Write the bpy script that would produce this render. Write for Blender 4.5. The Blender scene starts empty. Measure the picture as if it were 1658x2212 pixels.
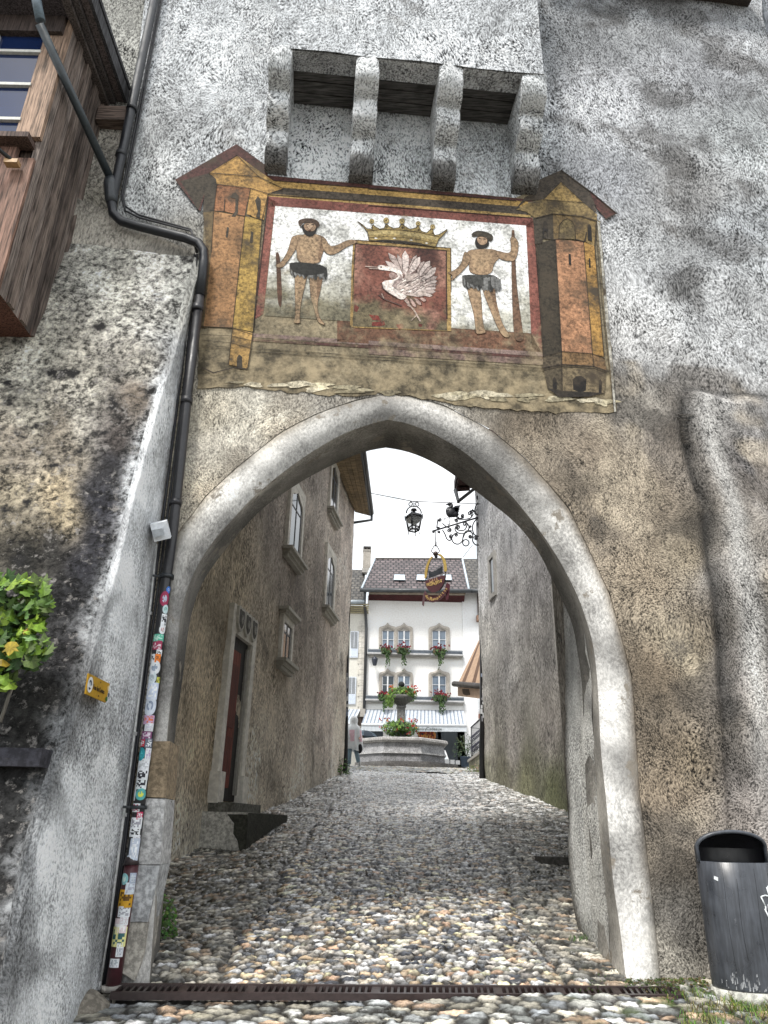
import bpy, math, random
import numpy as np
from mathutils import Vector, Matrix, noise
random.seed(7)
R=random.Random(11)
# ------------------------------------------------------------ camera model
F_=1600.;CX=829.;CY=1106.;PITCH=math.radians(23.0);ROLL=math.radians(1.3)
cf=Vector((0,math.cos(PITCH),math.sin(PITCH)));r0=Vector((1,0,0));u0=Vector((0,-math.sin(PITCH),math.cos(PITCH)))
cr=math.cos(ROLL)*r0+math.sin(ROLL)*u0;cu=-math.sin(ROLL)*r0+math.cos(ROLL)*u0
def ray(x,y):return cf+cr*((x-CX)/F_)+cu*((CY-y)/F_)
def atY(x,y,Y):
    d=ray(x,y);return d*(Y/d.y)
def atZ(x,y,Z):
    d=ray(x,y);return d*(Z/d.z)
_GY=[-60,0,4,6,7.15,10.95,24,26,28,30,34,80,400];_GZ=[-5,-1.95,-1.6,-1.37,-1.2,-.542,1.505,1.75,1.945,2.1,2.28,2.6,3.0]
def gz(Y):return float(np.interp(Y,_GY,_GZ))
def ong(x,y):
    d=ray(x,y);lo=1.
    for i in range(3000):
        Y=2+i*.02
        if d.z/d.y*Y<=gz(Y):
            return d*(Y/d.y)
    return d*(30/d.y)
class Wall:
    def __init__(s,O,yaw,flip=1):
        a=math.radians(yaw);s.O=Vector(O);s.U=Vector((math.cos(a),math.sin(a),0));s.N=Vector((math.sin(a),-math.cos(a),0))*flip
    def P(s,a,t,d=0):return s.O+s.U*a+Vector((0,0,t))+s.N*d
    def px(s,x,y,d=0):
        r=ray(x,y);k=s.N.dot(s.O+s.N*d)/s.N.dot(r);return r*k
    def uv(s,x,y,d=0):
        p=s.px(x,y,d)-s.O;return p.dot(s.U),p.z
G=Wall((0,7.15,0),5);H=Wall((0,42,0),0)
_l=math.degrees(math.atan2(1,.1376));LW=Wall((-1.05,24,0),_l)
RW=Wall((3.14,23.3,0),math.degrees(math.atan2(6.7,-.82)),-1)
def zoomf(x0,y0,sc):
    def f(*pts):return [((x0+x/sc)/1.5078,(y0+y/sc)/1.5078) for x,y in pts]
    return f
ZA=zoomf(560,420,2.2405);ZB=zoomf(1200,500,1.9506);ZC=zoomf(1150,700,5.181)
Z3=zoomf(550,1400,2.763);Z4=zoomf(1080,1400,3.0704);Z5=zoomf(1080,1980,3.0704);Z6=zoomf(500,1900,2.2123);Z2=zoomf(800,0,1.5073)
def ip(pl,y,ax=1):   # interpolate x at y in a px polyline
    ys=[p[ax] for p in pl];xs=[p[1-ax] for p in pl]
    if ys[0]>ys[-1]:ys=ys[::-1];xs=xs[::-1]
    return float(np.interp(y,ys,xs))
# ------------------------------------------------------------ mesh builder
C=bpy.context.scene.collection
class MB:
    def __init__(s):s.v=[];s.f=[];s.c=[];s.col=(.5,.5,.5);s.sm=[]
    def face(s,idx,col=None,sm=False):s.f.append(tuple(idx));s.c.append(col or s.col);s.sm.append(sm)
    def poly(s,pts,col=None,sm=False):
        n=len(s.v);s.v+= [Vector(p) for p in pts];s.face(range(n,n+len(pts)),col,sm);return s
    def hexa(s,b,t,col=None):
        n=len(s.v);s.v+=[Vector(p) for p in b]+[Vector(p) for p in t];k=len(b)
        s.face([n+i for i in range(k)][::-1],col);s.face([n+k+i for i in range(k)],col)
        for i in range(k):j=(i+1)%k;s.face((n+i,n+j,n+k+j,n+k+i),col)
        return s
    def box(s,c,sz,col=None,M=None):
        c=Vector(c);hx,hy,hz=[q/2 for q in sz];M=M or Matrix.Identity(3)
        q=[(-hx,-hy),(hx,-hy),(hx,hy),(-hx,hy)]
        return s.hexa([c+M@Vector((a,b,-hz)) for a,b in q],[c+M@Vector((a,b,hz)) for a,b in q],col)
    def wbox(s,W,a0,a1,t0,t1,d0,d1,col=None):
        q=[(a0,d0),(a1,d0),(a1,d1),(a0,d1)]
        return s.hexa([W.P(a,t0,d) for a,d in q],[W.P(a,t1,d) for a,d in q],col)
    def prism(s,pts,ex,col=None):
        ex=Vector(ex);return s.hexa([Vector(p) for p in pts],[Vector(p)+ex for p in pts],col)
    def tube(s,pts,r,n=8,col=None,cap=True,sm=True):
        pts=[Vector(p) for p in pts];rs=r if hasattr(r,'__len__') else [r]*len(pts);b=len(s.v)
        T=(pts[1]-pts[0]).normalized();up=Vector((0,0,1)) if abs(T.z)<.9 else Vector((1,0,0));X=T.cross(up).normalized()
        for i,p in enumerate(pts):
            if i==0:T=(pts[1]-p)
            elif i==len(pts)-1:T=(p-pts[i-1])
            else:T=(pts[i+1]-p).normalized()+(p-pts[i-1]).normalized()
            T=T.normalized();X=(X-T*X.dot(T)).normalized();Y=T.cross(X)
            s.v+=[p+(X*math.cos(2*math.pi*k/n)+Y*math.sin(2*math.pi*k/n))*rs[i] for k in range(n)]
        for i in range(len(pts)-1):
            for k in range(n):
                j=(k+1)%n;s.face((b+i*n+k,b+i*n+j,b+(i+1)*n+j,b+(i+1)*n+k),col,sm)
        if cap:
            s.face([b+k for k in range(n)][::-1],col);s.face([b+(len(pts)-1)*n+k for k in range(n)],col)
        return s
    def grid(s,rows,col=None,sm=True,cf=None,close=False):
        b=len(s.v);m=len(rows[0])
        for r in rows:s.v+=[Vector(p) for p in r]
        for i in range(len(rows)-1):
            for k in range(m-1+(1 if close else 0)):
                j=(k+1)%m
                s.face((b+i*m+k,b+i*m+j,b+(i+1)*m+j,b+(i+1)*m+k),cf(i,k) if cf else col,sm)
        return s
    def lathe(s,c,prof,n=24,col=None,a0=0,a1=2*math.pi,sm=True,rot=0,sq=1.0,cf=None):
        c=Vector(c);full=abs(a1-a0-2*math.pi)<1e-6;m=n if full else n+1
        rows=[[c+Vector((r*math.cos(rot+a0+(a1-a0)*k/n),sq*r*math.sin(rot+a0+(a1-a0)*k/n),z)) for k in range(m)] for r,z in prof]
        return s.grid(rows,col,sm,cf,close=full)
    def ball(s,c,r,n=10,m=7,col=None,sc=(1,1,1)):
        c=Vector(c);rows=[[c+Vector((r*sc[0]*math.sin(math.pi*i/m)*math.cos(2*math.pi*k/n),r*sc[1]*math.sin(math.pi*i/m)*math.sin(2*math.pi*k/n),r*sc[2]*math.cos(math.pi*i/m))) for k in range(n)] for i in range(m+1)]
        return s.grid(rows,col,True,None,True)
    def strip(s,W,pts,w,d,col=None):   # painted line on a wall, px points, width in metres
        q=[Vector(W.uv(x,y,d)) for x,y in pts]
        for a,b in zip(q,q[1:]):
            t=(b-a)
            if t.length<1e-6:continue
            t.normalize();n=Vector((-t.y,t.x))*w/2;a=a-t*w*.3;b=b+t*w*.3
            s.poly([W.P(*(a-n),d),W.P(*(b-n),d),W.P(*(b+n),d),W.P(*(a+n),d)],col)
        return s
    def wp(s,W,pts,d,col=None):return s.poly([W.px(x,y,d) for x,y in pts],col)
def obj(name,mb,m,parent=None,label=None,kind=None,cat=None,group=None):
    me=bpy.data.meshes.new(name);off=Vector((0,0,0));p=parent
    while p is not None:off=off+p.location;p=p.parent
    base=off
    if parent is None and cat:
        xs=[v.x for v in mb.v];ys=[v.y for v in mb.v];zs=[v.z for v in mb.v]
        base=Vector(((min(xs)+max(xs))/2,(min(ys)+max(ys))/2,min(zs)))
    me.from_pydata([tuple(v-base) for v in mb.v],[],mb.f)
    ca=me.color_attributes.new('Col','FLOAT_COLOR','CORNER');a=np.empty((len(me.loops),4),dtype=np.float32);i=0
    for f,c in zip(mb.f,mb.c):
        n=len(f)
        if hasattr(c,'keys'):
            for q,k in enumerate(f):a[i+q,:3]=c[k]
        else:a[i:i+n,:3]=c
        i+=n
    a[:,3]=1;ca.data.foreach_set('color',a.ravel());me.polygons.foreach_set('use_smooth',mb.sm)
    for q in (m if isinstance(m,(list,tuple)) else [m]):me.materials.append(q)
    me.update();o=bpy.data.objects.new(name,me);C.objects.link(o)
    if parent is not None:o.parent=parent
    elif cat:o.location=base
    if label:o['label']=label
    if kind:o['kind']=kind
    if cat:o['category']=cat
    if group:o['group']=group
    return o
def thing(name,label,cat,loc,group=None):
    o=bpy.data.objects.new(name,None);C.objects.link(o);o.location=Vector(loc);o['label']=label;o['category']=cat;o.empty_display_size=.2
    if group:o['group']=group
    return o
def text_mb(mb,txt,size,M,col,ext=.004,align='CENTER',shear=0,sx=1.0):
    cu_=bpy.data.curves.new('t','FONT');cu_.body=txt;cu_.size=size;cu_.align_x=align;cu_.extrude=ext;cu_.shear=shear;cu_.offset=size*.012;cu_.resolution_u=3
    o=bpy.data.objects.new('t',cu_);C.objects.link(o);dg=bpy.context.evaluated_depsgraph_get();me=o.evaluated_get(dg).to_mesh()
    n=len(mb.v)
    for v in me.vertices:mb.v.append(M(Vector((v.co.x*sx,v.co.y,v.co.z))))
    for p in me.polygons:mb.face([n+k for k in p.vertices],col)
    o.evaluated_get(dg).to_mesh_clear();bpy.data.objects.remove(o);bpy.data.curves.remove(cu_)
# ------------------------------------------------------------ materials
def mat(name,ns=20,lo=.7,hi=1.2,bump=.3,rough=.8,metal=0,stretch=(1,1,1),rot=(0,0,0),big=(1.5,.85,1.12),dist=.02,detail=5,r0=.42,r1=.6,extra=None,spec=.3,vary_rough=0,trans=0,nr=.6,di=0,mid=0,ctr=.5,warp=0,amp=None,fine=None):
    m=bpy.data.materials.new(name);m.use_nodes=True;nt=m.node_tree;N=nt.nodes;L=nt.links;b=N['Principled BSDF']
    geo=N.new('ShaderNodeNewGeometry');mp=N.new('ShaderNodeMapping');mp.inputs['Scale'].default_value=stretch;mp.inputs['Rotation'].default_value=rot
    if warp:
        nw=N.new('ShaderNodeTexNoise');nw.inputs['Scale'].default_value=1.1;nw.inputs['Detail'].default_value=2;L.new(geo.outputs['Position'],nw.inputs['Vector'])
        ws=N.new('ShaderNodeVectorMath');ws.operation='MULTIPLY_ADD';ws.inputs[1].default_value=(warp,)*3;L.new(nw.outputs['Color'],ws.inputs[0]);L.new(geo.outputs['Position'],ws.inputs[2]);L.new(ws.outputs[0],mp.inputs['Vector'])
    else:L.new(geo.outputs['Position'],mp.inputs['Vector'])
    n1=N.new('ShaderNodeTexNoise');n1.inputs['Scale'].default_value=ns;n1.inputs['Detail'].default_value=detail;n1.inputs['Roughness'].default_value=nr;n1.inputs['Distortion'].default_value=di;L.new(mp.outputs[0],n1.inputs['Vector'])
    NF=n1.outputs['Fac']
    if fine:
        mpf=N.new('ShaderNodeMapping');mpf.inputs['Scale'].default_value=(1,1,.8);mpf.inputs['Rotation'].default_value=rot;L.new(mp.inputs['Vector'].links[0].from_socket,mpf.inputs['Vector'])
        nf=N.new('ShaderNodeTexNoise');nf.inputs['Scale'].default_value=fine[0];nf.inputs['Detail'].default_value=5;nf.inputs['Roughness'].default_value=.6;L.new(mpf.outputs[0],nf.inputs['Vector'])
        sz=N.new('ShaderNodeSeparateXYZ');L.new(geo.outputs['Position'],sz.inputs[0]);rz=N.new('ShaderNodeMapRange');rz.inputs['From Min'].default_value=fine[1];rz.inputs['From Max'].default_value=fine[2];rz.inputs['To Min'].default_value=1;rz.inputs['To Max'].default_value=0;L.new(sz.outputs[2],rz.inputs['Value'])
        mf=N.new('ShaderNodeMix');L.new(rz.outputs[0],mf.inputs['Factor']);L.new(n1.outputs['Fac'],mf.inputs['A']);L.new(nf.outputs['Fac'],mf.inputs['B']);NF=mf.outputs['Result']
    r=N.new('ShaderNodeMapRange');r.inputs['From Min'].default_value=r0;r.inputs['From Max'].default_value=r1;r.inputs['To Min'].default_value=lo;r.inputs['To Max'].default_value=hi;
    if mid:
        nm=N.new('ShaderNodeTexNoise');nm.inputs['Scale'].default_value=mid;nm.inputs['Detail'].default_value=5;nm.inputs['Distortion'].default_value=.8;L.new(mp.outputs[0],nm.inputs['Vector'])
        rm=N.new('ShaderNodeMapRange');rm.inputs['From Min'].default_value=.3;rm.inputs['From Max'].default_value=.7;rm.inputs['To Min'].default_value=-.06;rm.inputs['To Max'].default_value=.06;L.new(nm.outputs['Fac'],rm.inputs['Value'])
        am=N.new('ShaderNodeMath');L.new(NF,am.inputs[0]);L.new(rm.outputs[0],am.inputs[1]);L.new(am.outputs[0],r.inputs['Value'])
    else:L.new(NF,r.inputs['Value'])
    n2=N.new('ShaderNodeTexNoise');n2.inputs['Scale'].default_value=big[0];n2.inputs['Detail'].default_value=4;L.new(geo.outputs['Position'],n2.inputs['Vector'])
    r2=N.new('ShaderNodeMapRange');r2.inputs['From Min'].default_value=.35;r2.inputs['From Max'].default_value=.65;r2.inputs['To Min'].default_value=big[1];r2.inputs['To Max'].default_value=big[2];L.new(n2.outputs['Fac'],r2.inputs['Value'])
    rr=r.outputs[0]
    if amp:
        na=N.new('ShaderNodeTexNoise');na.inputs['Scale'].default_value=amp[0];na.inputs['Detail'].default_value=3;L.new(geo.outputs['Position'],na.inputs['Vector'])
        ra=N.new('ShaderNodeMapRange');ra.inputs['From Min'].default_value=.35;ra.inputs['From Max'].default_value=.65;ra.inputs['To Min'].default_value=amp[1];ra.inputs['To Max'].default_value=amp[2];L.new(na.outputs['Fac'],ra.inputs['Value'])
        mxa=N.new('ShaderNodeMix');mxa.clamp_factor=False;L.new(ra.outputs[0],mxa.inputs['Factor']);mxa.inputs['A'].default_value=(lo+hi)/2;L.new(r.outputs[0],mxa.inputs['B']);rr=mxa.outputs['Result']
    mu=N.new('ShaderNodeMath');mu.operation='MULTIPLY';L.new(rr,mu.inputs[0]);L.new(r2.outputs[0],mu.inputs[1])
    at=N.new('ShaderNodeAttribute');at.attribute_name='Col';vm=N.new('ShaderNodeVectorMath');vm.operation='SCALE';L.new(at.outputs['Color'],vm.inputs[0]);L.new(mu.outputs[0],vm.inputs['Scale'])
    mn=N.new('ShaderNodeVectorMath');mn.operation='MINIMUM';mn.inputs[1].default_value=(.86,.87,.88);L.new(vm.outputs[0],mn.inputs[0]);out=mn.outputs[0]
    if extra:out=extra(nt,out,geo,n1,n2)
    L.new(out,b.inputs['Base Color']);b.inputs['Roughness'].default_value=rough;b.inputs['Metallic'].default_value=metal;b.inputs['Specular IOR Level'].default_value=spec
    if bump:
        bp=N.new('ShaderNodeBump');bp.inputs['Strength'].default_value=bump;bp.inputs['Distance'].default_value=dist;L.new(NF,bp.inputs['Height']);L.new(bp.outputs[0],b.inputs['Normal'])
    if vary_rough:
        r3=N.new('ShaderNodeMapRange');r3.inputs['To Min'].default_value=rough-vary_rough;r3.inputs['To Max'].default_value=rough+vary_rough;r3.inputs['From Min'].default_value=.35;r3.inputs['From Max'].default_value=.65;L.new(n2.outputs['Fac'],r3.inputs['Value']);L.new(r3.outputs[0],b.inputs['Roughness'])
    if trans:
        t=N.new('ShaderNodeBsdfTranslucent');L.new(out,t.inputs['Color']);ms=N.new('ShaderNodeMixShader');ms.inputs[0].default_value=trans;L.new(b.outputs[0],ms.inputs[1]);L.new(t.outputs[0],ms.inputs[2]);L.new(ms.outputs[0],N['Material Output'].inputs['Surface'])
    return m
D=math.radians
def stains(lo,hi,scale,dark,zs=1):
    def ex(nt,out,geo,n1,n2):
        N=nt.nodes;L=nt.links;mp=N.new('ShaderNodeMapping');mp.inputs['Scale'].default_value=(1,1,zs);L.new(geo.outputs['Position'],mp.inputs['Vector'])
        n=N.new('ShaderNodeTexNoise');n.inputs['Scale'].default_value=scale;n.inputs['Detail'].default_value=7;n.inputs['Roughness'].default_value=.65;L.new(mp.outputs[0],n.inputs['Vector'])
        r=N.new('ShaderNodeMapRange');r.inputs['From Min'].default_value=lo;r.inputs['From Max'].default_value=hi;L.new(n.outputs['Fac'],r.inputs['Value'])
        mx=N.new('ShaderNodeMix');mx.data_type='RGBA';L.new(r.outputs[0],mx.inputs['Factor']);L.new(out,mx.inputs['A']);mx.inputs['B'].default_value=(*dark,1)
        return mx.outputs['Result']
    return ex
_st=stains(.56,.66,3.0,(.02,.019,.019))
def lichen(nt,out,geo,n1,n2):
    o=_st(nt,out,geo,n1,n2);N=nt.nodes;L=nt.links;n=N.new('ShaderNodeTexNoise');n.inputs['Scale'].default_value=13;n.inputs['Detail'].default_value=6;n.inputs['Roughness'].default_value=.7;L.new(geo.outputs['Position'],n.inputs['Vector'])
    r=N.new('ShaderNodeMapRange');r.inputs['From Min'].default_value=.56;r.inputs['From Max'].default_value=.66;r.inputs['To Max'].default_value=.75;L.new(n.outputs['Fac'],r.inputs['Value']);mx=N.new('ShaderNodeMix');mx.data_type='RGBA';L.new(r.outputs[0],mx.inputs['Factor']);L.new(o,mx.inputs['A']);mx.inputs['B'].default_value=(.36,.34,.32,1)
    return mx.outputs['Result']
M_tower=mat('roughcast_plaster',ns=40,lo=.06,hi=1.95,bump=1.0,dist=.04,rough=.9,fine=(58,2.0,6.0),stretch=(1.15,1.15,.58),rot=(0,D(38),0),big=(.75,.70,1.26),extra=stains(.58,.80,1.5,(.12,.11,.10)),r0=.36,r1=.62,detail=4,nr=.62,mid=6,warp=.5,amp=(1.3,.6,1.1))
M_flank=mat('lichen_plaster',ns=17,lo=.12,hi=2.3,bump=1.0,dist=.05,rough=.9,big=(1.8,.6,1.3),extra=lichen,r0=.40,r1=.63,detail=10,nr=.76,di=.3,mid=3)
M_stripe=mat('streaked_plaster',ns=34,lo=.3,hi=1.6,bump=.9,dist=.03,rough=.9,fine=(50,.5,5.5),stretch=(1.3,1.3,.5),rot=(0,D(25),0),big=(1.4,.66,1.28),extra=stains(.62,.82,2,(.12,.12,.12),.35),r0=.36,r1=.62,detail=5,nr=.62,mid=4,warp=.4,amp=(1.6,.5,1.05))
M_band=mat('smooth_plaster',ns=38,lo=.55,hi=1.3,bump=.6,dist=.02,rough=.85,stretch=(1.1,1.1,.7),rot=(0,D(30),0),big=(2.2,.66,1.22),extra=stains(.60,.64,3.0,(.24,.215,.18)),r0=.36,r1=.64,detail=6,nr=.68,mid=3,warp=.3,amp=(2,.4,1.1))
M_alley=mat('alley_plaster',ns=26,lo=.22,hi=1.7,bump=1.0,dist=.05,rough=.9,stretch=(1.1,1.1,.45),rot=(D(26),0,0),big=(.7,.7,1.25),extra=stains(.57,.74,.8,(.055,.048,.042)),r0=.37,r1=.63,detail=5,nr=.64,mid=3,warp=.5,amp=(1.0,.5,1.05))
M_stone=mat('dressed_stone',ns=22,lo=.65,hi=1.25,bump=.5,rough=.85,big=(4,.8,1.15),extra=stains(.62,.7,9,(.07,.06,.05)))
M_fresco_extra=None
def fresco_ex(nt,out,geo,n1,n2):
    N=nt.nodes;L=nt.links;sx=N.new('ShaderNodeSeparateXYZ');L.new(geo.outputs['Position'],sx.inputs[0])
    zr=N.new('ShaderNodeMapRange');zr.inputs['From Min'].default_value=6.0;zr.inputs['From Max'].default_value=4.7;zr.inputs['To Min'].default_value=-.035;zr.inputs['To Max'].default_value=.21;L.new(sx.outputs[2],zr.inputs['Value'])
    n=N.new('ShaderNodeTexNoise');n.inputs['Scale'].default_value=3.2;n.inputs['Detail'].default_value=8;n.inputs['Roughness'].default_value=.68;L.new(geo.outputs['Position'],n.inputs['Vector'])
    ad=N.new('ShaderNodeMath');L.new(n.outputs['Fac'],ad.inputs[0]);L.new(zr.outputs[0],ad.inputs[1])
    r=N.new('ShaderNodeMapRange');r.inputs['From Min'].default_value=.56;r.inputs['From Max'].default_value=.70;r.inputs['To Max'].default_value=.72;L.new(ad.outputs[0],r.inputs['Value'])
    nn=N.new('ShaderNodeTexNoise');nn.inputs['Scale'].default_value=5;nn.inputs['Detail'].default_value=9;nn.inputs['Roughness'].default_value=.68;L.new(geo.outputs['Position'],nn.inputs['Vector'])
    cr_=N.new('ShaderNodeValToRGB');cr_.color_ramp.elements[0].position=.40;cr_.color_ramp.elements[0].color=(.03,.024,.014,1);cr_.color_ramp.elements[1].position=.62;cr_.color_ramp.elements[1].color=(.36,.29,.18,1);L.new(nn.outputs['Fac'],cr_.inputs[0])
    mx=N.new('ShaderNodeMix');mx.data_type='RGBA';L.new(r.outputs[0],mx.inputs['Factor']);L.new(out,mx.inputs['A']);L.new(cr_.outputs[0],mx.inputs['B'])
    return mx.outputs['Result']
M_fresco=mat('fresco_paint',ns=26,lo=.32,hi=1.22,bump=.4,dist=.01,rough=.8,big=(2.5,.8,1.15),extra=fresco_ex,detail=9,r0=.36,r1=.62,nr=.7,mid=2)
M_fresco2=mat('fresco_paint_sound',ns=24,lo=.3,hi=1.25,bump=.4,dist=.01,rough=.8,big=(2.5,.75,1.15),extra=stains(.48,.68,3.2,(.055,.042,.028)),detail=9,r0=.36,r1=.62,nr=.7,mid=2)
M_wood=mat('weathered_wood',ns=9,lo=.3,hi=1.5,bump=.6,dist=.01,rough=.75,stretch=(6,6,.35),big=(2.5,.8,1.2),detail=8,r0=.36,r1=.62)
M_beam=mat('old_beam',ns=9,lo=.5,hi=1.4,bump=.6,dist=.01,rough=.8,stretch=(.5,6,6),big=(2.5,.8,1.2),detail=8)
M_metal=mat('painted_metal',ns=30,lo=.85,hi=1.12,bump=.06,rough=.4,spec=.5,big=(5,.85,1.15),vary_rough=.12)
M_plain=mat('paint',ns=25,lo=.9,hi=1.08,bump=.05,rough=.6,big=(3,.92,1.05))
M_house=mat('house_render',ns=12,lo=.94,hi=1.04,bump=.1,rough=.85,big=(.5,.93,1.03))
M_sill=mat('molasse_stone',ns=12,lo=.88,hi=1.1,bump=.15,rough=.85,big=(2,.88,1.08))
M_bin=mat('bin_steel',ns=14,lo=.8,hi=1.2,bump=.05,rough=.36,spec=.55,stretch=(3,3,.3),big=(6,.8,1.25),vary_rough=.1,extra=stains(.66,.72,20,(.2,.21,.23),.3))
M_leaf=mat('leaf',ns=30,lo=.8,hi=1.2,bump=.1,rough=.5,spec=.35,big=(4,.7,1.3),trans=.25)
M_cloth=mat('cloth',ns=20,lo=.92,hi=1.06,bump=.15,rough=.8,big=(6,.88,1.08),trans=.15)
M_rain=mat('thin_plastic',ns=14,lo=.95,hi=1.1,bump=.6,dist=.03,rough=.3,spec=.6,big=(8,.95,1.1),trans=.12)
M_cob=mat('wet_cobbles',ns=40,lo=.6,hi=1.5,bump=.4,dist=.008,rough=.30,spec=.7,big=(1.2,.8,1.2),vary_rough=.12,detail=8,nr=.75,r0=.36,r1=.64)
M_soil=mat('ground_soil',ns=6,lo=.7,hi=1.2,bump=.3,rough=.9)
def glassm(name,col,rough=.06):
    m=bpy.data.materials.new(name);m.use_nodes=True;b=m.node_tree.nodes['Principled BSDF'];N=m.node_tree.nodes;L=m.node_tree.links
    n=N.new('ShaderNodeTexNoise');n.inputs['Scale'].default_value=2.5;r=N.new('ShaderNodeValToRGB');r.color_ramp.elements[0].color=(*[c*.6 for c in col],1);r.color_ramp.elements[1].color=(*[min(1,c*1.5) for c in col],1);L.new(n.outputs['Fac'],r.inputs[0]);L.new(r.outputs[0],b.inputs['Base Color'])
    b.inputs['Roughness'].default_value=rough;b.inputs['Specular IOR Level'].default_value=.8;return m
M_glass=glassm('window_glass',(.05,.06,.07));M_glassb=glassm('sky_reflecting_glass',(.16,.2,.25));M_blue=glassm('blue_glass',(.008,.02,.07))
def tilem(name,c1,c2,c3):
    m=bpy.data.materials.new(name);m.use_nodes=True;nt=m.node_tree;N=nt.nodes;L=nt.links;b=N['Principled BSDF'];g=N.new('ShaderNodeNewGeometry');s=N.new('ShaderNodeSeparateXYZ');L.new(g.outputs['Position'],s.inputs[0]);c=N.new('ShaderNodeCombineXYZ');L.new(s.outputs[0],c.inputs[0]);L.new(s.outputs[2],c.inputs[1])
    t=N.new('ShaderNodeTexBrick');t.inputs['Scale'].default_value=1;t.inputs['Brick Width'].default_value=.34;t.inputs['Row Height'].default_value=.27;t.inputs['Mortar Size'].default_value=.055;t.inputs['Mortar Smooth'].default_value=.6;t.inputs['Color1'].default_value=(*c1,1);t.inputs['Color2'].default_value=(*c2,1);t.inputs['Mortar'].default_value=(*c3,1);L.new(c.outputs[0],t.inputs['Vector'])
    n=N.new('ShaderNodeTexNoise');n.inputs['Scale'].default_value=1.5;n.inputs['Detail'].default_value=6;L.new(g.outputs['Position'],n.inputs['Vector']);r=N.new('ShaderNodeMapRange');r.inputs['From Min'].default_value=.3;r.inputs['From Max'].default_value=.7;r.inputs['To Min'].default_value=.55;r.inputs['To Max'].default_value=1.5;L.new(n.outputs['Fac'],r.inputs['Value'])
    v=N.new('ShaderNodeVectorMath');v.operation='SCALE';L.new(t.outputs['Color'],v.inputs[0]);L.new(r.outputs[0],v.inputs['Scale']);L.new(v.outputs[0],b.inputs['Base Color']);b.inputs['Roughness'].default_value=.55
    bp=N.new('ShaderNodeBump');bp.inputs['Distance'].default_value=.04;bp.invert=True;L.new(t.outputs['Fac'],bp.inputs['Height']);L.new(bp.outputs[0],b.inputs['Normal']);return m
M_tile=tilem('clay_roof_tiles',(.075,.058,.06),(.13,.10,.10),(.015,.013,.014));M_tile2=tilem('mossy_roof_tiles',(.055,.05,.045),(.10,.09,.075),(.02,.018,.016))
def idw(ctrl,s,t,pw=2.5):
    w=0;c=[0,0,0]
    for a,b,col in ctrl:
        k=1/(((a-s)**2+(b-t)**2)**(pw/2)+1e-4);w+=k
        for i in range(3):c[i]+=k*col[i]
    return tuple(q/w for q in c)
def rough3(p,amp):
    return (noise.noise(p*1.3)*.9+noise.noise(p*4)*.35+noise.noise(p*11)*.16)*amp
def wcolors(mb,fn,i0=0):
    """replace face colours by per-corner colours from a position function"""
    cache=[fn(v) for v in mb.v]
    for i in range(i0,len(mb.f)):mb.c[i]={k:cache[k] for k in mb.f[i]}
def g3(v):return (v,v,v)
# ============================================================ GATE TOWER
tower=thing('gate_tower','tall roughcast stone gate tower with pointed archway and painted coat of arms','gate tower',(0,7.15,-1.2))
OUTL=[(262,2125),(300,1800),(330,1600),(352,1400),(365,1240),(379,1157),(444,1070),(509,1011),(605,933),(690,890),(770,863),(838,850)]
OUTR=[(1428,2135),(1412,1963),(1399,1848),(1381,1711),(1375,1600),(1364,1454),(1319,1285),(1230,1096),(1140,995),(1063,929),(960,875),(890,853),(838,850)]
EDGL=[(322,2125),(330,2020),(338,1900),(346,1800),(352,1700),(362,1560),(372,1480),(383,1385),(386,1325),(401,1269),(425,1212),(461,1159),(509,1106),(542,1070),(605,1017),(672,969),(740,930),(800,908),(838,900)]
EDGR=[(1353,2128),(1342,2021),(1324,1905),(1309,1725),(1297,1620),(1292,1475),(1285,1386),(1256,1290),(1214,1206),(1163,1130),(1100,1055),(1008,970),(940,930),(880,905),(838,900)]
BAKL=[(326,2120),(334,2020),(344,1900),(350,1800),(357,1700),(368,1570),(379,1490),(389,1420),(396,1350),(410,1285),(434,1228),(470,1180),(520,1120),(566,1072),(653,1014),(720,979),(768,958),(805,946),(838,942)]
BAKR=[(1318,2100),(1313,1963),(1299,1866),(1286,1682),(1277,1459),(1256,1330),(1214,1243),(1180,1172),(1130,1109),(1041,1040),(962,983),(905,956),(870,946),(838,942)]
def st(pl,d=0):return [G.uv(x,y,d) for x,y in pl]
outL,outR,edL,edR=st(OUTL),st(OUTR),st(EDGL),st(EDGR)
def resamp(pl,n):
    q=[Vector(p) for p in pl];L=[0]
    for a,b in zip(q,q[1:]):L.append(L[-1]+(b-a).length)
    return [tuple(float(np.interp(L[-1]*i/(n-1),L,[p[k] for p in q])) for k in range(len(q[0]))) for i in range(n)]
def smooth(pl,n,k=3):
    q=resamp(pl,n)
    for _ in range(k):q=[q[0]]+[tuple((a[j]+2*b[j]+c[j])/4 for j in range(len(b))) for a,b,c in zip(q,q[1:],q[2:])]+[q[-1]]
    return q
def cpx(l):return [(*G.uv(x,y),tuple(c)) for x,y,c in l]
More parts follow.
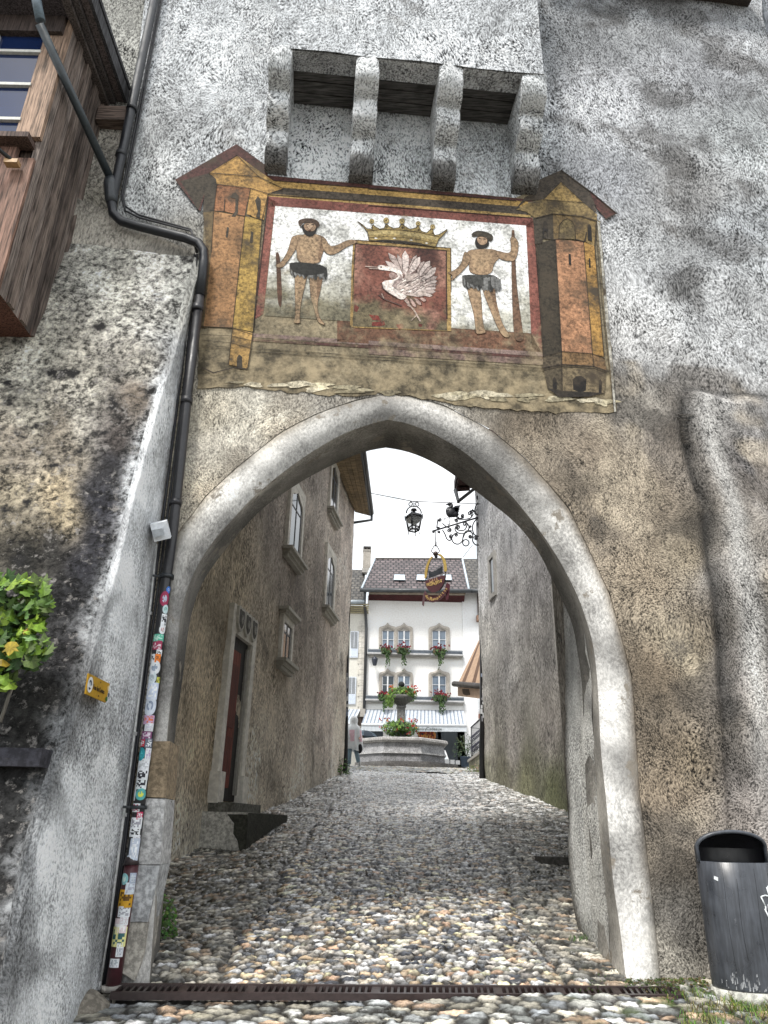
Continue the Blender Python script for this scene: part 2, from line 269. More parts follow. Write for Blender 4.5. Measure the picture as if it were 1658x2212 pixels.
CT=cpx([(400,60,(.50,.52,.54)),(540,250,(.52,.54,.56)),(480,380,(.46,.48,.5)),(700,40,(.54,.56,.58)),(330,420,(.42,.43,.43)),(400,520,(.34,.33,.3)),(1000,60,(.5,.52,.54)),(700,330,(.62,.65,.67)),(1050,380,(.62,.65,.67)),(860,330,(.62,.65,.67)),(860,380,(.66,.69,.7)),(690,370,(.66,.69,.7)),(1040,330,(.6,.63,.65)),
 (1200,60,(.24,.25,.26)),(1400,60,(.3,.31,.32)),(1300,200,(.42,.43,.45)),(1500,150,(.38,.39,.41)),(1300,380,(.30,.31,.33)),(1500,420,(.26,.26,.26)),(1620,300,(.40,.42,.43)),(1600,500,(.44,.46,.48)),(1420,560,(.40,.41,.42)),(1600,750,(.48,.49,.50)),(1400,760,(.44,.44,.44)),(1500,680,(.5,.51,.52)),(1380,880,(.27,.25,.22)),
 (440,900,(.34,.31,.25)),(480,960,(.45,.42,.36)),(430,1060,(.42,.38,.31)),(600,880,(.40,.38,.33)),(700,850,(.42,.4,.36)),(1000,880,(.36,.34,.3)),(1150,930,(.26,.22,.17)),(1280,980,(.24,.20,.155)),(1250,1080,(.27,.225,.17)),(1400,1080,(.24,.20,.155)),(1450,950,(.22,.19,.16)),(1400,1250,(.29,.24,.18)),(1480,1200,(.33,.28,.21)),(1420,1450,(.23,.185,.135)),(1480,1400,(.36,.31,.23)),(1500,1650,(.22,.18,.13)),(1430,1700,(.24,.195,.145)),(1440,1850,(.29,.25,.2)),(1430,2050,(.40,.37,.32)),(1480,1980,(.33,.31,.28)),
 (1560,1250,(.36,.34,.32)),(1540,900,(.40,.39,.38)),(1620,1000,(.22,.21,.21)),(1600,1450,(.34,.31,.29)),(1650,1400,(.10,.09,.08)),(1620,1700,(.36,.33,.31)),(1650,1750,(.3,.27,.25)),(350,1500,(.40,.38,.35)),(345,1700,(.33,.28,.22)),(330,1950,(.40,.4,.4))])  # dark point at the right edge paints shade where the wall curves away
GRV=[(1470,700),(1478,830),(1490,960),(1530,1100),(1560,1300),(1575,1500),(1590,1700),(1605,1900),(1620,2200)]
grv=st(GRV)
def bulge(s,t):
    if t>4.95:return 0
    g=float(np.interp(t,[q[1] for q in grv][::-1],[q[0] for q in grv][::-1]));x=s-g;k=min(1,max(0,(4.8+.04*math.sin(s*9)-t)/.14))
    v=0
    if x>-.02:v=(.12+.015*max(0,4.8-t))*(1-math.exp(-(x+.02)*30))
    if x>.5:v-=min(1.5,(x-.5))*.2
    v-=.05*math.exp(-((x+.05)/.05)**2)
    return v*k
def wallpt(s,t,amp=.022):
    p=G.P(s,t,0)
    q=max(-2.15-s,s-2.75,4.5-t,t-7.9+max(0,abs(s-.2)-1.5)*.0,0)
    amp*=min(1,.12+q*4) if q<.25 else 1
    return G.P(s,t,bulge(s,t)+rough3(p,amp))
wall=MB()
TB,TT=-1.75,12.6
aps=G.uv(838,850)
def arcx(pl,t):return float(np.interp(t,[q[1] for q in pl],[q[0] for q in pl]))
rows=[];nt_=150
ts=[TB+(TT-TB)*i/260 for i in range(261)]
ts=[t for t in ts if abs(t-aps[1])>.02]+[aps[1]];ts.sort()
low=[t for t in ts if t<=aps[1]+1e-6];hi=[t for t in ts if t>=aps[1]-1e-6]
SL,SR=-3.52,6.0
def edgeL(t):return float(np.interp(t,[-2,5,7.6,10.7,13],[-3.3,-3.3,-3.34,-3.56,-3.7]))
wall.grid([[wallpt(edgeL(t)+(arcx(outL,t)-edgeL(t))*k/24,t) for k in range(25)] for t in low])
wall.grid([[wallpt(arcx(outR,t)+(SR-arcx(outR,t))*k/90,t) for k in range(91)] for t in low])
wall.grid([[wallpt(edgeL(t)+(aps[0]-edgeL(t))*k/60,t) for k in range(61)] for t in hi])
wall.grid([[wallpt(aps[0]+(SR-aps[0])*k/100,t) for k in range(101)] for t in hi])
def ss0(a,b,x):
    x=max(0,min(1,(x-a)/(b-a)));return x*x*(3-2*x)
def towcol(v):
    p=v-G.O;s=p.dot(G.U);c=idw(CT,s,p.z,3.2)
    if s>1.6:
        q=Vector((s*.9+p.z*.45,p.z*1.1-s*.35,2));dk=ss0(.02,.42,noise.noise(q)+.5*noise.noise(q*2.3)+.3*noise.noise(q*6))*.62*min(1,(s-1.6)/.6);c=tuple(k*(1-dk)+d*dk for k,d in zip(c,(.055,.05,.045)))
    if p.z<5.2:
        q=Vector((s*1.3,p.z*1.3,7));lt=ss0(.1,.5,noise.noise(q)+.4*noise.noise(q*3))*.5;c=tuple(k*(1-lt)+d*lt for k,d in zip(c,(.5,.43,.33)))
        dk=ss0(.1,.5,noise.noise(q+Vector((5,5,5)))+.4*noise.noise(q*3.3))*.5;c=tuple(k*(1-dk)+d*dk for k,d in zip(c,(.09,.07,.05)))
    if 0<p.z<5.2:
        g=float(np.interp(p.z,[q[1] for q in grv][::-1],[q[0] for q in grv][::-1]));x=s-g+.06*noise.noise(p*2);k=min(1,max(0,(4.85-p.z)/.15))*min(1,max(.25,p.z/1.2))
        dk=max(k*.85*math.exp(-((x+.04)/.07)**2),.75*math.exp(-((p.z-4.82-.05*noise.noise(p*3))/.05)**2)*(1 if x>-.05 else 0));lt=k*.8*math.exp(-((x-.2)/.12)**2)  # groove dirt, plus edge shade and a bright ridge painted into the colour
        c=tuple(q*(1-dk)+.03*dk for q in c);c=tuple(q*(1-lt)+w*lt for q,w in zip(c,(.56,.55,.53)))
    return c
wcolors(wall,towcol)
# left and right flanks of the tower shaft
wall.grid([[G.P(edgeL(t),t,0) for t in ts[::8]],[G.P(edgeL(t),t,-2.6) for t in ts[::8]]],(.4,.41,.42))
wall.grid([[G.P(SR,t,bulge(SR,t)) for t in ts[::8]],[G.P(SR,t,-2.6) for t in ts[::8]]],(.3,.3,.3))
obj('wall',wall,M_tower,tower)
sh=MB();sh.wbox(G,-3.5,5.95,5.9,12.6,-2.6,-.5,(.25,.23,.2))
sh.wbox(G,2.62,5.9,-1.7,5.9,-2.6,-.55,(.25,.23,.2));obj('masonry_core',sh,M_alley,tower)
# archway moulding : outer line -> rounded band -> edge -> soffit back
n=70
def side(out,edg,bak,mb,bandc,sofc,n=70):
    o=smooth(st(out),n);e=smooth(st(edg),n)
    b=smooth([ (lambda q:(q.dot(G.U),q.z))(G.px(x,y,-.46)-G.O) for x,y in bak],n)
    rows=[]
    def up(i):return ss_(1.0,3.0,o[i][1])
    for f,dl,du in ((-.02,-.012,-.012),(.1,.006,.006),(.3,.010,.010),(.55,.008,.004),(.8,.006,-.03),(1.0,-.004,-.07)):
        rows.append([(lambda S,T,q:G.P(S,T,(dl*(1-q)+du*q)+rough3(G.P(S,T,0),.022)*(1-max(0,f)*.6)))(o[i][0]+(e[i][0]-o[i][0])*f,o[i][1]+(e[i][1]-o[i][1])*f,up(i)) for i in range(n)])
    ed=[p.copy() for p in rows[-1]];rev=[ed]
    for f,d in ((.33,-.20),(.66,-.34),(1,-.46)):rev.append([G.P(e[i][0]+(b[i][0]-e[i][0])*f,e[i][1]+(b[i][1]-e[i][1])*f,d+.012*noise.noise(Vector((i*.3,f*3,1)))) for i in range(n)])
    rev.append([G.P(b[i][0],b[i][1],-.75) for i in range(n)])
    for R_,cl_,cu_,wl in ((rows,(.42,.54,.66,.70,.70,.62),(.42,.54,.66,.62,.40,.34),1),(rev,(.40,.36,.33,.30,.2),(.42,.37,.31,.26,.18),0)):  # reveal colours darken towards the back: soffit shade painted in
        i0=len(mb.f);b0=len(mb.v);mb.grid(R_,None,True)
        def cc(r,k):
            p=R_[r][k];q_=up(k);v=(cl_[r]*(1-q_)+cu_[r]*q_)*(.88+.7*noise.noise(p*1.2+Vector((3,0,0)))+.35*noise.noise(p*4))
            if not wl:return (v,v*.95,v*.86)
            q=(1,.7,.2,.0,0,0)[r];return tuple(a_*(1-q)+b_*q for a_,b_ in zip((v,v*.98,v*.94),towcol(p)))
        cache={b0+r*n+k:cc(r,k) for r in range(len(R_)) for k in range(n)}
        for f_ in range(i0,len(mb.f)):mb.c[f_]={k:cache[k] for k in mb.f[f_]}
def ss_(a,b,x):
    x=max(0,min(1,(x-a)/(b-a)));return x*x*(3-2*x)
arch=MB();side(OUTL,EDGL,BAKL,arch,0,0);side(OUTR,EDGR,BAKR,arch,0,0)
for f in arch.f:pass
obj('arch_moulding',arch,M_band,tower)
# inner pier on the right (rebate of the old gate)
pier=MB()
CRE=[(1320,2110),(1313,1963),(1299,1866),(1286,1682),(1277,1459),(1262,1340),(1250,1200),(1245,1100)]
BK=[(1290,2125),(1240,1990),(1228,1855),(1224,1689),(1222,1459),(1212,1241),(1205,1120),(1200,1000)]
a=smooth(CRE,30,1);b=smooth(BK,30,1);rows=[]
for f in range(7):
    rows.append([])
    for i in range(30):
        d=-.44-.9*f/6;x=a[i][0]+(b[i][0]-a[i][0])*f/6;y=a[i][1]+(b[i][1]-a[i][1])*f/6
        p=G.px(x,y,d);rows[-1].append(p+G.U*noise.noise(p*3)*.03)
rows.append([G.P((q-G.O).dot(G.U)+1.2,(q-G.O).z,-1.36) for q in rows[-1]])
pier.grid(rows,None,True,lambda i,k:(.46,.455,.43) if i<3 else (.5,.5,.48));obj('gate_pier',pier,M_stripe,tower)
# quoins of the left jamb
qs=[([(324,1601),(367,1601),(358,1724),(310,1722)],(.27,.21,.14)),([(310,1724),(357,1725),(346,1868),(293,1868)],(.44,.44,.44)),([(293,1868),(346,1869),(338,1905),(319,1992),(275,1992)],(.38,.39,.4)),([(275,1992),(320,1992),(311,2060),(290,2120),(259,2100)],(.36,.34,.3))]
for i,(q,c) in enumerate(qs):
    mb=MB();c0=sum(p[0] for p in q)/len(q);c1=sum(p[1] for p in q)/len(q)
    qq=[(x+(c0-x)*.03,y+(c1-y)*.012) for x,y in q]
    fr=[G.px(x,y,.075) for x,y in qq];bk=[G.px(x,y,.045) for x,y in q];b2=[G.px(x,y,.045)-G.N*.5 for x,y in q]
    k=len(q);mb.v+=b2+bk+fr;mb.face([2*k+j for j in range(k)],c)
    for j in range(k):
        jj=(j+1)%k;mb.face((j,jj,k+jj,k+j),c);mb.face((k+j,k+jj,2*k+jj,2*k+j),tuple(v*1.1 for v in c))
    obj('quoin_stone',mb,M_stone,tower,'brown pitted jamb stone' if i==0 else None)
# machicolation
BD=.82;zb=8.86
bx=MB();sl=G.uv(592,60,BD)[0];srr=G.uv(1165,60,BD)[0]
def bp(s,t,d):
    p=G.P(s,t,d);return G.P(s,t,d+rough3(p,.02))
tt=[zb+(12.6-zb)*i/60 for i in range(61)]
bx.grid([[bp(sl+(srr-sl)*k/70,t,BD) for k in range(71)] for t in tt])
wcolors(bx,lambda v:(lambda q:tuple(c*(.92+.25*noise.noise(v*1.1)) for c in q))((.5,.52,.54)))
bx.grid([[bp(sl,t,BD*(1-k/10)) for k in range(11)] for t in tt],(.5,.52,.54))
bx.grid([[bp(srr,t,BD*(1-k/10)) for k in range(11)] for t in tt],(.42,.44,.46))
bx.wbox(G,sl+.01,srr-.01,zb-.0,zb+.3,.52,BD-.03,(.4,.41,.42))
macb=obj('machicolation',bx,M_tower,tower)
wd=MB();
for k in range(3):wd.wbox(G,sl+.02,srr-.02,zb+.06+.01*k,zb+.25,.0+k*.17+.005,.165+k*.17,(.10,.095,.09))
obj('timber_soffit',wd,M_beam,macb)
prof=[(0,7.5),(.14,7.52),(.24,7.62),(.28,7.72),(.28,8.02),(.38,8.04),(.5,8.12),(.54,8.2),(.54,8.42),(.64,8.44),(.77,8.52),(.81,8.62),(.81,8.9)]
cb=[(575,618),(757,803),(933,979),(1107,1155)]
for (x0,x1),y in zip(cb,(378,398,413,422)):
    s0=G.uv(x0,y)[0];s1=G.uv(x1,y)[0];mb=MB()
    t0=G.uv(.5*(x0+x1),y)[1]-7.5;s0-=.02;s1+=.0
    fine=[]
    for (d0,z0),(d1,z1) in zip(prof,prof[1:]):
        m=max(2,int(math.hypot(d1-d0,z1-z0)/.05))
        fine+=[(d0+(d1-d0)*j/m,z0+(z1-z0)*j/m) for j in range(m)]
    fine.append(prof[-1])
    def cp(s,d,z,q=0):
        zz=8.9+(z-8.9)*(8.9-7.5-t0)/1.4;p=G.P(s,zz,d)
        return G.P(s+noise.noise(p*5)*.02,zz,d+(noise.noise(p*6)*.03 if d>.02 else 0))
    rows=[[cp(s0+(s1-s0)*j/6+(.025 if j==0 else -.025 if j==6 else 0)*0,d-(.03 if j in(0,6) else 0),z) for j in range(7)] for d,z in fine]
    mb.grid(rows)
    mb.grid([[r[0] for r in rows],[G.P((r[0]-G.O).dot(G.U),(r[0]-G.O).z,-.05) for r in rows]])
    mb.grid([[r[-1] for r in rows],[G.P((r[-1]-G.O).dot(G.U),(r[-1]-G.O).z,-.05) for r in rows]])
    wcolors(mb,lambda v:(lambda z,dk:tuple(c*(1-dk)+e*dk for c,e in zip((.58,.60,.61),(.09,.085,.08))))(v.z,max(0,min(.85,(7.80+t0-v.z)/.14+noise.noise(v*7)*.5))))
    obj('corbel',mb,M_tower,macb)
# eave at the very top right, drainpipe head beside it
ev=MB();z=12.1;ev.wbox(G,2.25,5.62,z+.0,z+.12,-.1,.32,(.05,.04,.035));ev.wbox(G,2.2,5.6,z-.06,z+.0,.22,.3,(.06,.05,.045));ev.tube([G.P(5.72,12.3,.3),G.P(5.72,11.95,.3),G.P(5.8,11.75,.12),G.P(5.86,9,.12)],.07,10,(.3,.32,.35));obj('roof_eave',ev,M_wood,tower)
# ------------------------------------------------------------ mural
Dm=.055
ol=(.24,.20,.13);gold=(.44,.26,.085);rust=(.27,.125,.06);dark=(.055,.045,.032);maroon=(.085,.035,.03);red=(.22,.082,.062);white=(.95,.95,.93);skin=(.30,.205,.125);blk=(.018,.015,.013)
mur=MB();base=ZA((235,560),(700,343))+ZB((930,280),(1050,240),(1470,430),(1500,800),(1530,1100),(1575,1645),(1200,1640),(900,1625),(600,1605),(250,1540),(60,1525))+ZA((1500,1945),(1300,1950),(900,1925),(500,1880),(180,1895),(200,1500),(225,900))
_b=[]
for (x0,y0),(x1,y1) in zip(base,base[1:]+base[:1]):
    m_=max(1,int(math.hypot(x1-x0,y1-y0)/14))
    for j in range(m_):
        x=x0+(x1-x0)*j/m_;y=y0+(y1-y0)*j/m_;q=Vector((x*.05,y*.05,3));jj=2.2 if y<820 else 7
        _b.append((x+jj*noise.noise(q),y+jj*noise.noise(q+Vector((7,7,7)))))
base=_b
nb=len(mur.v);mur.v+=[G.px(x,y,-.03) for x,y in base]+[G.px(x,y,.013) for x,y in base];k=len(base)
mur.face([nb+k+i for i in range(k)],ol)
for i in range(k):mur.face((nb+i,nb+(i+1)%k,nb+k+(i+1)%k,nb+k+i),(.3,.27,.22))
mural=obj('mural',mur,M_fresco,tower,'faded fresco of two towers and a swan shield')
def lay(i):return .016+.0016*i
fr=MB()
def lp(yl,yr,x):return yl+(yr-yl)*(x-590)/530.
def bandp(x0,x1,a,b,c,i):fr.wp(G,[(x0,lp(a[0],a[1],x0)),(x1,lp(a[0],a[1],x1)),(x1,lp(b[0],b[1],x1)),(x0,lp(b[0],b[1],x0))],lay(i),c)
bandp(575,1150,(380,428.5),(389.5,433.6),maroon,0);bandp(575,1140,(389.5,434),(404,446),(.40,.255,.085),0);bandp(585,1140,(404,446),(419,462.5),(.075,.06,.045),0);bandp(575,1145,(419,462.5),(425,467.6),(.40,.27,.1),0);bandp(575,1150,(425,467.6),(447,489),(.19,.07,.055),0)
fr.wp(G,ZA((700,500),(775,540),(745,600),(665,1350),(585,1400)),lay(0),red)
fr.wp(G,ZB((1050,420),(1000,455),(1003,520),(1032,1140),(1035,1230),(1110,1290),(1085,900)),lay(0),red)
fr.wp(G,ZB((-200,1050),(300,1080),(525,1110),(1032,1140),(1110,1290),(500,1240),(-200,1195)),lay(0),(.15,.075,.045))
pk=(.24,.17,.15)
fr.wp(G,ZA((585,1490),(1650,1562),(1650,1592),(580,1520)),lay(0),pk);fr.wp(G,ZB((0,1188),(1105,1262),(1108,1290),(0,1215)),lay(1),pk)
fr.wp(G,ZB((0,1215),(1108,1290),(1108,1306),(0,1232)),lay(0),maroon);fr.wp(G,ZA((580,1530),(1650,1592),(1650,1612),(580,1548)),lay(1),maroon)
fr.wp(G,ZB((0,1235),(1110,1308),(1112,1345),(0,1275)),lay(1),(.19,.13,.11))
for dy in (0,22):fr.strip(G,ZA((220,1580+dy*.5),(560,1600+dy),(1650,1672+dy)),.008,lay(3),blk);fr.strip(G,ZB((0,1290+dy*.8),(1115,1362+dy*.8)),.008,lay(3),blk)
for pts in (ZA((700,478),(1650,545)),ZA((740,376),(1650,448)),ZB((0,225),(935,300)),ZB((0,330),(1030,408)),ZA((700,500),(590,1480)),ZB((1050,420),(1110,1290))):fr.strip(G,pts,.012,lay(3),(.03,.02,.015))
obj('painted_frame',fr,M_fresco,mural)
cp=MB();rc=random.Random(3)
for i in range(34):
    x=rc.uniform(500,1310);y=829+(x-500)*.052+rc.uniform(-9,4);w_=rc.uniform(6,34);h_=rc.uniform(2,8);cp.wp(G,[(x+w_*math.cos(a)*(1+.3*math.sin(a*3+i)),y+h_*math.sin(a)*(1+.3*math.cos(a*2+i))) for a in [k*.524 for k in range(12)]],lay(1+(i%7)*.3),rc.choice([(.55,.49,.34),(.42,.37,.25),(.6,.54,.4),(.3,.26,.17)]))
obj('worn_plaster',cp,M_fresco2,mural)
cp=MB();cp.wp(G,ZB((1452,430),(1470,440),(1490,700),(1520,1000),(1545,1300),(1572,1640),(1560,1640),(1530,1300),(1500,1000),(1478,700)),lay(9),(.5,.48,.42));obj('plaster_edge',cp,M_fresco2,mural)
def gpanel(c4,nu,nv,o_,cfn,mb):
    P=[G.px(x,y,o_) for x,y in c4];rows=[[ (P[0]*(1-u)+P[1]*u)*(1-v)+(P[3]*(1-u)+P[2]*u)*v for u in [k/nu for k in range(nu+1)]] for v in [k/nv for k in range(nv+1)]]
    b=len(mb.v);mb.grid(rows,None,False);m_=nu+1
    cache={b+iv*m_+iu:cfn(iu/nu,iv/nv,rows[iv][iu]) for iv in range(nv+1) for iu in range(m_)}
    for f_ in range(len(mb.f)-nu*nv,len(mb.f)):mb.c[f_]={k:cache[k] for k in mb.f[f_]}
def ss(a,b,x):
    x=max(0,min(1,(x-a)/(b-a)));return x*x*(3-2*x)
def mixc(a,b,t):return tuple(x*(1-t)+y*t for x,y in zip(a,b))
wp_=MB()
def wc_(u,v,p):
    n_=noise.noise(p*2.3)*.28+noise.noise(p*6)*.14+noise.noise(p*17)*.08;t=v+n_+(.10 if u<.45 else -.10)
    c=mixc(white,(.60,.60,.57),ss(.0,.35,noise.noise(p*5+Vector((4,0,0)))));c=mixc(c,(.42,.41,.35),ss(.55,.80,t));c=mixc(c,(.17,.155,.105),ss(.78,1.0,t));return c
gpanel(ZA((752,562))+ZB((1000,458),(1032,1142))+ZA((668,1362)),110,60,lay(1),wc_,wp_)
obj('painted_background',wp_,M_fresco,mural)
def tower_paint(Z,polys,lines,name='painted_tower'):
    m=MB()
    for i,(c,pts) in enumerate(polys):m.wp(G,Z(*pts),lay(3+i*.25),c)
    for w,pts in lines:m.strip(G,Z(*pts),w*.75,lay(8.5),(.04,.03,.022))
    obj(name,m,M_fresco2,mural)
tower_paint(ZA,[(maroon,[(470,110),(680,262),(700,345),(640,352),(472,190),(270,320),(325,350),(240,470),(205,600),(150,540),(20,370)]),
 (dark,[(60,380),(270,322),(325,352),(320,420),(235,470),(190,590)]),
 (gold,[(475,195),(630,345),(270,318)]),((.36,.23,.08),[(478,193),(810,430),(700,470),(630,345)]),(gold,[(268,320),(632,348),(700,400),(810,435),(700,470),(570,430),(325,400),(320,365)]),
 (rust,[(325,400),(570,430),(530,635),(375,600),(305,595)]),(gold,[(570,430),(700,470),(668,665),(610,650),(545,620)]),(dark,[(235,470),(325,400),(302,600),(225,610)]),
 ((.14,.10,.05),[(225,610),(305,600),(285,900),(250,1450),(205,1450),(262,1000)]),((.32,.175,.08),[(305,600),(530,640),(440,1450),(230,1440),(285,900)]),((.38,.25,.07),[(530,636),(655,665),(590,1480),(440,1450)]),
 ((.42,.26,.09),[(440,1450),(590,1490),(550,1750),(412,1720)]),(dark,[(470,1735),(474,1665),(490,1645),(510,1662),(514,1748)]),
 (dark,[(425,500),(440,470),(462,462),(485,490),(480,610),(462,640),(432,640),(460,600),(462,510)]),(dark,[(605,520),(625,490),(648,520),(640,655),(612,640),(625,600)]),(dark,[(390,790),(400,715),(415,720),(405,795)]),(dark,[(566,828),(576,745),(594,755),(587,832)])],
 [(.012,[(270,320),(632,348),(812,436),(700,472),(570,432),(325,402)]),(.01,[(572,432),(530,636),(440,1450),(410,1720)]),(.01,[(325,402),(303,600),(285,900)]),(.014,[(303,597),(378,602),(385,510)]),(.014,[(470,625),(530,636),(575,630)]),(.014,[(612,650),(670,667)]),(.009,[(700,472),(655,665),(590,1480),(550,1750)]),(.008,[(215,1440),(440,1450),(590,1500)]),(.008,[(215,1500),(435,1510),(585,1545)]),(.008,[(215,1540),(430,1560),(575,1600)]),(.009,[(475,195),(630,345)]),(.009,[(475,195),(270,318)]),(.02,[(220,1740),(300,1780),(450,1740),(550,1752)])])
tower_paint(ZB,[((.075,.06,.045),[(1050,180),(1222,105),(1420,250),(1450,380),(1360,310),(1222,182),(1110,292),(1000,300),(935,352),(990,280),(1060,240)]),(maroon,[(1400,235),(1575,380),(1510,418),(1450,350)]),((.38,.26,.1),[(1222,180),(1360,308),(1110,292)]),
 ((.25,.18,.08),[(1110,290),(1360,310),(1450,385),(1450,425),(1360,400),(1170,382),(1060,412),(1000,370),(938,356),(1000,320)]),((.23,.155,.065),[(1170,382),(1360,400),(1370,562),(1310,545),(1215,540),(1175,545)]),(dark,[(1045,412),(1170,382),(1176,548),(1110,540),(1098,568),(1055,570)]),((.26,.18,.075),[(1360,400),(1450,432),(1436,592),(1370,555)]),
 ((.045,.036,.024),[(1070,570),(1186,545),(1226,1260),(1110,1292)]),((.42,.22,.12),[(1186,545),(1365,560),(1422,1272),(1225,1256)]),((.42,.24,.07),[(1365,560),(1436,590),(1496,1292),(1420,1272)]),
 ((.09,.07,.045),[(1110,1290),(1225,1256),(1228,1340),(1105,1362)]),((.25,.15,.07),[(1225,1256),(1420,1270),(1500,1300),(1512,1380),(1430,1350),(1228,1340)]),((.10,.08,.05),[(1110,1365),(1228,1345),(1232,1510),(1135,1490)]),((.22,.17,.1),[(1228,1345),(1430,1355),(1510,1385),(1497,1522),(1232,1510)]),
 ((.2,.15,.07),[(1208,540),(1212,455),(1235,425),(1262,415),(1295,435),(1308,465),(1312,545)]),(blk,[(1296,1435),(1320,1415),(1350,1412),(1384,1435),(1380,1505),(1350,1520),(1300,1500)]),(blk,[(1170,1495),(1170,1430),(1182,1420),(1194,1440),(1196,1498)]),(blk,[(1462,1520),(1462,1445),(1472,1432),(1482,1450),(1480,1520)]),(blk,[(1272,705),(1270,635),(1284,640),(1288,708)]),(blk,[(1400,725),(1398,665),(1408,665),(1410,725)]),(blk,[(1105,545),(1108,440),(1122,425),(1136,445),(1138,540),(1130,500),(1118,490)]),(blk,[(1392,548),(1390,455),(1402,448),(1414,465),(1420,560)]),((.03,.025,.02),[(1135,1490),(1232,1508),(1400,1515),(1497,1522),(1400,1545),(1210,1548)])],
 [(.018,[(1050,412),(1170,382),(1360,400),(1450,432)]),(.018,[(1176,546),(1215,541)]),(.02,[(1312,545),(1372,560),(1385,500)]),(.016,[(1055,572),(1098,568),(1100,545)]),(.014,[(1186,545),(1226,1258),(1230,1510)]),(.012,[(1366,560),(1422,1270),(1432,1352)]),(.014,[(1070,570),(1110,1290)]),(.016,[(1436,590),(1450,430)]),(.012,[(1436,592),(1496,1290)]),(.022,[(1102,1362),(1226,1341),(1430,1352),(1514,1382)]),(.012,[(1110,1375),(1228,1352),(1430,1364),(1512,1392)]),(.01,[(1110,1290),(1225,1257),(1420,1271),(1500,1302)]),(.012,[(1208,545),(1212,455),(1235,425),(1262,413),(1295,433),(1310,465),(1314,548)]),(.02,[(1222,103),(1420,248),(1576,380),(1500,420)]),(.01,[(1110,292),(1360,310)]),(.01,[(1222,180),(1110,292)]),(.01,[(1222,180),(1360,308)]),(.009,[(1440,440),(1478,900),(1520,1300),(1560,1640)])])
def chaik(p,n=2):
    for _ in range(n):p=[q for a,b in zip(p,p[1:]+p[:1]) for q in ((a[0]*.75+b[0]*.25,a[1]*.75+b[1]*.25),(a[0]*.25+b[0]*.75,a[1]*.25+b[1]*.75))]
    return p
def figure(Z,P,lab):
    m=MB()
    for i,(c,pts) in enumerate(P):
        pts=chaik(pts)
        m.wp(G,Z(*pts),lay(4+i*.3),c)
        if c[0]>.1 and 1 and c!=sk3 and not(c==sk2 and i in(4,5)):m.strip(G,Z(*(pts+[pts[0]])),.005,lay(4+i*.3+.1),(.09,.055,.035))
    return m
sk2=(.36,.25,.15);sk3=(.20,.125,.075)
def feathers(m,Z,x0,x1,y0,y1,n,L,dy=0):
    r=random.Random(3)
    for j in range(n):
        x=x0+(x1-x0)*j/(n-1);y=y0+(y1-y0)*math.sin(math.pi*j/(n-1))*0+r.uniform(0,L*.4)
        c=r.choice([(.03,.03,.028),(.07,.07,.066),(.12,.12,.115),(.17,.17,.165)])
        yy=y+dy*(j/(n-1));m.wp(G,Z((x-12,yy),(x+10,yy-8),(x+16,yy+L*.6),(x+4,yy+L),(x-10,yy+L*.7)),lay(7.5+j*.03),c)
fm=figure(ZA,[((.10,.05,.03),[(755,905),(768,897),(778,905),(790,960),(805,1300),(770,1290),(760,1000)]),
 (sk2,[(895,1040),(990,1050),(970,1140),(950,1220),(935,1300),(930,1390),(940,1420),(880,1415),(900,1370),(898,1250),(895,1150)]),(skin,[(1000,1050),(1105,1040),(1085,1170),(1060,1260),(1062,1330),(1080,1390),(1130,1435),(1060,1415),(1035,1300),(1012,1240),(1005,1160)]),
 (sk3,[(1060,1070),(1105,1045),(1085,1170),(1060,1250),(1055,1180)]),
 (skin,[(885,775),(975,770),(1050,765),(1115,790),(1125,835),(1090,930),(1078,985),(912,980),(910,880),(882,830)]),(sk2,[(930,800),(1000,790),(1060,800),(1055,870),(1040,940),(960,950),(935,880)]),(sk3,[(1085,800),(1118,800),(1122,835),(1090,925),(1076,980),(1062,930),(1080,860)]),
 (skin,[(885,775),(912,800),(912,860),(870,930),(815,1002),(800,1012),(765,1012),(752,992),(790,978),(830,920),(855,860),(865,810)]),(skin,[(1085,790),(1115,790),(1150,860),(1200,850),(1290,805),(1340,812),(1356,828),(1290,850),(1190,915),(1140,918),(1098,880)]),
 (blk,[(940,690),(1065,690),(1055,745),(1035,775),(1008,787),(975,778),(950,740)]),((.30,.2,.13),[(958,685),(1052,685),(1052,722),(1030,748),(985,748),(962,725)]),((.45,.32,.22),[(975,688),(1035,688),(1030,712),(1005,735),(985,715)]),((.08,.05,.035),[(914,680),(935,657),(1000,649),(1050,660),(1080,690),(1070,720),(1050,715),(1035,685),(975,680),(945,690),(940,720)]),
 (blk,[(980,695),(998,694),(996,700),(982,701)]),(blk,[(1015,694),(1032,694),(1030,701),(1016,700)]),((.09,.03,.02),[(990,737),(1018,737),(1010,746),(996,746)]),
 ((.02,.02,.018),[(865,970),(1000,975),(1125,1000),(1112,1055),(1050,1062),(985,1070),(885,1045),(858,1010)])],'')
feathers(fm,ZA,868,1118,972,0,26,88,20);obj('painted_figure',fm,M_fresco,mural,'bearded bare-chested man with short club')
